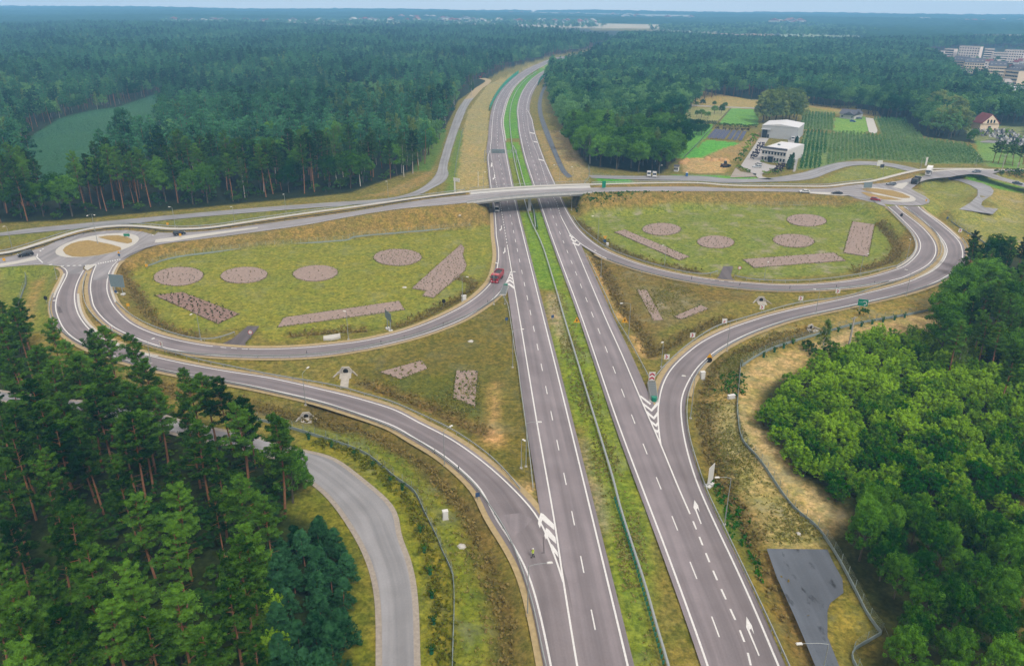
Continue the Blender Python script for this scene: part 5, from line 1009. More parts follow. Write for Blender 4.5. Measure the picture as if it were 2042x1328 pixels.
lamp(F_('A 995,440'), F_('A 925,142'), None, 'double armed lamp on the left roundabout island', zl, 6.5); lamp(F_('H 600,290'), F_('H 616,180'), None, 'double armed lamp on the slope before the right roundabout', None, 6.0)
def utility(base, top, label, r0, mt, arms):
    b0 = G(*base); h = 8
    for k in np.arange(4, 16, .1):
        if proj((b0[0], b0[1], b0[2] + k))[1] <= top[1]: h = k; break
    t = empty('utility_pole', b0); b = MB(); b.box((0, 0, h/2 - .2), (r0*2, r0*1.6, h + .4), .3, taper=.6); b.build('pole', mt, t)
    for z in arms: b = MB(); b.box((0, 0, h - z), (2.2, .12, .12), .5); [b.tube([(math.cos(.5)*dx, math.sin(.5)*dx, h - z + .05), (math.cos(.5)*dx, math.sin(.5)*dx, h - z + .3)], .06, 5) for dx in (-1, 0, 1)]; b.build('crossarm', M_galv, t)
    return tag(t, label, 'utility pole', 'utility poles')
utility(F_('I 245,1040'), F_('I 335,672'), 'grey concrete utility pole standing on bare soil by the plantation', .24, M_conc2, (.4,)); utility(F_('H 1815,205'), F_('H 1860,45'), 'tall pale utility pole beside the eastern road', .2, M_conc2, (.3,)); utility(F_('H 1970,205'), F_('H 1992,125'), 'shorter utility pole at the right edge of the picture', .2, M_conc2, (.3, 1.0))
b = MB(); p = G(*F_('U 240,640')); t = empty('advert_mast', p); b.tube([(0, 0, -.3), (0, 0, 6.5)], .35, 8); b.build('pole', M_wht, t); b = MB(); b.box((.9, 0, 6.2), (3.6, .3, 1.6), -.6); b.build('board', M_wht, t); tag(t, 'thick white mast with a tilted white board beside the bridge', 'mast')
p = G(*F_('U 478,570')); t = empty('marker_pole', p); b = MB(); b.tube([(0, 0, -.2), (0, 0, 7)], .12, 6); b.build('pole', M_wht, t); b = MB(); b.box((0, 0, .2), (.6, .6, .5)); b.build('footing', M_conc, t); tag(t, 'plain white pole on dry grass left of the carriageway', 'pole')
# ------------------------------------------------------------------ gantry and big signs
def gantry():
    a = G(*F_('U 545,330')); c = G(*F_('U 868,330')); h = 0
    for k in np.arange(4, 12, .1):
        if proj((a[0], a[1], a[2] + k))[1] <= F_('U 545,207')[1]: h = k; break
    t = empty('sign_gantry', a); w = c[0] - a[0]; dy = c[1] - a[1]
    for f in (0, 1): b = MB(); b.box((w*f, dy*f, h/2), (.35, .35, h + .4)); b.build('leg', M_galv, t)
    b = MB()
    for dz in (0, 1.0):
        b.box((w/2, dy/2, h - dz), (w + .4, .18, .18), math.atan2(dy, w))
    for i in range(14): b.tube([(w*i/14, dy*i/14, h - (i % 2)), (w*(i+1)/14, dy*(i+1)/14, h - ((i+1) % 2))], .05, 4)
    b.build('truss', M_galv, t); b = MB(); b.box((w*.42, dy*.42 + .25, h - .45), (w*.42, .12, 2.2)); b.build('sign_board', M_galvb, t)
    tag(t, 'grey sign gantry spanning the left carriageway beyond the bridge', 'gantry')
gantry()
def yaw_to(a, b): return math.atan2(b[1] - a[1], b[0] - a[0])
def sign(base, w, h, z, label, front, back=None, yaw=0.0, legs=1, cat='sign', shape='rect', foot=False, group=None, extra=None, zf=None, r=.05):
    """panel facing -Y (towards the viewer) turned by yaw, lower edge z above ground"""
    p = on(base, zf) if zf else G(*base); t = empty('road_sign', p, yaw); b = MB()
    if legs == 1: b.tube([(0, .06, -.3), (0, .06, z + h)], r, 6); b.build('post', M_galv, t)
    else:
        for k in range(legs):
            x = -w/2 + w*(k + .5)/legs; b = MB(); b.tube([(x, .1, -.3), (x, .1, z + h*.9)], r*1.6, 6); b.build('post', M_galv, t)
    if foot:
        for k in (-1, 1): b = MB(); b.box((k*w*.25, .1, .1), (.9, 1.1, .5)); b.build('footing', M_wht, t)
    b = MB()
    if shape == 'rect': b.box((0, 0, z + h/2), (w, .06, h))
    elif shape in ('tri', 'tri_down'):
        o = [(-w/2, z), (w/2, z), (0, z + h)] if shape == 'tri' else [(-w/2, z + h), (0, z), (w/2, z + h)]
        b.prism(o, -.03, .03)
    elif shape == 'round': b.prism([(w/2*math.cos(q), z + h/2 + h/2*math.sin(q)) for q in np.linspace(0, 6.283, 15)[:-1]], -.03, .03)
    elif shape == 'diamond': b.prism([(-w/2, z + h/2), (0, z), (w/2, z + h/2), (0, z + h)], -.03, .03)
    b.build('panel', front, t)
    if extra: extra(t, w, h, z)
    return tag(t, label, cat, group)
def chev(t, w, h, z):
    b = MB(); 
    for x0 in (-w*.12,): b.poly([(x0 - w*.18, -.036, z + h*.12), (x0 + w*.06, -.036, z + h*.12), (x0 + w*.32, -.036, z + h*.5), (x0 + w*.06, -.036, z + h*.88), (x0 - w*.18, -.036, z + h*.88), (x0 + w*.08, -.036, z + h*.5)])
    b.build('red_chevron', M_red, t)
for base, lb in (('J 350,835', 'red and white chevron sign nearest the gore tip'), ('J 613,612', 'second red and white chevron sign up from the gore tip'), ('J 938,465', 'red and white chevron sign with a small marker below it'), ('J 1318,325', 'red and white chevron sign beside the twin winged culvert'), ('J 1712,232', 'red and white chevron sign before the curved lamp'), ('G 1374,872', 'red and white chevron sign in the grass wedge between the slip roads'),
                 ('H 1383,858', 'upper red and white chevron sign outside the right bend'), ('H 1493,985', 'lower red and white chevron sign outside the right bend')):
    sign(F_(base), 1.35, 1.35, 1.0, lb, M_wht, None, .0, 1, 'chevron sign', extra=chev, group='curve chevron signs')
for base, lb in (('B 630,325', 'small red and white chevron sign on the left median strip'), ('B 1137,488', 'small red and white chevron sign near the split of the left slip roads')): sign(F_(base), 1.2, 1.2, .9, lb, M_wht, None, -.5, 1, 'chevron sign', extra=chev, group='curve chevron signs', zf=None)
def upchev(t, w, h, z):
    for k in (0, 1):
        b = MB(); y = z + .12 + k*h*.45; b.poly([(-w*.42, -.036, y), (-w*.42, -.036, y + h*.2), (0, -.036, y + h*.42), (w*.42, -.036, y + h*.2), (w*.42, -.036, y), (0, -.036, y + h*.2)]); b.build('red_chevron', M_red, t)
sign(F_('J 198,1060'), 1.5, 2.2, 1.2, 'red and white double arrow sign above the green tipped crash cushion', M_wht, None, 0, 1, 'sign', extra=upchev)
def rbt(t, w, h, z):
    b = MB(); c = (w*.18, z + h*.45); n = 18
    for k in range(13):
        a0, a1 = [2.6 - q/14*4.6 for q in (k, k+1)]; r0, r1 = h*.2, h*.29
        b.quad(*[(c[0] + r*math.cos(q), -.036, c[1] + r*math.sin(q)) for r, q in ((r0, a0), (r1, a0), (r1, a1), (r0, a1))])
    b.quad((c[0] - h*.05, -.036, z + h*.08), (c[0] + h*.05, -.036, z + h*.08), (c[0] + h*.05, -.036, c[1] - h*.16), (c[0] - h*.05, -.036, c[1] - h*.16))
    for x in range(5): b.quad((-w*.42 + x*w*.08, -.036, z + h*.52), (-w*.42 + x*w*.08 + w*.05, -.036, z + h*.52), (-w*.42 + x*w*.08 + w*.05, -.036, z + h*.57), (-w*.42 + x*w*.08, -.036, z + h*.57))
    b.build('white_diagram', M_wht, t)
    b = MB()
    for (x0, z0, x1, z1) in ((-w/2, z, w/2, z + .06), (-w/2, z + h - .06, w/2, z + h)): b.quad((x0, -.034, z0), (x1, -.034, z0), (x1, -.034, z1), (x0, -.034, z1))
    b.build('white_border', M_wht, t)
sign(F_('I 385,620'), 2.7, 2.2, 1.7, 'green direction sign with a white roundabout diagram', M_teal, None, -.35, 2, 'direction sign', extra=rbt)
sign(F_('A 1215,955'), 4.6, 3.9, 2.3, 'big grey back of a sign beside the left roundabout exit', M_galvb, None, -.15, 2, 'direction sign', foot=True, r=.08); sign(F_('I 1515,150'), 4.2, 3.6, 1.9, 'big grey back of a sign at the right bend near the copse', M_galvb, None, -.25, 2, 'direction sign', foot=True, r=.08)
sign(F_('D 385,808'), 4.4, 2.4, 3.0, 'grey sign seen nearly edge on with lattice legs in the left loop', M_galvb, None, -1.05, 2, 'direction sign', foot=True, r=.09)
sign(F_('R 775,1190'), 2.4, 3.6, .9, 'white back of a sign on the verge left of the leaning lamp', M_wht, None, .9, 2, 'direction sign', foot=True, r=.06)
sign(F_('H 565,182'), 3.2, 3.0, 1.2, 'white board on the grass before the corn field', M_wht, None, .2, 2, 'board'); sign(F_('H 592,196'), 2.4, 1.8, 1.0, 'dark back of a sign beside the white board', M_dk, None, .2, 2, 'sign'); sign(F_('H 445,405'), 4.0, 2.6, 1.0, 'grey back of a sign on the right roundabout island', M_galvb, None, .1, 2, 'sign', zf=zr)
sign(F_('H 1040,160'), 1.4, 4.6, .2, 'white totem beside the cab of the white truck', M_wht, None, .4, 1, 'totem'); sign(F_('A 1295,385'), 2.2, .9, .8, 'small green sign on the left roundabout island', M_teal, None, 0, 2, 'sign', zf=zl)
sign(F_('U 1755,600'), 1.8, 3.0, .6, 'teal sign on a post at the eastern bridge end', M_teal, None, .4, 1, 'sign', zf=z_cross)
def blackman(t, w, h, z): b = MB(); b.prism([(-w*.07, z + h*.18), (w*.07, z + h*.18), (w*.1, z + h*.5), (0, z + h*.68), (-w*.1, z + h*.5)], -.045, -.032); b.build('black_symbol', M_black2, t)
sign(F_('Q 1312,735'), 1.9, 1.75, 1.3, 'yellow triangle sign standing in the grass median', M_yel, None, 0, 1, 'warning sign', 'tri', extra=blackman, group='yellow work signs'); sign(F_('Q 1590,735'), 1.9, 1.75, 1.3, 'yellow triangle sign on the tan strip beside the lamp', M_yel, None, 0, 1, 'warning sign', 'tri', extra=blackman, group='yellow work signs')
def blue_below(t, w, h, z): b = MB(); b.prism([(w*.42*math.cos(q), z - .55 + w*.42*math.sin(q)) for q in np.linspace(0, 6.283, 13)[:-1]], -.03, .03); b.build('blue_disc', M_blue, t)
sign(F_('F 540,548'), 1.5, 1.3, 1.9, 'yellow give way triangle above a blue disc by the right loop', M_yel, None, 0, 1, 'sign', 'tri_down', extra=blue_below)
def black_below(t, w, h, z): b = MB(); b.prism([(w*.5*math.cos(q), z - .6 + w*.5*math.sin(q)) for q in np.linspace(0, 6.283, 13)[:-1]], -.03, .03); b.build('black_disc', M_black2, t)
sign(F_('J 783,850'), 1.5, 1.3, 1.8, 'yellow triangle above a black disc on the outer right slip road', M_yel, None, 0, 1, 'sign', 'tri', extra=black_below)
for base, lb in (('D 945,580', 'black backed sign behind the left loop guardrail'), ('A 480,1060', 'black backed sign in the meadow left of the outer slip road'), ('H 785,710', 'black backed sign on the right loop near the roundabout')): sign(F_(base), 1.1, 1.3, 1.4, lb, M_black2, None, 0, 1, 'sign', 'round', group='black backed signs')
for base, lb, mt, sh in (('D 1583,740', 'blue sign beside the guardrail below the crash cushion', M_blue, 'rect'), ('Q 1172,700', 'blue sign in the median on the bare strip', M_blue, 'rect'), ('K 887,500', 'blue sign on the outside of the left slip road bend', M_blue, 'rect'), ('A 1185,970', 'blue disc under the big grey sign', M_blue, 'round'), ('H 1255,720', 'blue sign at the head of the dark fence', M_blue, 'rect'),
                   ('A 1310,1105', 'yellow sign in the dry grass behind the big grey sign', M_yel, 'rect'), ('A 50,640', 'yellow post sign at the left edge', M_yel, 'rect'), ('A 1840,385', 'yellow sign beside the black car', M_yel, 'rect'), ('A 1710,270', 'orange sign beyond the pavement at the left roundabout', M_yel, 'rect'), ('H 1040,540', 'orange disc on the kerb of the right roundabout', M_yel, 'round'), ('H 1465,905', 'yellow diamond by the dark fence on the right', M_yel, 'diamond'), ('A 1497,700', 'small yellow post in the left loop field', M_yel, 'rect')):
    sign(F_(base), .8, .9, .9, lb, mt, None, .3, 1, 'sign', sh)
sign(F_('A 1218,585'), 1.0, .9, 1.6, 'orange triangle above a blue disc at the left roundabout', M_yel, None, 0, 1, 'sign', 'tri', extra=blue_below, zf=zl)
def redring(t, w, h, z): b = MB(); n = 16; [b.quad(*[(r*w/2*math.cos(q), -.036, z + h/2 + r*h/2*math.sin(q)) for r, q in ((.74, k*6.283/n), (1, k*6.283/n), (1, (k+1)*6.283/n), (.74, (k+1)*6.283/n))]) for k in range(n)]; b.build('red_ring', M_red, t)
sign(F_('C 516,395'), 1.25, 1.25, 1.5, 'round white sign with a red ring on the dark field access', M_wht, None, 0, 1, 'sign', 'round', extra=redring); sign(F_('F 1907,850'), 1.25, 1.25, 1.5, 'round white sign with a red ring beside the right field access', M_wht, None, 0, 1, 'sign', 'round', extra=redring)
def cabinet(base, w, d, h, label, rz=0.0, mt=None):
    p = G(*base); t = empty('cabinet', p, rz); b = MB(); b.box((0, 0, h/2), (w, d, h)); b.build('housing', mt or M_wht, t); b = MB(); b.box((0, 0, h + .04), (w*1.12, d*1.12, .08)); b.build('lid', M_wht, t); b = MB(); b.box((0, 0, .02), (w*1.2, d*1.2, .2)); b.build('footing', M_conc, t)
    b = MB(); b.box((0, -d/2 - .015, h*.5), (w*.8, .03, h*.8)); b.build('door', mt or M_wht, t); tag(t, label, 'cabinet', 'white roadside cabinets')
for base, w, h, lb in (('K 725,590', .9, 1.7, 'white cabinet standing in the green meadow at lower left'), ('J 715,998', 1.1, 1.9, 'white cabinet beside the outer right slip road'), ('D 1150,505', 1.3, 1.5, 'white cabinet at the foot of a lamp in the left loop'), ('F 565,578', .8, 1.6, 'white cabinet below the yellow give way triangle'), ('J 1010,1195', 1.6, .8, 'low white chest in the weeds beside the right fence')): cabinet(F_(base), w, .7, h, lb, .3)
# ------------------------------------------------------------------ crash cushions, culverts, slab
def cushion(a, c, label):
    p, q = P(*a, -.05), P(*c, -.05); t = empty('crash_cushion', p, yaw_to(p, q)); L = np.linalg.norm(q - p); n = 9
    for k in range(n):
        b = MB(); b.box((L*(k + .5)/n, 0, .55), (.14, 1.5, .9)); b.build('diaphragm', M_galv if k < n - 1 else M_teal, t)
    for s in (-1, 1): b = MB(); rail(b, np.array([[0, s*.85, 0], [L/2, s*.82, 0], [L, s*.7, 0]]), .1, .3, .9); b.build('side_rail', M_galv, t)
    b = MB(); b.tube([(L, 0, .1), (L, 0, 1.1)], .62, 10); b.build('nose', M_teal, t); b = MB(); b.box((L/2, 0, .06), (L + 1.2, 2.0, .14)); b.build('base_slab', M_conc, t); tag(t, label, 'crash cushion', 'crash cushions at the gores')
cushion(F_('J 200,1050'), F_('J 225,1225'), 'white crash cushion with a green nose at the right gore'); cushion(F_('D 1545,450'), F_('D 1575,372'), 'white crash cushion at the left gore beside the lamp')
def culvert(base, sc, yaw, label, apron=None):
    p = G(*base); t = empty('culvert_headwall', p, yaw); b = MB(); n = 12; o = [(-1.5*sc, -.6), (-1.5*sc, .5*sc), (-.8*sc, 1.5*sc), (.8*sc, 1.5*sc), (1.5*sc, .5*sc), (1.5*sc, -.6)]
    b.prism(o, 0, .4); 
    for s in (-1, 1): b.poly([(s*1.5*sc, 0, -.4), (s*1.5*sc, 0, .5*sc), (s*2.6*sc, -2.0*sc, .15), (s*2.6*sc, -2.0*sc, -.4)]); b.poly([(s*1.5*sc + s*.25, .05, -.4), (s*2.6*sc + s*.25, -2.0*sc, -.4), (s*2.6*sc + s*.25, -2.0*sc, .15), (s*1.5*sc + s*.25, .05, .5*sc)]); b.quad((s*1.5*sc, 0, .5*sc), (s*1.5*sc + s*.25, .05, .5*sc), (s*2.6*sc + s*.25, -2*sc, .15), (s*2.6*sc, -2*sc, .15))
    b.build('headwall', M_conc2, t)
    b = MB(); r = .62*sc; ring = [(r*math.cos(q), .55*sc + r*math.sin(q)) for q in np.linspace(0, 6.283, n + 1)[:-1]]; b.prism(ring, -.03, .02); b.build('pipe_mouth', M_black2, t)
    b = MB(); [b.quad(*[(rr*math.cos(q), -.05, .55*sc + rr*math.sin(q)) for rr, q in ((r, k*6.283/n), (r*1.25, k*6.283/n), (r*1.25, (k+1)*6.283/n), (r, (k+1)*6.283/n))]) for k in range(n)]; b.build('collar', M_conc, t)
    b = MB(); b.box((0, -1.5*sc, .02), (2.6*sc, 3.0*sc, .14)); b.build('apron', M_conc2, t)
    if apron: b = MB(); b.prism([(-apron[0]/2, -.3), (apron[0]/2, -.3), (apron[0]*.42, .22), (-apron[0]*.42, .22)], -apron[1], -2.8*sc); b.build('chute', M_conc2, t)
    tag(t, label, 'culvert', 'concrete culvert headwalls')
culvert(F_('C 1478,735'), 1.05, .15, 'large stained concrete culvert with a long chute beside the left triangle', (2.2, 8)); culvert(F_('C 1075,1190'), .85, .25, 'small concrete culvert below the left outer slip road'); culvert(F_('G 600,925'), 1.0, -.1, 'twin winged concrete culvert between the right slip roads'); culvert(F_('G 1105,1205'), .85, .5, 'pale concrete culvert above the right fence')
p = line('C 1250,365 1420,338 1425,370 1330,395 1250,395', z=.1); b = MB(); c0 = p.mean(0); qq = [tuple(v - c0) for v in p]; b.poly([(x, y, .25) for x, y, z in qq]); 
for k in range(len(qq)): a_, b_ = qq[k], qq[(k+1) % len(qq)]; b.quad((a_[0], a_[1], -.5), (b_[0], b_[1], -.5), (b_[0], b_[1], .25), (a_[0], a_[1], .25))
tag(b.build('concrete_slab', M_path, None, c0), 'bare white concrete slab in the ditch of the left loop', 'slab')
for s_, lb in (('K 808,727', 'white stone lying in the meadow at lower left'), ('D 1217,922', 'white stone in the left triangle'), ('L 628,667', 'pale stone on the bare ground above the dark apron'), ('D 545,375', 'pale stone in the left loop field'), ('U 290,868', 'white stone on the western embankment')):
    p = G(*F_(s_)); b = MB(); rr = random.uniform(.5, .9); b.tube([(0, 0, -.1), (.05, 0, .18), (.1, .05, .32)], [rr, rr*.8, rr*.35], 6); tag(b.build('stone', M_path, None, p, random.uniform(0, 3)), lb, 'stone')
# delineator posts along the loops
dl_ = MB(); dl_.box((0, 0, .5), (.12, .1, 1.0)); dm_ = dl_.mesh('delineator', M_dk)
for i, s_ in enumerate(('D 305,950', 'D 542,895', 'D 940,762', 'D 1392,535', 'C 1083,545', 'C 1838,440', 'F 1423,905', 'F 1915,965', 'G 892,795', 'G 1365,787', 'G 1752,748', 'E 1096,1110', 'E 1412,962', 'K 790,350', 'E 853,940')):
    o = link('delineator', dm_, None, on(F_(s_), z_ramp)); tag(o, 'slim dark delineator post beside a slip road guardrail', 'marker post', 'delineator posts')
# ------------------------------------------------------------------ planting beds
M_mulch = mat('bark_mulch', A(164, 144, 134), .95, .32, 1.3, bump=.8); M_mulch2 = mat('red_mulch', A(152, 124, 114), .95, .4, 1.3, bump=.8)
M_heath = foliage('bed_plants', A(96, 92, 66), A(140, 132, 92), .2, .6); M_heath2 = foliage('bed_plants_dark', A(64, 72, 42), A(104, 106, 62), .2, .6)
def tuft_mesh(name, pts, size, mt, seed=4, n=5, h=.5):
    rg = np.random.default_rng(seed); pts = np.asarray(pts); C = np.repeat(pts, n, 0) + rg.normal(0, 1, (len(pts)*n, 3)) * np.array([size*.4, size*.4, 0]); C[:, 2] += rg.uniform(.15, 1, len(C)) * h
    V, F = leaf_quads(C, rand_dir(len(C), rg) + np.array([0, 0, .3]), size, .7, rg); return np_mesh(name, V, F, mt)
def bed(poly, label, spacing, mt=None, psize=.3, dense=1.0, pm=None):
    poly = np.asarray(poly); c = poly.mean(0); c[2] = -.2; t = empty('planting_bed', c); r = poly - c
    top = [(x, y, .12) for x, y, _ in r]; b = MB(); b.poly(top)
    for k in range(len(r)): a_, b_ = r[k], r[(k+1) % len(r)]; b.quad((a_[0], a_[1], -.5), (b_[0], b_[1], -.5), (b_[0], b_[1], .12), (a_[0], a_[1], .12))
    b.build('mulch', mt or M_mulch, t)
    lo, hi = r.min(0), r.max(0); xs, ys = np.meshgrid(np.arange(lo[0], hi[0], spacing), np.arange(lo[1], hi[1], spacing)); xs[1::2] += spacing/2; x, y = xs.ravel(), ys.ravel(); ok = inpoly(x, y, r) & (rng.random(len(x)) < dense)
    P_ = np.stack([x[ok] + rng.normal(0, .28, ok.sum()), y[ok] + rng.normal(0, .28, ok.sum()), np.full(ok.sum(), .12)], 1)
    o = link('low_plant', tuft_mesh('low_plant', P_, psize, pm or M_heath), t); o['kind'] = 'stuff'
    rim = dens(np.vstack([r, r[:1]]), .9, False); rim[:, 2] = -.05; o = link('grass_rim', tuft_mesh('grass_rim', rim, .4, M_weed, 9, 3, .3), t); o['kind'] = 'stuff'
    tag(t, label, 'planting bed', 'mulched planting beds of the interchange')
circ = lambda cx, cyy, rx, ry, tl=0.0: circle_px(cx, cyy, rx, ry, lambda p: -.2, 40, tl)
bed(circ(356, 551.5, 50, 18.5, -.05), 'round mulched bed nearest the left roundabout', 1.6, dense=.35); bed(circ(486.5, 549, 47, 16, -.05), 'second round mulched bed from the left roundabout', 1.6, dense=.35); bed(circ(629, 545.3, 45, 15.7, -.05), 'third round mulched bed from the left roundabout', 1.6, dense=.3); bed(circ(793, 513.5, 48, 16.5), 'round bed with planted rows beside the kinked bed', 1.5)
bed(line('T 900,552 1060,534 1392,660 1268,717', z=-.2), 'brick red bed dotted with rows of dark plants', 1.75, M_mulch2, .5, 1.0, M_heath2); bed(line('C 785,268 850,172 D 490,513 545,602', z=-.2), 'long straight mulched bed in the left loop', 1.7, dense=.3)
bed(line('Q 640,255 660,275 650,320 672,375 660,410 480,565 415,555 440,525 355,510', z=-.2), 'kinked grey mulched bed near the left carriageway', 1.5, dense=.8)
bed(circ(1319.5, 457.5, 38.5, 12.2), 'leftmost round bed of the right loop', 1.6, dense=.6); bed(circ(1427.3, 483, 37.3, 12.5, .02), 'round bed beside the right field access', 1.6, dense=.6); bed(circ(1608.6, 439.7, 39.8, 12, .05), 'farthest round bed of the right loop', 1.6, dense=.4); bed(circ(1582.6, 480.4, 41.5, 13, .05), 'round bed above the long bed of the right loop', 1.6, dense=.6)
bed(line('F 640,425 740,400 1400,675 1300,712', z=-.2), 'long narrow slanting bed of the right loop', 1.6, dense=.7); bed(line('G 415,498 1340,430 1462,510 530,582', z=-.2), 'long bed along the guardrail of the right loop', 1.6, dense=.6); bed(line('G 1530,112 1756,145 1690,470 1440,430', z=-.2), 'tall rectangular bed at the right end of the right loop', 1.6, dense=.5)
bed(line('E 300,112 720,-5 775,75 500,183', z=-.2), 'slanting planted bed in the left triangle', 1.9, pm=M_weed, psize=.5, dense=.8); bed(line('E 1075,98 1290,98 1262,462 1038,372', z=-.2), 'rectangular planted bed in the left triangle', 1.9, pm=M_weed, psize=.5); bed(line('J 55,95 150,95 318,402 220,405', z=-.2), 'narrow bed along the left side of the right triangle', 1.7, dense=.6); bed(line('J 430,365 700,250 782,285 500,392', z=-.2), 'narrow bed along the lower side of the right triangle', 1.7, dense=.6)
# seedlings in green guards
sm = MB(); sm.tube([(0, 0, -.1), (0, 0, 1.0)], [.32, .26], 7); SG = sm.mesh('guard', mat('green_tree_guard', A(20, 104, 72), .6, .1, 2))
CV_, CF_ = leaf_quads(np.random.default_rng(2).normal(0, .3, (60, 3)) + np.array([0, 0, 1.1]), rand_dir(60, np.random.default_rng(3)), .35, .6, np.random.default_rng(4)); SC_ = np_mesh('crown', CV_, CF_, M_shrub)
for nm, sp in (('lower left fence', 'K 40,190 155,228 268,274 362,330 450,408 510,445 598,655 620,756 648,866 657,984 665,1116 655,1264'), ('right fence', 'I 55,850 150,825 275,800 385,772 495,747 605,725 722,705 825,682 J 1340,780 1450,725 1545,685 1640,640')):
    for q in px(sp): p = G(*q); t = empty('seedling', p, random.uniform(0, 6)); link('guard', SG, t); link('crown', SC_, t); tag(t, f'seedling in a dark green guard beside the {nm}', 'seedling', f'seedlings along the {nm}')
# ------------------------------------------------------------------ weeds and sedge that nobody could count
def weeds(name, label, specs, n, size, mt, h, seed):
    rg = np.random.default_rng(seed); out = []
    for sp in specs:
        poly = L2(sp); lo, hi = poly[:, :2].min(0), poly[:, :2].max(0); m = int(n / len(specs)) * 3; x = rg.uniform(lo[0], hi[0], m); y = rg.uniform(lo[1], hi[1], m); ok = inpoly(x, y, poly); k = np.array([noiseF(a*5, c*5) for a, c in zip(x[ok], y[ok])]) + rg.normal(0, .6, ok.sum()) > .2; k &= ~on_road(x[ok], y[ok]); out.append(np.stack([x[ok][k], y[ok][k]], 1))
    q = np.concatenate(out); z = ground_z(q[:, 0], q[:, 1]); P_ = np.stack([q[:, 0], q[:, 1], z], 1); o = link(name, tuft_mesh(name, P_, size, mt, seed, 4, h)); o['kind'] = 'stuff'; o['label'] = label
def along(name, label, lines, per, spread, size, mt, h, seed):
    rg = np.random.default_rng(seed); out = []
    for q in lines:
        q = dens(q, 1.0 / per, False); o = rg.normal(0, spread, len(q)); q = q + normals(q) * o[:, None]; q = q[(rg.random(len(q)) < .75) & ~on_road(q[:, 0], q[:, 1])]; q[:, 2] = ground_z(q[:, 0], q[:, 1]); out.append(q)
    o = link(name, tuft_mesh(name, np.concatenate(out), size, mt, seed, 5, h)); o['kind'] = 'stuff'; o['label'] = label
along('ditch_sedge', 'dark sedge growing along the ditches', DW, 7, 1.1, .55, M_reed, .7, 31)
M_yelw = foliage('yellow_weeds', A(120, 128, 40), A(196, 178, 84), .3, .9)
wl = D_(line('K 60,212 200,262 300,320 430,440 540,560 590,680 620,800 650,960 665,1120 660,1328', z=-.3)); along('yellow_weeds', 'pale yellow weeds along the fence of the lower left service road', [wl, off(wl, 1.6)], 5, .9, .6, M_yelw, .8, 32)
along('verge_weeds', 'lush green weeds along the verge of the right carriageway', [D_(line('L 190,400 260,540 340,720 420,900', z=-.3)), D_(line('J 1050,940 1040,1060 1000,1170', z=-.3)), D_(line('F 250,215 500,215 700,180 1000,150 1300,140', z=-.3))], 7, 1.8, .6, foliage('lush_weeds', A(48, 112, 28), A(110, 164, 52), .3, .8), .7, 33)
M_tuft = foliage('grass_tufts', A(112, 124, 50), A(176, 166, 96), .3, .8)
weeds('meadow_tufts', 'rough grass tufts on the verges and in the triangles', ['E 60,200 180,190 700,390 1000,530 1290,650 1330,560 1300,120 1100,100 700,160', 'Q 1130,600 1230,480 1330,640 1420,900 1560,1313 1290,1313 1200,950', 'K 1390,0 1570,0 1761,560 1761,1400 1640,1328 1480,560', 'F 380,700 560,760 1100,930 1600,1050 1750,1160 1250,1290 1000,1250 800,1000', 'K 0,60 300,160 560,290 700,430 860,640 960,900 1020,1328 760,1328 760,860 570,455 320,250', 'L 90,0 325,0 325,80 430,290 560,480 700,610 770,690 470,735 350,560 220,300', 'J 900,800 1100,760 1100,880 1080,1327 700,1327 740,1000', 'J 1880,500 1600,610 1250,760 1110,870 900,860 1000,720 1400,520'], 14000, .34, M_tuft, .3, 34)
# ------------------------------------------------------------------ vehicles
CARM = {}
def paintm(c): 
    if c not in CARM: CARM[c] = mat('car_paint_%d' % len(CARM), A(*c), .25, .03, 3, 0, 0, .5)
    return CARM[c]
M_tail = mat('tail_light', A(150, 20, 24), .3, 0); M_head = mat('head_light', A(236, 238, 240), .2, 0)
def wheel(t, x, y, r, w=.22):
    b = MB(); b.prism([(x + r*math.cos(q), r + r*math.sin(q)) for q in np.linspace(0, 6.283, 13)[:-1]], y - w/2, y + w/2); o = b.build('wheel', M_black2, t); b = MB(); b.prism([(x + r*.55*math.cos(q), r + r*.55*math.sin(q)) for q in np.linspace(0, 6.283, 9)[:-1]], y - w/2 - .012, y + w/2 + .012); b.build('rim', M_galv, o)
PROF = dict(hatch=(4.2, 1.76, 1.5, [(-2.1, .35), (-2.1, .85), (-1.95, 1.0), (1.0, .98), (1.9, .8), (2.1, .6), (2.1, .3)], [(-2.0, .97), (-1.75, 1.42), (-.9, 1.5), (.1, 1.45), (1.05, .97)]),
            sedan=(4.6, 1.8, 1.45, [(-2.3, .35), (-2.3, .9), (-1.5, .98), (1.0, .95), (2.1, .78), (2.3, .55), (2.3, .3)], [(-1.75, .96), (-1.0, 1.38), (-.2, 1.44), (.3, 1.4), (1.2, .95)]),
            suv=(4.6, 1.9, 1.75, [(-2.3, .4), (-2.3, 1.0), (-2.15, 1.15), (1.0, 1.12), (2.1, .98), (2.3, .7), (2.3, .35)], [(-2.2, 1.12), (-1.95, 1.68), (-1.0, 1.75), (.1, 1.7), (1.15, 1.11)]),
            van=(5.4, 2.0, 2.4, [(-2.7, .4), (-2.7, 2.3), (-2.55, 2.4), (1.0, 2.4), (1.3, 2.3), (2.0, 1.25), (2.6, 1.05), (2.7, .4)], [(1.05, 1.35), (1.25, 2.2), (1.42, 2.2), (2.0, 1.3)]))
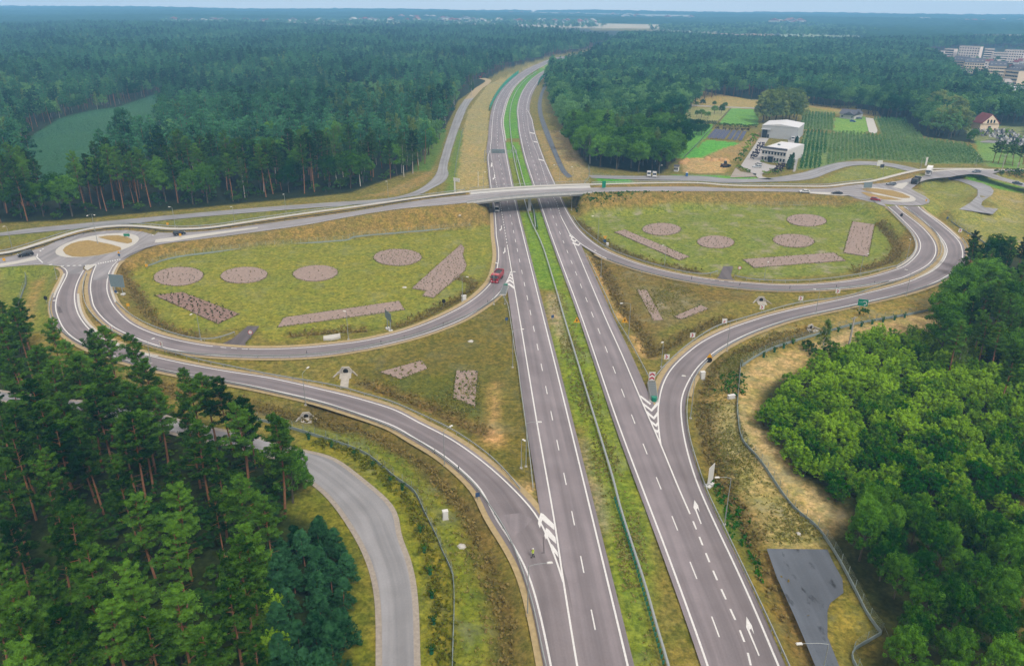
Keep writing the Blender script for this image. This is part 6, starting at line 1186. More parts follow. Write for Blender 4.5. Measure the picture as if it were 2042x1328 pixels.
def car(base, toward, col, kind, label, zf=None, name='car', z=None):
    p = on(base, zf) if zf else G(*base); q = on(toward, zf) if zf else G(*toward); t = empty(name, (p[0], p[1], p[2] + .03), yaw_to(p, q)); L, w, h, body, cab = PROF[kind]; pm = paintm(col)
    b = MB(); b.prism(body, -w/2, w/2); b.prism([(x, z - .02) for x, z in body if z < .8], -w/2 + .05, w/2 - .05) if False else None; b.build('body', pm, t)
    if kind != 'van':
        b = MB(); i0 = len(b.v); n = len(cab); zb = cab[0][1]; zt = max(z for _, z in cab)
        for s in (-1, 1): b.v += [(x, s*(w/2 - .04 - .2*(z - zb)/(zt - zb)), z) for x, z in cab]
        b.f.append(tuple(range(i0 + n - 1, i0 - 1, -1))); b.f.append(tuple(range(i0 + n, i0 + 2*n))); [b.f.append((i0 + k, i0 + (k+1) % n, i0 + n + (k+1) % n, i0 + n + k)) for k in range(n)]; b.m = [0]*len(b.f); b.build('windows', M_glass, t)
        b = MB(); xs_ = [x for x, z in cab if z > zt - .1]; b.box(((min(xs_)+max(xs_))/2 + .02, 0, zt + .005), (max(xs_) - min(xs_) + .25, w - .5, .07), taper=.92); b.build('roof', pm, t)
        for s in (-1, 1):
            b = MB(); b.box((-.35, s*(w/2 - .16), (zb + zt)/2), (.09, .1, zt - zb + .05)); b.build('pillar', pm, t); b = MB(); b.box((.85, s*(w/2 + .08), zb + .06), (.16, .16, .12)); b.build('mirror', pm, t)
    else:
        b = MB(); b.prism([(1.33, 1.3), (1.36, 2.27), (2.06, 1.28)], -w/2 + .12, w/2 - .12, 0, Matrix.Translation((.02, 0, .02))); b.build('windscreen', M_glass, t)
        for s in (-1, 1): b = MB(); b.prism([(.35, 1.35), (.4, 2.05), (1.2, 2.05), (1.65, 1.35)], s*(w/2 + .005) - .01, s*(w/2 + .005) + .01); b.build('side_window', M_glass, t)
    for s in (-1, 1):
        zh = body[-3][1] - .06 if kind != 'van' else .95; b = MB(); b.box((L/2 - .06, s*(w/2 - .26), zh), (.14, .42, .16)); b.build('headlight', M_head, t); b = MB(); b.box((-L/2 + .04, s*(w/2 - .18), .82), (.1, .3, .22)); b.build('tail_light', M_tail, t)
    b = MB(); b.box((L/2, 0, .45), (.1, w*.7, .22)); b.build('bumper', M_dk, t)
    r = .34 if kind in ('suv', 'van') else .31
    for x in (-L*.3, L*.31):
        for s in (-1, 1): wheel(t, x, s*(w/2 - .1), r)
    return tag(t, label, 'van' if kind == 'van' else 'car', 'cars on the roads of the interchange')
BK, WH, RD, GR, BL = (34, 38, 48), (226, 228, 232), (180, 34, 48), (118, 128, 142), (70, 96, 120)
car(F_('A 265,565'), F_('A 60,600'), BK, 'suv', 'dark blue estate car arriving at the left roundabout', z_cross); car(F_('A 1828,350'), F_('A 2000,320'), BK, 'hatch', 'black hatchback leaving the left roundabout towards the bridge', z_cross)
car(F_('U 668,825'), F_('U 700,1000'), WH, 'suv', 'white car coming out from under the bridge', Z0); car(F_('U 668,735'), F_('U 690,830'), WH, 'hatch', 'second white car half hidden by the bridge', Z0)
car(F_('O 765,1122'), F_('O 500,1108'), WH, 'sedan', 'white car on the cross road east of the bridge', z_cross); car(F_('O 953,1130'), F_('O 700,1116'), (40, 44, 60), 'sedan', 'dark car behind the white car near the right roundabout', z_cross); car(F_('H 530,512'), F_('H 750,540'), RD, 'hatch', 'red car on the right roundabout', zr); car(F_('H 687,355'), F_('H 500,352'), GR, 'hatch', 'grey car entering the right roundabout from the east', z_cross)
car(F_('H 1557,226'), F_('H 1350,240'), GR, 'sedan', 'grey car on the eastern road beyond the trucks', z_cross); car(F_('X 865,792'), F_('X 800,790'), (200, 206, 212), 'suv', 'silver car parked before the white office', None); car(F_('X 880,765'), F_('X 800,745'), WH, 'hatch', 'white car parked behind the silver car', None)
car(F_('N 1732,1026'), F_('N 1732,1080'), WH, 'van', 'left white van parked at the wood edge', None, 'van'); car(F_('N 1764,1030'), F_('N 1764,1080'), WH, 'van', 'right white van parked at the wood edge', None, 'van')
car(F_('X 1228,512'), F_('X 1228,600'), WH, 'van', 'white van behind the office roof', None, 'van'); car(F_('X 1275,515'), F_('X 1272,600'), WH, 'van', 'white van nearest the corn beside the hall', None, 'van'); car(F_('X 1240,570'), F_('X 1270,560'), BK, 'sedan', 'dark car in the side yard of the office', None)
car(F_('X 1905,295'), F_('X 1960,295'), GR, 'hatch', 'grey car beside the house with the slate roof', None); car(F_('X 1840,325'), F_('X 1900,330'), (60, 110, 190), 'hatch', 'blue car on the lawn before the house', None)
def truck(base, toward, label, cab_c, bed_c, L=8.4, kind='tipper', zf=None):
    p = on(base, zf) if zf else G(*base); q = on(toward, zf) if zf else G(*toward); t = empty('truck', (p[0], p[1], p[2] + .03), yaw_to(p, q)); cm, bm = paintm(cab_c), paintm(bed_c); x1 = L/2
    b = MB(); b.prism([(x1 - 2.0, .75), (x1 - 2.0, 2.95), (x1 - .35, 2.95), (x1, 1.75), (x1, .55)], -1.22, 1.22); b.build('cab', cm, t)
    b = MB(); b.prism([(x1 - .33, 2.75), (x1 + .03, 1.75), (x1 + .06, 1.75), (x1 - .28, 2.75)], -1.1, 1.1); b.build('windscreen', M_glass, t)
    for s in (-1, 1):
        b = MB(); b.box((x1 - .9, s*1.23, 2.15), (1.0, .03, .75)); b.build('side_window', M_glass, t); b = MB(); b.box((x1 + .02, s*.9, .85), (.08, .4, .22)); b.build('headlight', M_head, t); b = MB(); b.box((x1 - .15, s*1.42, 2.2), (.12, .24, .6)); b.build('mirror', M_dk, t)
    b = MB(); b.box((x1 + .03, 0, .6), (.16, 2.4, .34)); b.build('bumper', cm, t); b = MB(); b.box((x1 + .02, 0, 1.3), (.06, 1.3, .5)); b.build('grille', M_dk, t)
    b = MB(); b.box((-.4, 0, .8), (L - 1.2, .9, .3)); b.build('chassis', M_dk, t); y0, y1, z0, z1 = -1.25, 1.25, 1.1, 2.6; a0, a1 = -L/2, x1 - 2.2
    if kind == 'tipper':
        b = MB(); th = .1
        b.box(((a0+a1)/2, 0, z0), (a1-a0, 2.5, .12))
        for s in (-1, 1): b.box(((a0+a1)/2, s*1.2, (z0+z1)/2 + .06), (a1-a0, th, z1-z0 - .12))
        for x in (a0 + .05, a1 - .05): b.box((x, 0, (z0+z1)/2 + .07), (th, 2.29, z1-z0 - .1))
        b.build('tipper_body', bm, t); b = MB(); b.box(((a0+a1)/2, 0, z0 + .75), (a1-a0-.25, 2.26, 1.1), taper=.9); b.build('load', M_dk, t)
        for k in range(4):
            for s in (-1, 1): b = MB(); b.box((a0 + .5 + k*(a1-a0-1)/3, s*1.28, (z0+z1)/2), (.12, .08, z1-z0)); b.build('rib', bm, t)
    else:
        b = MB(); b.box(((a0+a1)/2, 0, 2.35), (a1-a0, 2.5, 2.7)); b.build('box_body', bm, t); b = MB(); b.prism([(x1 - 2.0, 2.96), (x1 - 2.0, 3.6), (x1 - 1.0, 2.96)], -1.15, 1.15); b.build('wind_deflector', cm, t)
    for x in (x1 - 1.2, a0 + 1.1, a0 + 2.4):
        for s in (-1, 1): wheel(t, x, s*1.05, .5, .34)
    return tag(t, label, 'truck', 'trucks on the roads of the interchange')
truck(F_('D 1490,300'), F_('D 1410,400'), 'red tipper truck with a dark load beside the left gore', (186, 32, 54), (186, 40, 58), 7.6, zf=Z0); truck(F_('H 935,335'), F_('H 1010,290'), 'black tipper truck leaving the right roundabout eastwards', (38, 44, 58), (60, 64, 76), 7.6, zf=z_cross); truck(F_('H 1068,245'), F_('H 1040,290'), 'white box truck coming along the eastern road', WH, (240, 240, 240), 9.5, 'box', z_cross)
t = truck(F_('Z 1400,288'), F_('Z 1340,300'), 'dark truck far along the motorway at the bend', (40, 44, 54), (52, 56, 64), 14, 'box', Z0)
t = car(F_('b 1790,835'), F_('b 1900,850'), BL, 'sedan', 'blue grey pickup at the right edge', z_cross, 'pickup_truck')
def digger(base, label, col, arm=True, s=1.0):
    p = G(*base); t = empty('excavator' if arm else 'wheel_loader', p, .4); cm = paintm(col); b = MB()
    for sd in (-1, 1): b.prism([(-1.8*s, .1), (-1.5*s, .8*s), (1.5*s, .8*s), (1.8*s, .1)], sd*1.1*s - .25, sd*1.1*s + .25)
    b.build('tracks' if arm else 'wheels', M_black2, t); b = MB(); b.box((-.4*s, 0, 1.3*s), (2.6*s, 2.2*s, 1.0*s)); b.build('body', cm, t); b = MB(); b.box((.6*s, .5*s, 2.3*s), (1.2*s, 1.1*s, 1.4*s), taper=.85); b.build('cab', M_glass, t)
    if arm: b = MB(); b.tube([(1*s, 0, 1.6*s), (3.4*s, 0, 5*s), (6*s, 0, 3.8*s), (6.6*s, 0, 1.6*s)], [.28*s, .25*s, .2*s, .15*s], 5); b.build('arm', cm, t); b = MB(); b.box((6.6*s, 0, 1.2*s), (.9*s, 1.1*s, .8*s), taper=1.2); b.build('bucket', M_dk, t)
    else: b = MB(); b.box((2.6*s, 0, .8*s), (.9*s, 2.4*s, .9*s)); b.build('bucket', M_dk, t)
    tag(t, label, 'digger')
digger(F_('Z 385,505'), 'red excavator with raised arm at the wood edge', (150, 60, 54)); digger(F_('X 535,785'), 'dark wheel loader on the sandy building plot', (90, 70, 60), False, 1.1)
# ------------------------------------------------------------------ the person in the yellow vest
def person(base, label):
    p = P(*base, .07); t = empty('person', p, math.radians(-100))
    sk = [(0,0,.95),(0,0,1.15),(0,.01,1.42),(0,.02,1.52),(.01,.02,1.60), (-.10,0,.90),(-.13,.10,.50),(-.14,.22,.07),(-.14,.10,.04), (.10,0,.90),(.13,-.05,.50),(.15,-.16,.07),(.15,-.28,.04), (-.19,.02,1.40),(-.27,-.02,1.13),(-.16,-.26,1.30),(-.10,-.33,1.42), (.19,.02,1.40),(.27,-.02,1.13),(.16,-.26,1.30),(.10,-.33,1.42)]
    ed = [(0,1),(1,2),(2,3),(3,4),(0,5),(5,6),(6,7),(7,8),(0,9),(9,10),(10,11),(11,12),(2,13),(13,14),(14,15),(15,16),(2,17),(17,18),(18,19),(19,20)]
    rr = [.14,.145,.16,.06,.06,.10,.075,.05,.045,.10,.075,.05,.045,.075,.055,.042,.035,.075,.055,.042,.035]
    me = bpy.data.meshes.new('person'); me.from_pydata([tuple(v) for v in sk], ed, []); o = link('body', me, t); mskin = mat('skin', A(206, 158, 132), .6, 0); mtr = mat('dark_trousers', A(44, 48, 60), .8, .1, 6); me.materials.append(mtr)
    md = o.modifiers.new('skin', 'SKIN'); [setattr(v, 'radius', (r, r)) for v, r in zip(me.skin_vertices[0].data, rr)]; me.skin_vertices[0].data[0].use_root = True; sd = o.modifiers.new('sub', 'SUBSURF'); sd.levels = sd.render_levels = 2
    hv = mat('yellow_vest', A(206, 232, 60), .6, .05, 5); b = MB(); b.tube([(0, 0, .88), (0, 0, 1.1), (0, .01, 1.3), (0, .02, 1.45), (0, .02, 1.5)], [.19, .195, .21, .19, .09], 12); v = b.build('vest', hv, t); v.scale = (1.15, .85, 1)
    b = MB(); b.tube([(0, .0, 1.0), (0, 0, 1.06)], .205, 12); v = b.build('reflective_band', M_wht, t); v.scale = (1.15, .85, 1)
    for s in (-1, 1):
        b = MB(); b.tube([(s*.19, .02, 1.41), (s*.27, -.02, 1.13), (s*.17, -.24, 1.28)], [.085, .07, .055], 8); b.build('sleeve', hv, t)
        b = MB(); b.box((s*.085, -.36, 1.46), (.07, .05, .09)); b.build('hand', mskin, t)
        hnd = t.children[-1]
        for k in range(4): b = MB(); b.tube([(s*(.06 + .018*k), -.38, 1.49), (s*(.055 + .016*k), -.42, 1.50), (s*(.04 + .014*k), -.43, 1.47)], [.010, .009, .008], 5); b.build('finger', mskin, hnd)
        b = MB(); b.tube([(s*.055, -.36, 1.45), (s*.025, -.40, 1.47)], [.012, .009], 5); b.build('thumb', mskin, hnd)
        b = MB(); b.box((s*.14, (.17 if s < 0 else -.21), .05), (.1, .28, .1)); b.build('shoe', M_black2, t)
    b = MB(); b.tube([(0, .02, 1.53), (0, .0, 1.58), (0, .0, 1.66), (0, .01, 1.74), (0, .01, 1.78)], [.055, .085, .098, .085, .03], 10); hd = b.build('head', mskin, t)
    b = MB(); b.prism([(-.015, 1.62), (.015, 1.62), (0, 1.67)], -.125, -.09); b.build('nose', mskin, hd)
    for s in (-1, 1): b = MB(); b.box((s*.035, -.095, 1.68), (.025, .012, .012)); b.build('eye', M_dk, hd)
    b = MB(); b.tube([(0, .01, 1.69), (0, .01, 1.74), (0, .01, 1.80), (0, .01, 1.83)], [.125, .122, .085, .02], 12); b.box((0, -.11, 1.70), (.16, .12, .015)); b.build('helmet', M_wht, t)
    b = MB(); b.box((0, -.43, 1.52), (.16, .06, .1)); tag(b.build('handheld_camera', M_dk, None, None), 'small dark device held up by the person in the vest', 'camera'); c = COL.objects[len(COL.objects) - 1]
    cam_o = [o_ for o_ in COL.objects if o_.name.startswith('handheld_camera')][0]; cam_o.matrix_world = Matrix.Translation(tuple(p)) @ Matrix.Rotation(math.radians(-100), 4, 'Z')
    tag(t, label, 'person')
person(F_('K 1164,782'), 'person in a yellow vest and white helmet standing on the slip road')
# ------------------------------------------------------------------ buildings
M_wall = mat('white_render', A(226, 226, 226), .8, .05, .6); M_clad = mat('grey_cladding', A(200, 204, 208), .6, .04, .8); M_roofw = mat('white_sheet_roof', A(226, 228, 234), .5, .04, .6); M_slate = mat('slate_roof', A(92, 94, 106), .6, .1, .8); M_redroof = mat('red_tile_roof', A(128, 58, 62), .7, .12, 1.0); M_beige = mat('beige_render', A(232, 212, 186, 1.25), .85, .08, .5); M_flat = mat('flat_roof', A(182, 172, 166), .85, .1, .4)
def building(fl, fr, depth, h, label, wall, roof, rf='flat', rise=1.5, rows=None, cols=6, win=(1.4, 1.5), cat='building', group=None, base=0.0, name='building', side=True, over=.25, wz=None, ridge='x', dormers=0):
    a, c = G(*fl), G(*fr); w = math.hypot(c[0]-a[0], c[1]-a[1]); yaw = yaw_to(a, c); t = empty(name, (a[0], a[1], min(a[2], c[2])), yaw)
    b = MB(); b.box((w/2, depth/2, h/2 - .5), (w, depth, h + 1)); b.build('wall', wall, t); b = MB()
    if rf == 'flat':
        b.box((w/2, depth/2, h + .12), (w + over*2, depth + over*2, .22)); ro = b.build('roof', roof, t); b = MB(); b.box((w*.3, depth*.5, h + .55), (1.4, 1.2, .7)); b.build('roof_unit', M_galvb, ro)
    else:
        o_ = over + .1
        if ridge == 'x': b.prism([(-o_, h), (depth + o_, h), (depth/2, h + rise)], -o_, w + o_, 0, Matrix(((0, 1, 0, 0), (1, 0, 0, 0), (0, 0, 1, 0), (0, 0, 0, 1))))
        else: b.prism([(-o_, h), (w + o_, h), (w/2, h + rise)], -o_, depth + o_)
        ro = b.build('roof', roof, t)
        for k in range(dormers): b = MB(); x = w*(k + .5)/dormers; b.box((x, depth*.2, h + rise*.45), (1.3, .1, .9)); sk_ = b.build('skylight', M_wht, ro)
    if rows:
        fm, pm_ = None, None
        for r in range(rows):
            z = (wz or 1.0) + r*(h - .6)/rows
            for k in range(cols):
                x = w*(k + .5)/cols
                if fm is None: b = MB(); b.box((0, 0, win[1]/2), (win[0] + .25, .12, win[1] + .25)); fm = b.mesh('window_frame', M_wht); b = MB(); b.box((0, -.05, win[1]/2), (win[0], .08, win[1])); pm_ = b.mesh('pane', M_glass)
                f = link('window', fm, t, (x, -.02, z)); link('pane', pm_, f)
        if side:
            for r in range(rows):
                for k in range(max(1, cols//3)): y = depth*(k + .5)/max(1, cols//3); f = link('window', fm, t, (-.02, y, (wz or 1.0) + r*(h - .6)/rows), math.pi/2*-1); link('pane', pm_, f)
    return tag(t, label, cat, group), w
hall, w = building(F_('X 905,482'), F_('X 1272,512'), 24, 8.0, 'pale metal hall with a low white roof behind the office', M_clad, M_roofw, 'gable', 1.4, name='hall', cat='hall', ridge='y', over=.1)
b = MB(); b.box((w*.09, -.06, 2.6), (w*.14, .12, 5.2)); b.build('gate', M_dk, hall); b = MB(); b.box((w*.195, -.06, 1.2), (1.2, .1, 2.3)); b.build('door', M_dk, hall); b = MB(); b.box((w*.12, -1.2, 5.7), (w*.26, 2.4, .25)); b.build('canopy', M_clad, hall)
off_, w = building(F_('X 903,722'), F_('X 1148,752'), 27, 7.4, 'white two storey office with dark tall windows and a white roof', M_wall, M_roofw, 'flat', rows=2, cols=8, win=(1.15, 1.7), name='office_building', cat='office', over=-.4)
b = MB(); b.box((w/2, .4, 7.75), (w + .3, .9, 1.0)); b.build('parapet', M_slate, off_); b = MB(); b.box((w*.4, -.25, 1.6), (2.6, .5, 3.2)); b.build('entrance', M_glass, off_); b = MB(); b.box((w*.4, -.9, 3.35), (3.4, 1.8, .2)); b.build('canopy', M_slate, off_); b = MB(); b.box((w/2, -.05, 5.9), (w, .1, .5)); b.build('dark_band', M_slate, off_)
hs_, w = building(F_('X 1705,285'), F_('X 1850,300'), 10, 3.4, 'white bungalow with a dark slate roof beside the corn', M_wall, M_slate, 'gable', 3.2, 1, 3, (1.5, 1.2), 'house', name='house', over=.7)
gar, w = building(F_('X 1850,300'), F_('X 1938,272'), 8, 2.9, 'dark roofed garage wing joined to the white bungalow', M_clad, M_slate, 'gable', 2.6, name='garage', cat='garage', over=.5)
chp, w = building(F_('Y 1400,1195'), F_('Y 1645,1195'), 11, 4.6, 'beige chapel with a steep red roof above the graveyard', M_beige, M_redroof, 'gable', 6.4, name='chapel', cat='chapel', ridge='y', over=.5)
for x in (.33, .5, .67): b = MB(); b.prism([(w*x - .6, 5.0), (w*x + .6, 5.0), (w*x + .6, 6.8), (w*x, 7.6), (w*x - .6, 6.8)], -.76, -.6); b.build('arched_window', M_glass, chp)
b = MB(); b.prism([(w*.04, 4.6), (w*.96, 4.6), (w/2, 10.4)], -.68, -.1); b.build('gable', M_beige, chp); b = MB(); b.box((w/2, -.3, 1.4), (1.8, .3, 2.8)); b.build('door', M_dk, chp); b = MB(); b.tube([(w/2, 0, 12), (w/2, 0, 14.5)], .12, 5); b.box((w/2, 0, 13.6), (1.2, .15, .15)); b.build('cross', M_dk, chp)
for q, lb in ((('Y 1600,770', 'Y 2300,800', 30, 7.0, M_wall, M_roofw), 'large white roofed hall with a red stripe at the right edge'), (('Y 1590,640', 'Y 1830,640', 14, 6, M_clad, M_flat), 'grey roofed shed behind the white hall at the right edge')):
    h_, w = building(F_(q[0]), F_(q[1]), q[2], q[3], lb, q[4], q[5], 'gable', 3.0, name='hall', cat='hall', over=.2, base=0)
    if q[2] == 30: b = MB(); b.box((w/2, -.08, 4.4), (w, .12, 1.1)); b.build('red_stripe', M_red, h_)
APT = [('Y 680,262', 'Y 760,270', 12, 10, 'flat', 'leftmost pale block of the housing estate'), ('Y 760,268', 'Y 905,275', 12, 14, 'flat', 'long low pale block left of the estate centre'), ('Y 910,270', 'Y 1035,278', 12, 17, 'flat', 'grey pink block beside the red roofed shop'), ('Y 1097,285', 'Y 1370,300', 14, 22, 'flat', 'tallest pale apartment block of the estate'), ('Y 1440,270', 'Y 1570,275', 14, 17, 'flat', 'pale tower right of the tallest block'), ('Y 1560,320', 'Y 1740,325', 12, 16, 'flat', 'pale wide block in the middle right of the estate'), ('Y 1700,300', 'Y 1960,312', 14, 18, 'flat', 'back row pale block at the right of the estate'),
       ('Y 1005,410', 'Y 1180,425', 13, 13, 'gable', 'slate roofed block at the left of the front row'), ('Y 1180,440', 'Y 1440,450', 13, 13, 'gable', 'slate roofed block with white skylights in the front row'), ('Y 1500,480', 'Y 1730,490', 13, 12, 'gable', 'slate roofed block half hidden by trees'), ('Y 1715,580', 'Y 1880,600', 16, 15, 'gable', 'beige block with a dark mansard roof near the right edge'), ('Y 1885,590', 'Y 2100,560', 15, 15, 'gable', 'beige gable end block at the right edge'), ('Y 1380,370', 'Y 1700,385', 10, 8, 'flat', 'long low white block before the slate roofs')]
for a_, c_, d_, h_, rf, lb in APT:
    building(F_(a_), F_(c_), d_, h_, lb, M_beige if rf == 'gable' else mat('panel_wall', A(236, 222, 216, 1.35), .85, .08, .3), M_slate if rf == 'gable' else M_flat, rf, 5.5, max(2, int(h_/3.2)), 8, (1.8, 1.6), 'apartment block', 'apartment blocks of the estate', name='apartment_block', side=False, dormers=4 if rf == 'gable' else 0)
for k, (x, y) in enumerate(((700, 300), (760, 310), (880, 318), (1010, 330), (960, 300), (1500, 340), (1620, 345), (1840, 350), (1900, 330), (1960, 345), (1780, 420), (1900, 440), (660, 280), (1420, 340))):
    building(F_(f'Y {x},{y}'), F_(f'Y {x+62},{y+3}'), 9, 5.5, 'small house with a reddish roof scattered in the estate', M_wall, M_redroof if k % 3 else M_flat, 'gable', 3.2, 1, 3, (1.3, 1.3), 'house', 'small houses of the estate', name='house', side=False)
rs, w = building(F_('Y 825,295'), F_('Y 985,300'), 12, 5, 'low red roofed shop before the pale blocks', M_wall, M_redroof, 'gable', 2, name='shop', cat='shop')
cb, w = building(F_('X 18,828'), F_('X 60,832'), 2.6, 2.7, 'small white site cabin with a dark roof beside the wood', M_wall, M_slate, 'gable', .7, 1, 2, (.8, 1.0), 'cabin', name='site_cabin', over=.2)
p = G(*F_('X 148,882')); t = empty('portable_toilet', p); b = MB(); b.box((0, 0, 1.05), (1.1, 1.1, 2.1)); b.build('cabin', paintm((50, 120, 190)), t); b = MB(); b.box((0, 0, 2.2), (1.2, 1.2, .18), taper=.8); b.build('roof', M_wht, t); b = MB(); b.box((0, -.57, 1.0), (.8, .04, 1.8)); b.build('door', paintm((40, 100, 170)), t); tag(t, 'blue portable toilet on the grass before the sandy plot', 'toilet')
# sand heaps of the building plot
for s_ in ('X 130,730 150,720 110,745 360,705 500,715 540,725 420,720',):
    for q in px(s_): p = G(*q); b = MB(); r_ = random.uniform(2.0, 3.4); b.tube([(0, 0, -.3), (0, 0, .6), (.3, .2, 1.3), (.4, .2, 1.7)], [r_, r_*.72, r_*.35, .1], 9); tag(b.build('sand_heap', mat('sand', A(206, 164, 110), .95, .15, 1), None, p, random.uniform(0, 3)), 'heap of orange sand at the back of the building plot', 'sand heap', 'sand heaps')
# solar field
M_pv = mat('solar_cells', A(62, 70, 110), .3, .12, 2, 0, 0, .5); pb = MB(); pb.box((0, 0, 0), (2.5, 1.9, .06)); 
for gx0 in (-.9, 0, .9): pb.box((gx0, 0, .035), (.03, 1.9, .012), 0, 1)
PV = pb.mesh('solar_panel', [M_pv, M_galv])
for (bl, br, tl, lb) in (('X 350,500', 'X 530,515', 'X 430,415', 'left half of the solar field'), ('X 550,515', 'X 715,530', 'X 610,425', 'right half of the solar field')):
    a, c, d = G(*F_(bl)), G(*F_(br)), G(*F_(tl)); t = empty('solar_array', a, yaw_to(a, c)); w = math.hypot(c[0]-a[0], c[1]-a[1]); v = Matrix.Rotation(-yaw_to(a, c), 2) @ Vector((d[0]-a[0], d[1]-a[1])); n = max(3, int(w/2.7))
    for r in range(6):
        b = MB()
        for k in range(n):
            x = 1.3 + k*w/n + v.x*r/6; y = v.y*(r + .5)/6; o = link('solar_panel', PV, t, (x, y, 1.15)); o.rotation_euler = (.5, 0, 0); b.box((x, y, .45), (.1, .1, 1.2))
        b.build('support', M_galv, t)
    tag(t, lb + ' with dark blue tilted panels', 'solar array', 'solar arrays')
# graveyard
gm = []
for c_ in ((220, 220, 222), (60, 62, 70), (150, 150, 156)): b = MB(); b.box((0, 0, .25), (1.1, 2.1, .5)); b.box((0, .95, .95), (1.0, .2, 1.0)); gm.append(b.mesh('gravestone', paintm(c_)))
gp = L2('Y 1300,1210 1440,1180 1700,1195 1850,1215 1992,1300 2100,1400 1900,1400 1600,1300 1420,1280')
for x, y in scatter(gp, 2.4, rg=rgT)[:150]: tag(link('gravestone', random.choice(gm), None, (x, y, float(ground_z(x, y)))), 'gravestone in the crowded graveyard before the chapel', 'gravestone', 'gravestones')
for x, y in scatter(gp, 9, rg=rgT)[:10]: plant('ball', x, y, 3.0, 'small dark shrub between the gravestones', 'graveyard shrubs', parts=False)
# garden of the office
for q in px('X 850,495 818,490 825,525 800,552 772,582 752,618 732,655 698,695 672,742'): p = G(*q); plant('ball', p[0], p[1], 3.2, 'large clipped green shrub in the row left of the office drive', 'shrub row of the office drive', parts=False, wide=1.3)
for q in px('X 672,795 702,812 738,830 772,845 920,745 1058,758 940,860 985,865 1012,835 1055,860 1115,840 1060,830'): p = G(*q); plant('ball', p[0], p[1], 2.0, 'small yellow green clipped shrub before the office', 'yellow shrubs of the office', parts=False, wide=1.3)
for q in px('X 830,710 850,680 870,650 890,610 905,580 1090,820 1110,800 1080,850'): p = G(*q); plant('purple', p[0], p[1], 3.4, 'dark purple shrub beside the office', 'purple shrubs of the office', parts=False, wide=1.2)
for q in px('X 1175,810 1190,810 1205,810 1195,760 1215,770 1225,740 1230,700 1240,660 1250,620 1258,580 1265,560'): p = G(*q); plant('youngpine', p[0], p[1], 5.5, 'tall narrow thuja in the hedge between office and corn', 'thuja hedge of the office', parts=False, wide=.9)
for q in px('X 250,275 300,280 365,290 430,240 510,210 540,190 180,200 100,290 250,170 310,165 430,170 500,240 130,260'): p = G(*q); plant('oak', p[0], p[1], rgT.uniform(4, 6.5), 'small tree in the garden plot beside the lawn', 'garden plot trees', parts=False, wide=1.2)
for q in [(70 + i*17, 320 + i*1.3) for i in range(23)]: p = G(180*0 + 1340 + q[0]/5.105, 180 + q[1]/5.105); plant('youngpine', p[0], p[1], 2.6, 'small thuja in the hedge in front of the garden plot', 'thuja hedge of the garden plot', parts=False, wide=1.1)
for q in px('X 560,375 620,380 680,380 740,390 800,385 850,380 470,370 520,370'): p = G(*q); plant('shrub', p[0], p[1], 2.8, 'wild shrub between lawn and solar field', 'wild shrubs by the solar field', parts=False, wide=1.6)
for q in px('X 460,405 530,410 600,415 660,415 720,420 770,420'): p = G(*q); plant('purple', p[0], p[1], 2.2, 'reddish shrub at the back of the solar field', 'reddish shrubs by the solar field', parts=False, wide=1.4)
# corn
M_corn = foliage('corn_leaves', A(50, 118, 58), A(134, 170, 100), .3, .5)
def corn(spec, label, ang_spec, seed):
    poly = L2(spec); q = L2(ang_spec); th = yaw_to(q[0], q[1]); ca_, sa_ = math.cos(th), math.sin(th); c = poly.mean(0); r = (poly - c)[:, :2] @ np.array([[ca_, -sa_], [sa_, ca_]]); rg = np.random.default_rng(seed)
    V = np.arange(r[:, 1].min(), r[:, 1].max(), 2.3); U = np.arange(r[:, 0].min(), r[:, 0].max(), .55); UU, VV = np.meshgrid(U, V); UU = UU + rg.normal(0, .15, UU.shape); VV = VV + rg.normal(0, .16, VV.shape); ok = inpoly(UU.ravel(), VV.ravel(), r); u, v = UU.ravel()[ok], VV.ravel()[ok]
    x = c[0] + u*ca_ - v*sa_; y = c[1] + u*sa_ + v*ca_; P_ = np.stack([x, y, ground_z(x, y)], 1); o = link('corn', tuft_mesh('corn', P_, .85, M_corn, seed, 3, 2.1)); o['kind'] = 'stuff'; o['label'] = label
corn('X 1340,230 1652,250 1645,412 1310,395', 'corn in rows beside the white bungalow', 'X 1440,240 1425,400', 41); corn('O 768,762 900,778 880,900 850,978 722,992 740,880', 'corn in slanting rows beside the hall', 'O 830,770 800,980', 42); corn('O 905,778 1000,775 1240,795 1460,815 1690,845 1745,870 1812,952 1500,955 1250,935 1080,926 960,945 885,965 890,870', 'broad corn field behind the eastern road', 'O 1200,795 1230,930', 43); corn('O 1172,690 1345,700 1440,790 1462,808 1215,795', 'corn in rows beside the willows', 'O 1250,700 1290,795', 44)
# ------------------------------------------------------------------ far villages
hm = []
for k, (wc, rc) in enumerate((((232, 226, 216), (170, 108, 92)), ((236, 232, 226), (128, 124, 126)), ((224, 214, 200), (150, 70, 60)), ((240, 238, 232), (206, 198, 190)))):
    b = MB(); b.box((0, 0, 2.6), (13, 10, 5.6)); b.prism([(-7, 5.4), (7, 5.4), (0, 9.4)], -5.6, 5.6, 1); hm.append(b.mesh('village_house', [mat('village_wall', A(*wc, 1.15), .8, 0), mat('village_roof', A(*rc), .8, 0)]))
def village(specs, n, label, group, s0=1.3):
    for k in range(n):
        (x0, y0), (x1, y1) = random.choice(specs); x = random.uniform(x0, x1); y = y0 + (y1 - y0)*(x - x0)/max(1, x1 - x0) + random.uniform(-2.0, 1.6); p = P(x, y, .0)
        if p[1] > 5600: continue
        o = link('village_house', random.choice(hm), None, (p[0], p[1], .2), random.uniform(-.6, .6)); s = s0*random.uniform(.8, 1.4); o.scale = (s*random.uniform(.8, 1.8), s, s); tag(o, label, 'house', group)
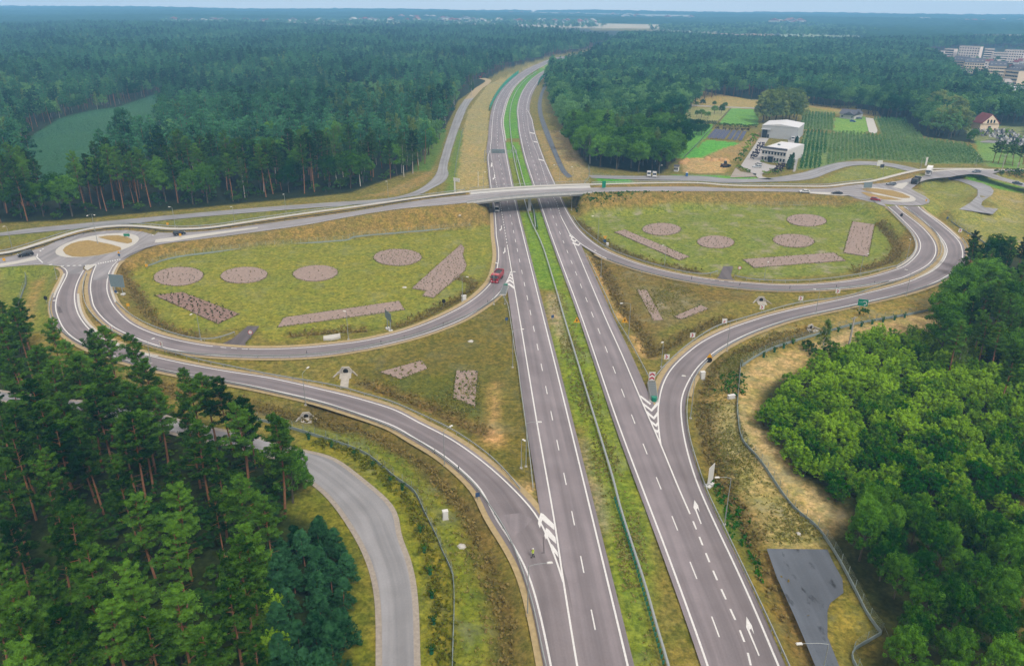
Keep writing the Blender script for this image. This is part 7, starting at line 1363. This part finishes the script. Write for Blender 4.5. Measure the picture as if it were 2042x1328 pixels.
village([((335, 45), (640, 46))], 24, 'pale house in the far village beyond the left wood', 'houses of the far left village'); village([((700, 43), (1000, 45)), ((780, 38), (960, 40))], 50, 'pale house in the far village beyond the straight motorway', 'houses of the far middle village'); village([((1000, 46), (1190, 48)), ((1000, 27), (1380, 38))], 44, 'pale house in the hazy village right of the motorway', 'houses of the hazy village'); village([((1540, 46), (1600, 48))], 10, 'pale farm building among the far right fields', 'far right farm buildings', 1.6); village([((1700, 42), (2042, 46))], 22, 'hazy house at the horizon on the right', 'horizon houses on the right')
# ------------------------------------------------------------------ say which one: members of a group are told apart by row and place
ORD = 'first second third fourth fifth sixth seventh eighth ninth tenth eleventh twelfth thirteenth fourteenth fifteenth sixteenth seventeenth eighteenth nineteenth twentieth twenty-first twenty-second twenty-third twenty-fourth'.split()
def tell_apart():
    gr = {}
    for o in COL.objects:
        if o.parent is None and 'label' in o and 'group' in o: gr.setdefault((o['group'], o['label']), []).append(o)
    for (g, lb), os_ in gr.items():
        if len(os_) < 2: continue
        pts = [(proj(tuple(o.location)), o) for o in os_]; pts.sort(key=lambda a: -a[0][1]); n = len(pts); rows = max(math.ceil(n / 20), min(18, round(math.sqrt(n / 2.2)))) if n > 9 else 1; per = math.ceil(n / rows); words = len(lb.split())
        for r in range(rows):
            row = sorted(pts[r*per:(r+1)*per], key=lambda a: a[0][0])
            for k, (_, o) in enumerate(row):
                s = f'{lb}, {ORD[min(k, 23)]} from left' + (f', {ORD[r]} row' if rows > 1 else '')
                o['label'] = s
tell_apart()
# ------------------------------------------------------------------ the air: a pale haze that far things fade into
hb_ = MB(); hb_.box((0, 2650, 43.5), (9400, 6500, 95)); hz = bpy.data.materials.new('haze_air'); hz.use_nodes = True; hn = hz.node_tree; hn.nodes.remove(hn.nodes['Principled BSDF'])
pv = hn.nodes.new('ShaderNodeVolumePrincipled'); pv.inputs['Density'].default_value = 2.35e-4; pv.inputs['Color'].default_value = (.22, .52, .88, 1); pv.inputs['Anisotropy'].default_value = .0
hn.links.new(pv.outputs[0], hn.nodes['Material Output'].inputs['Volume']); ho = hb_.build('haze', hz); ho['kind'] = 'stuff'
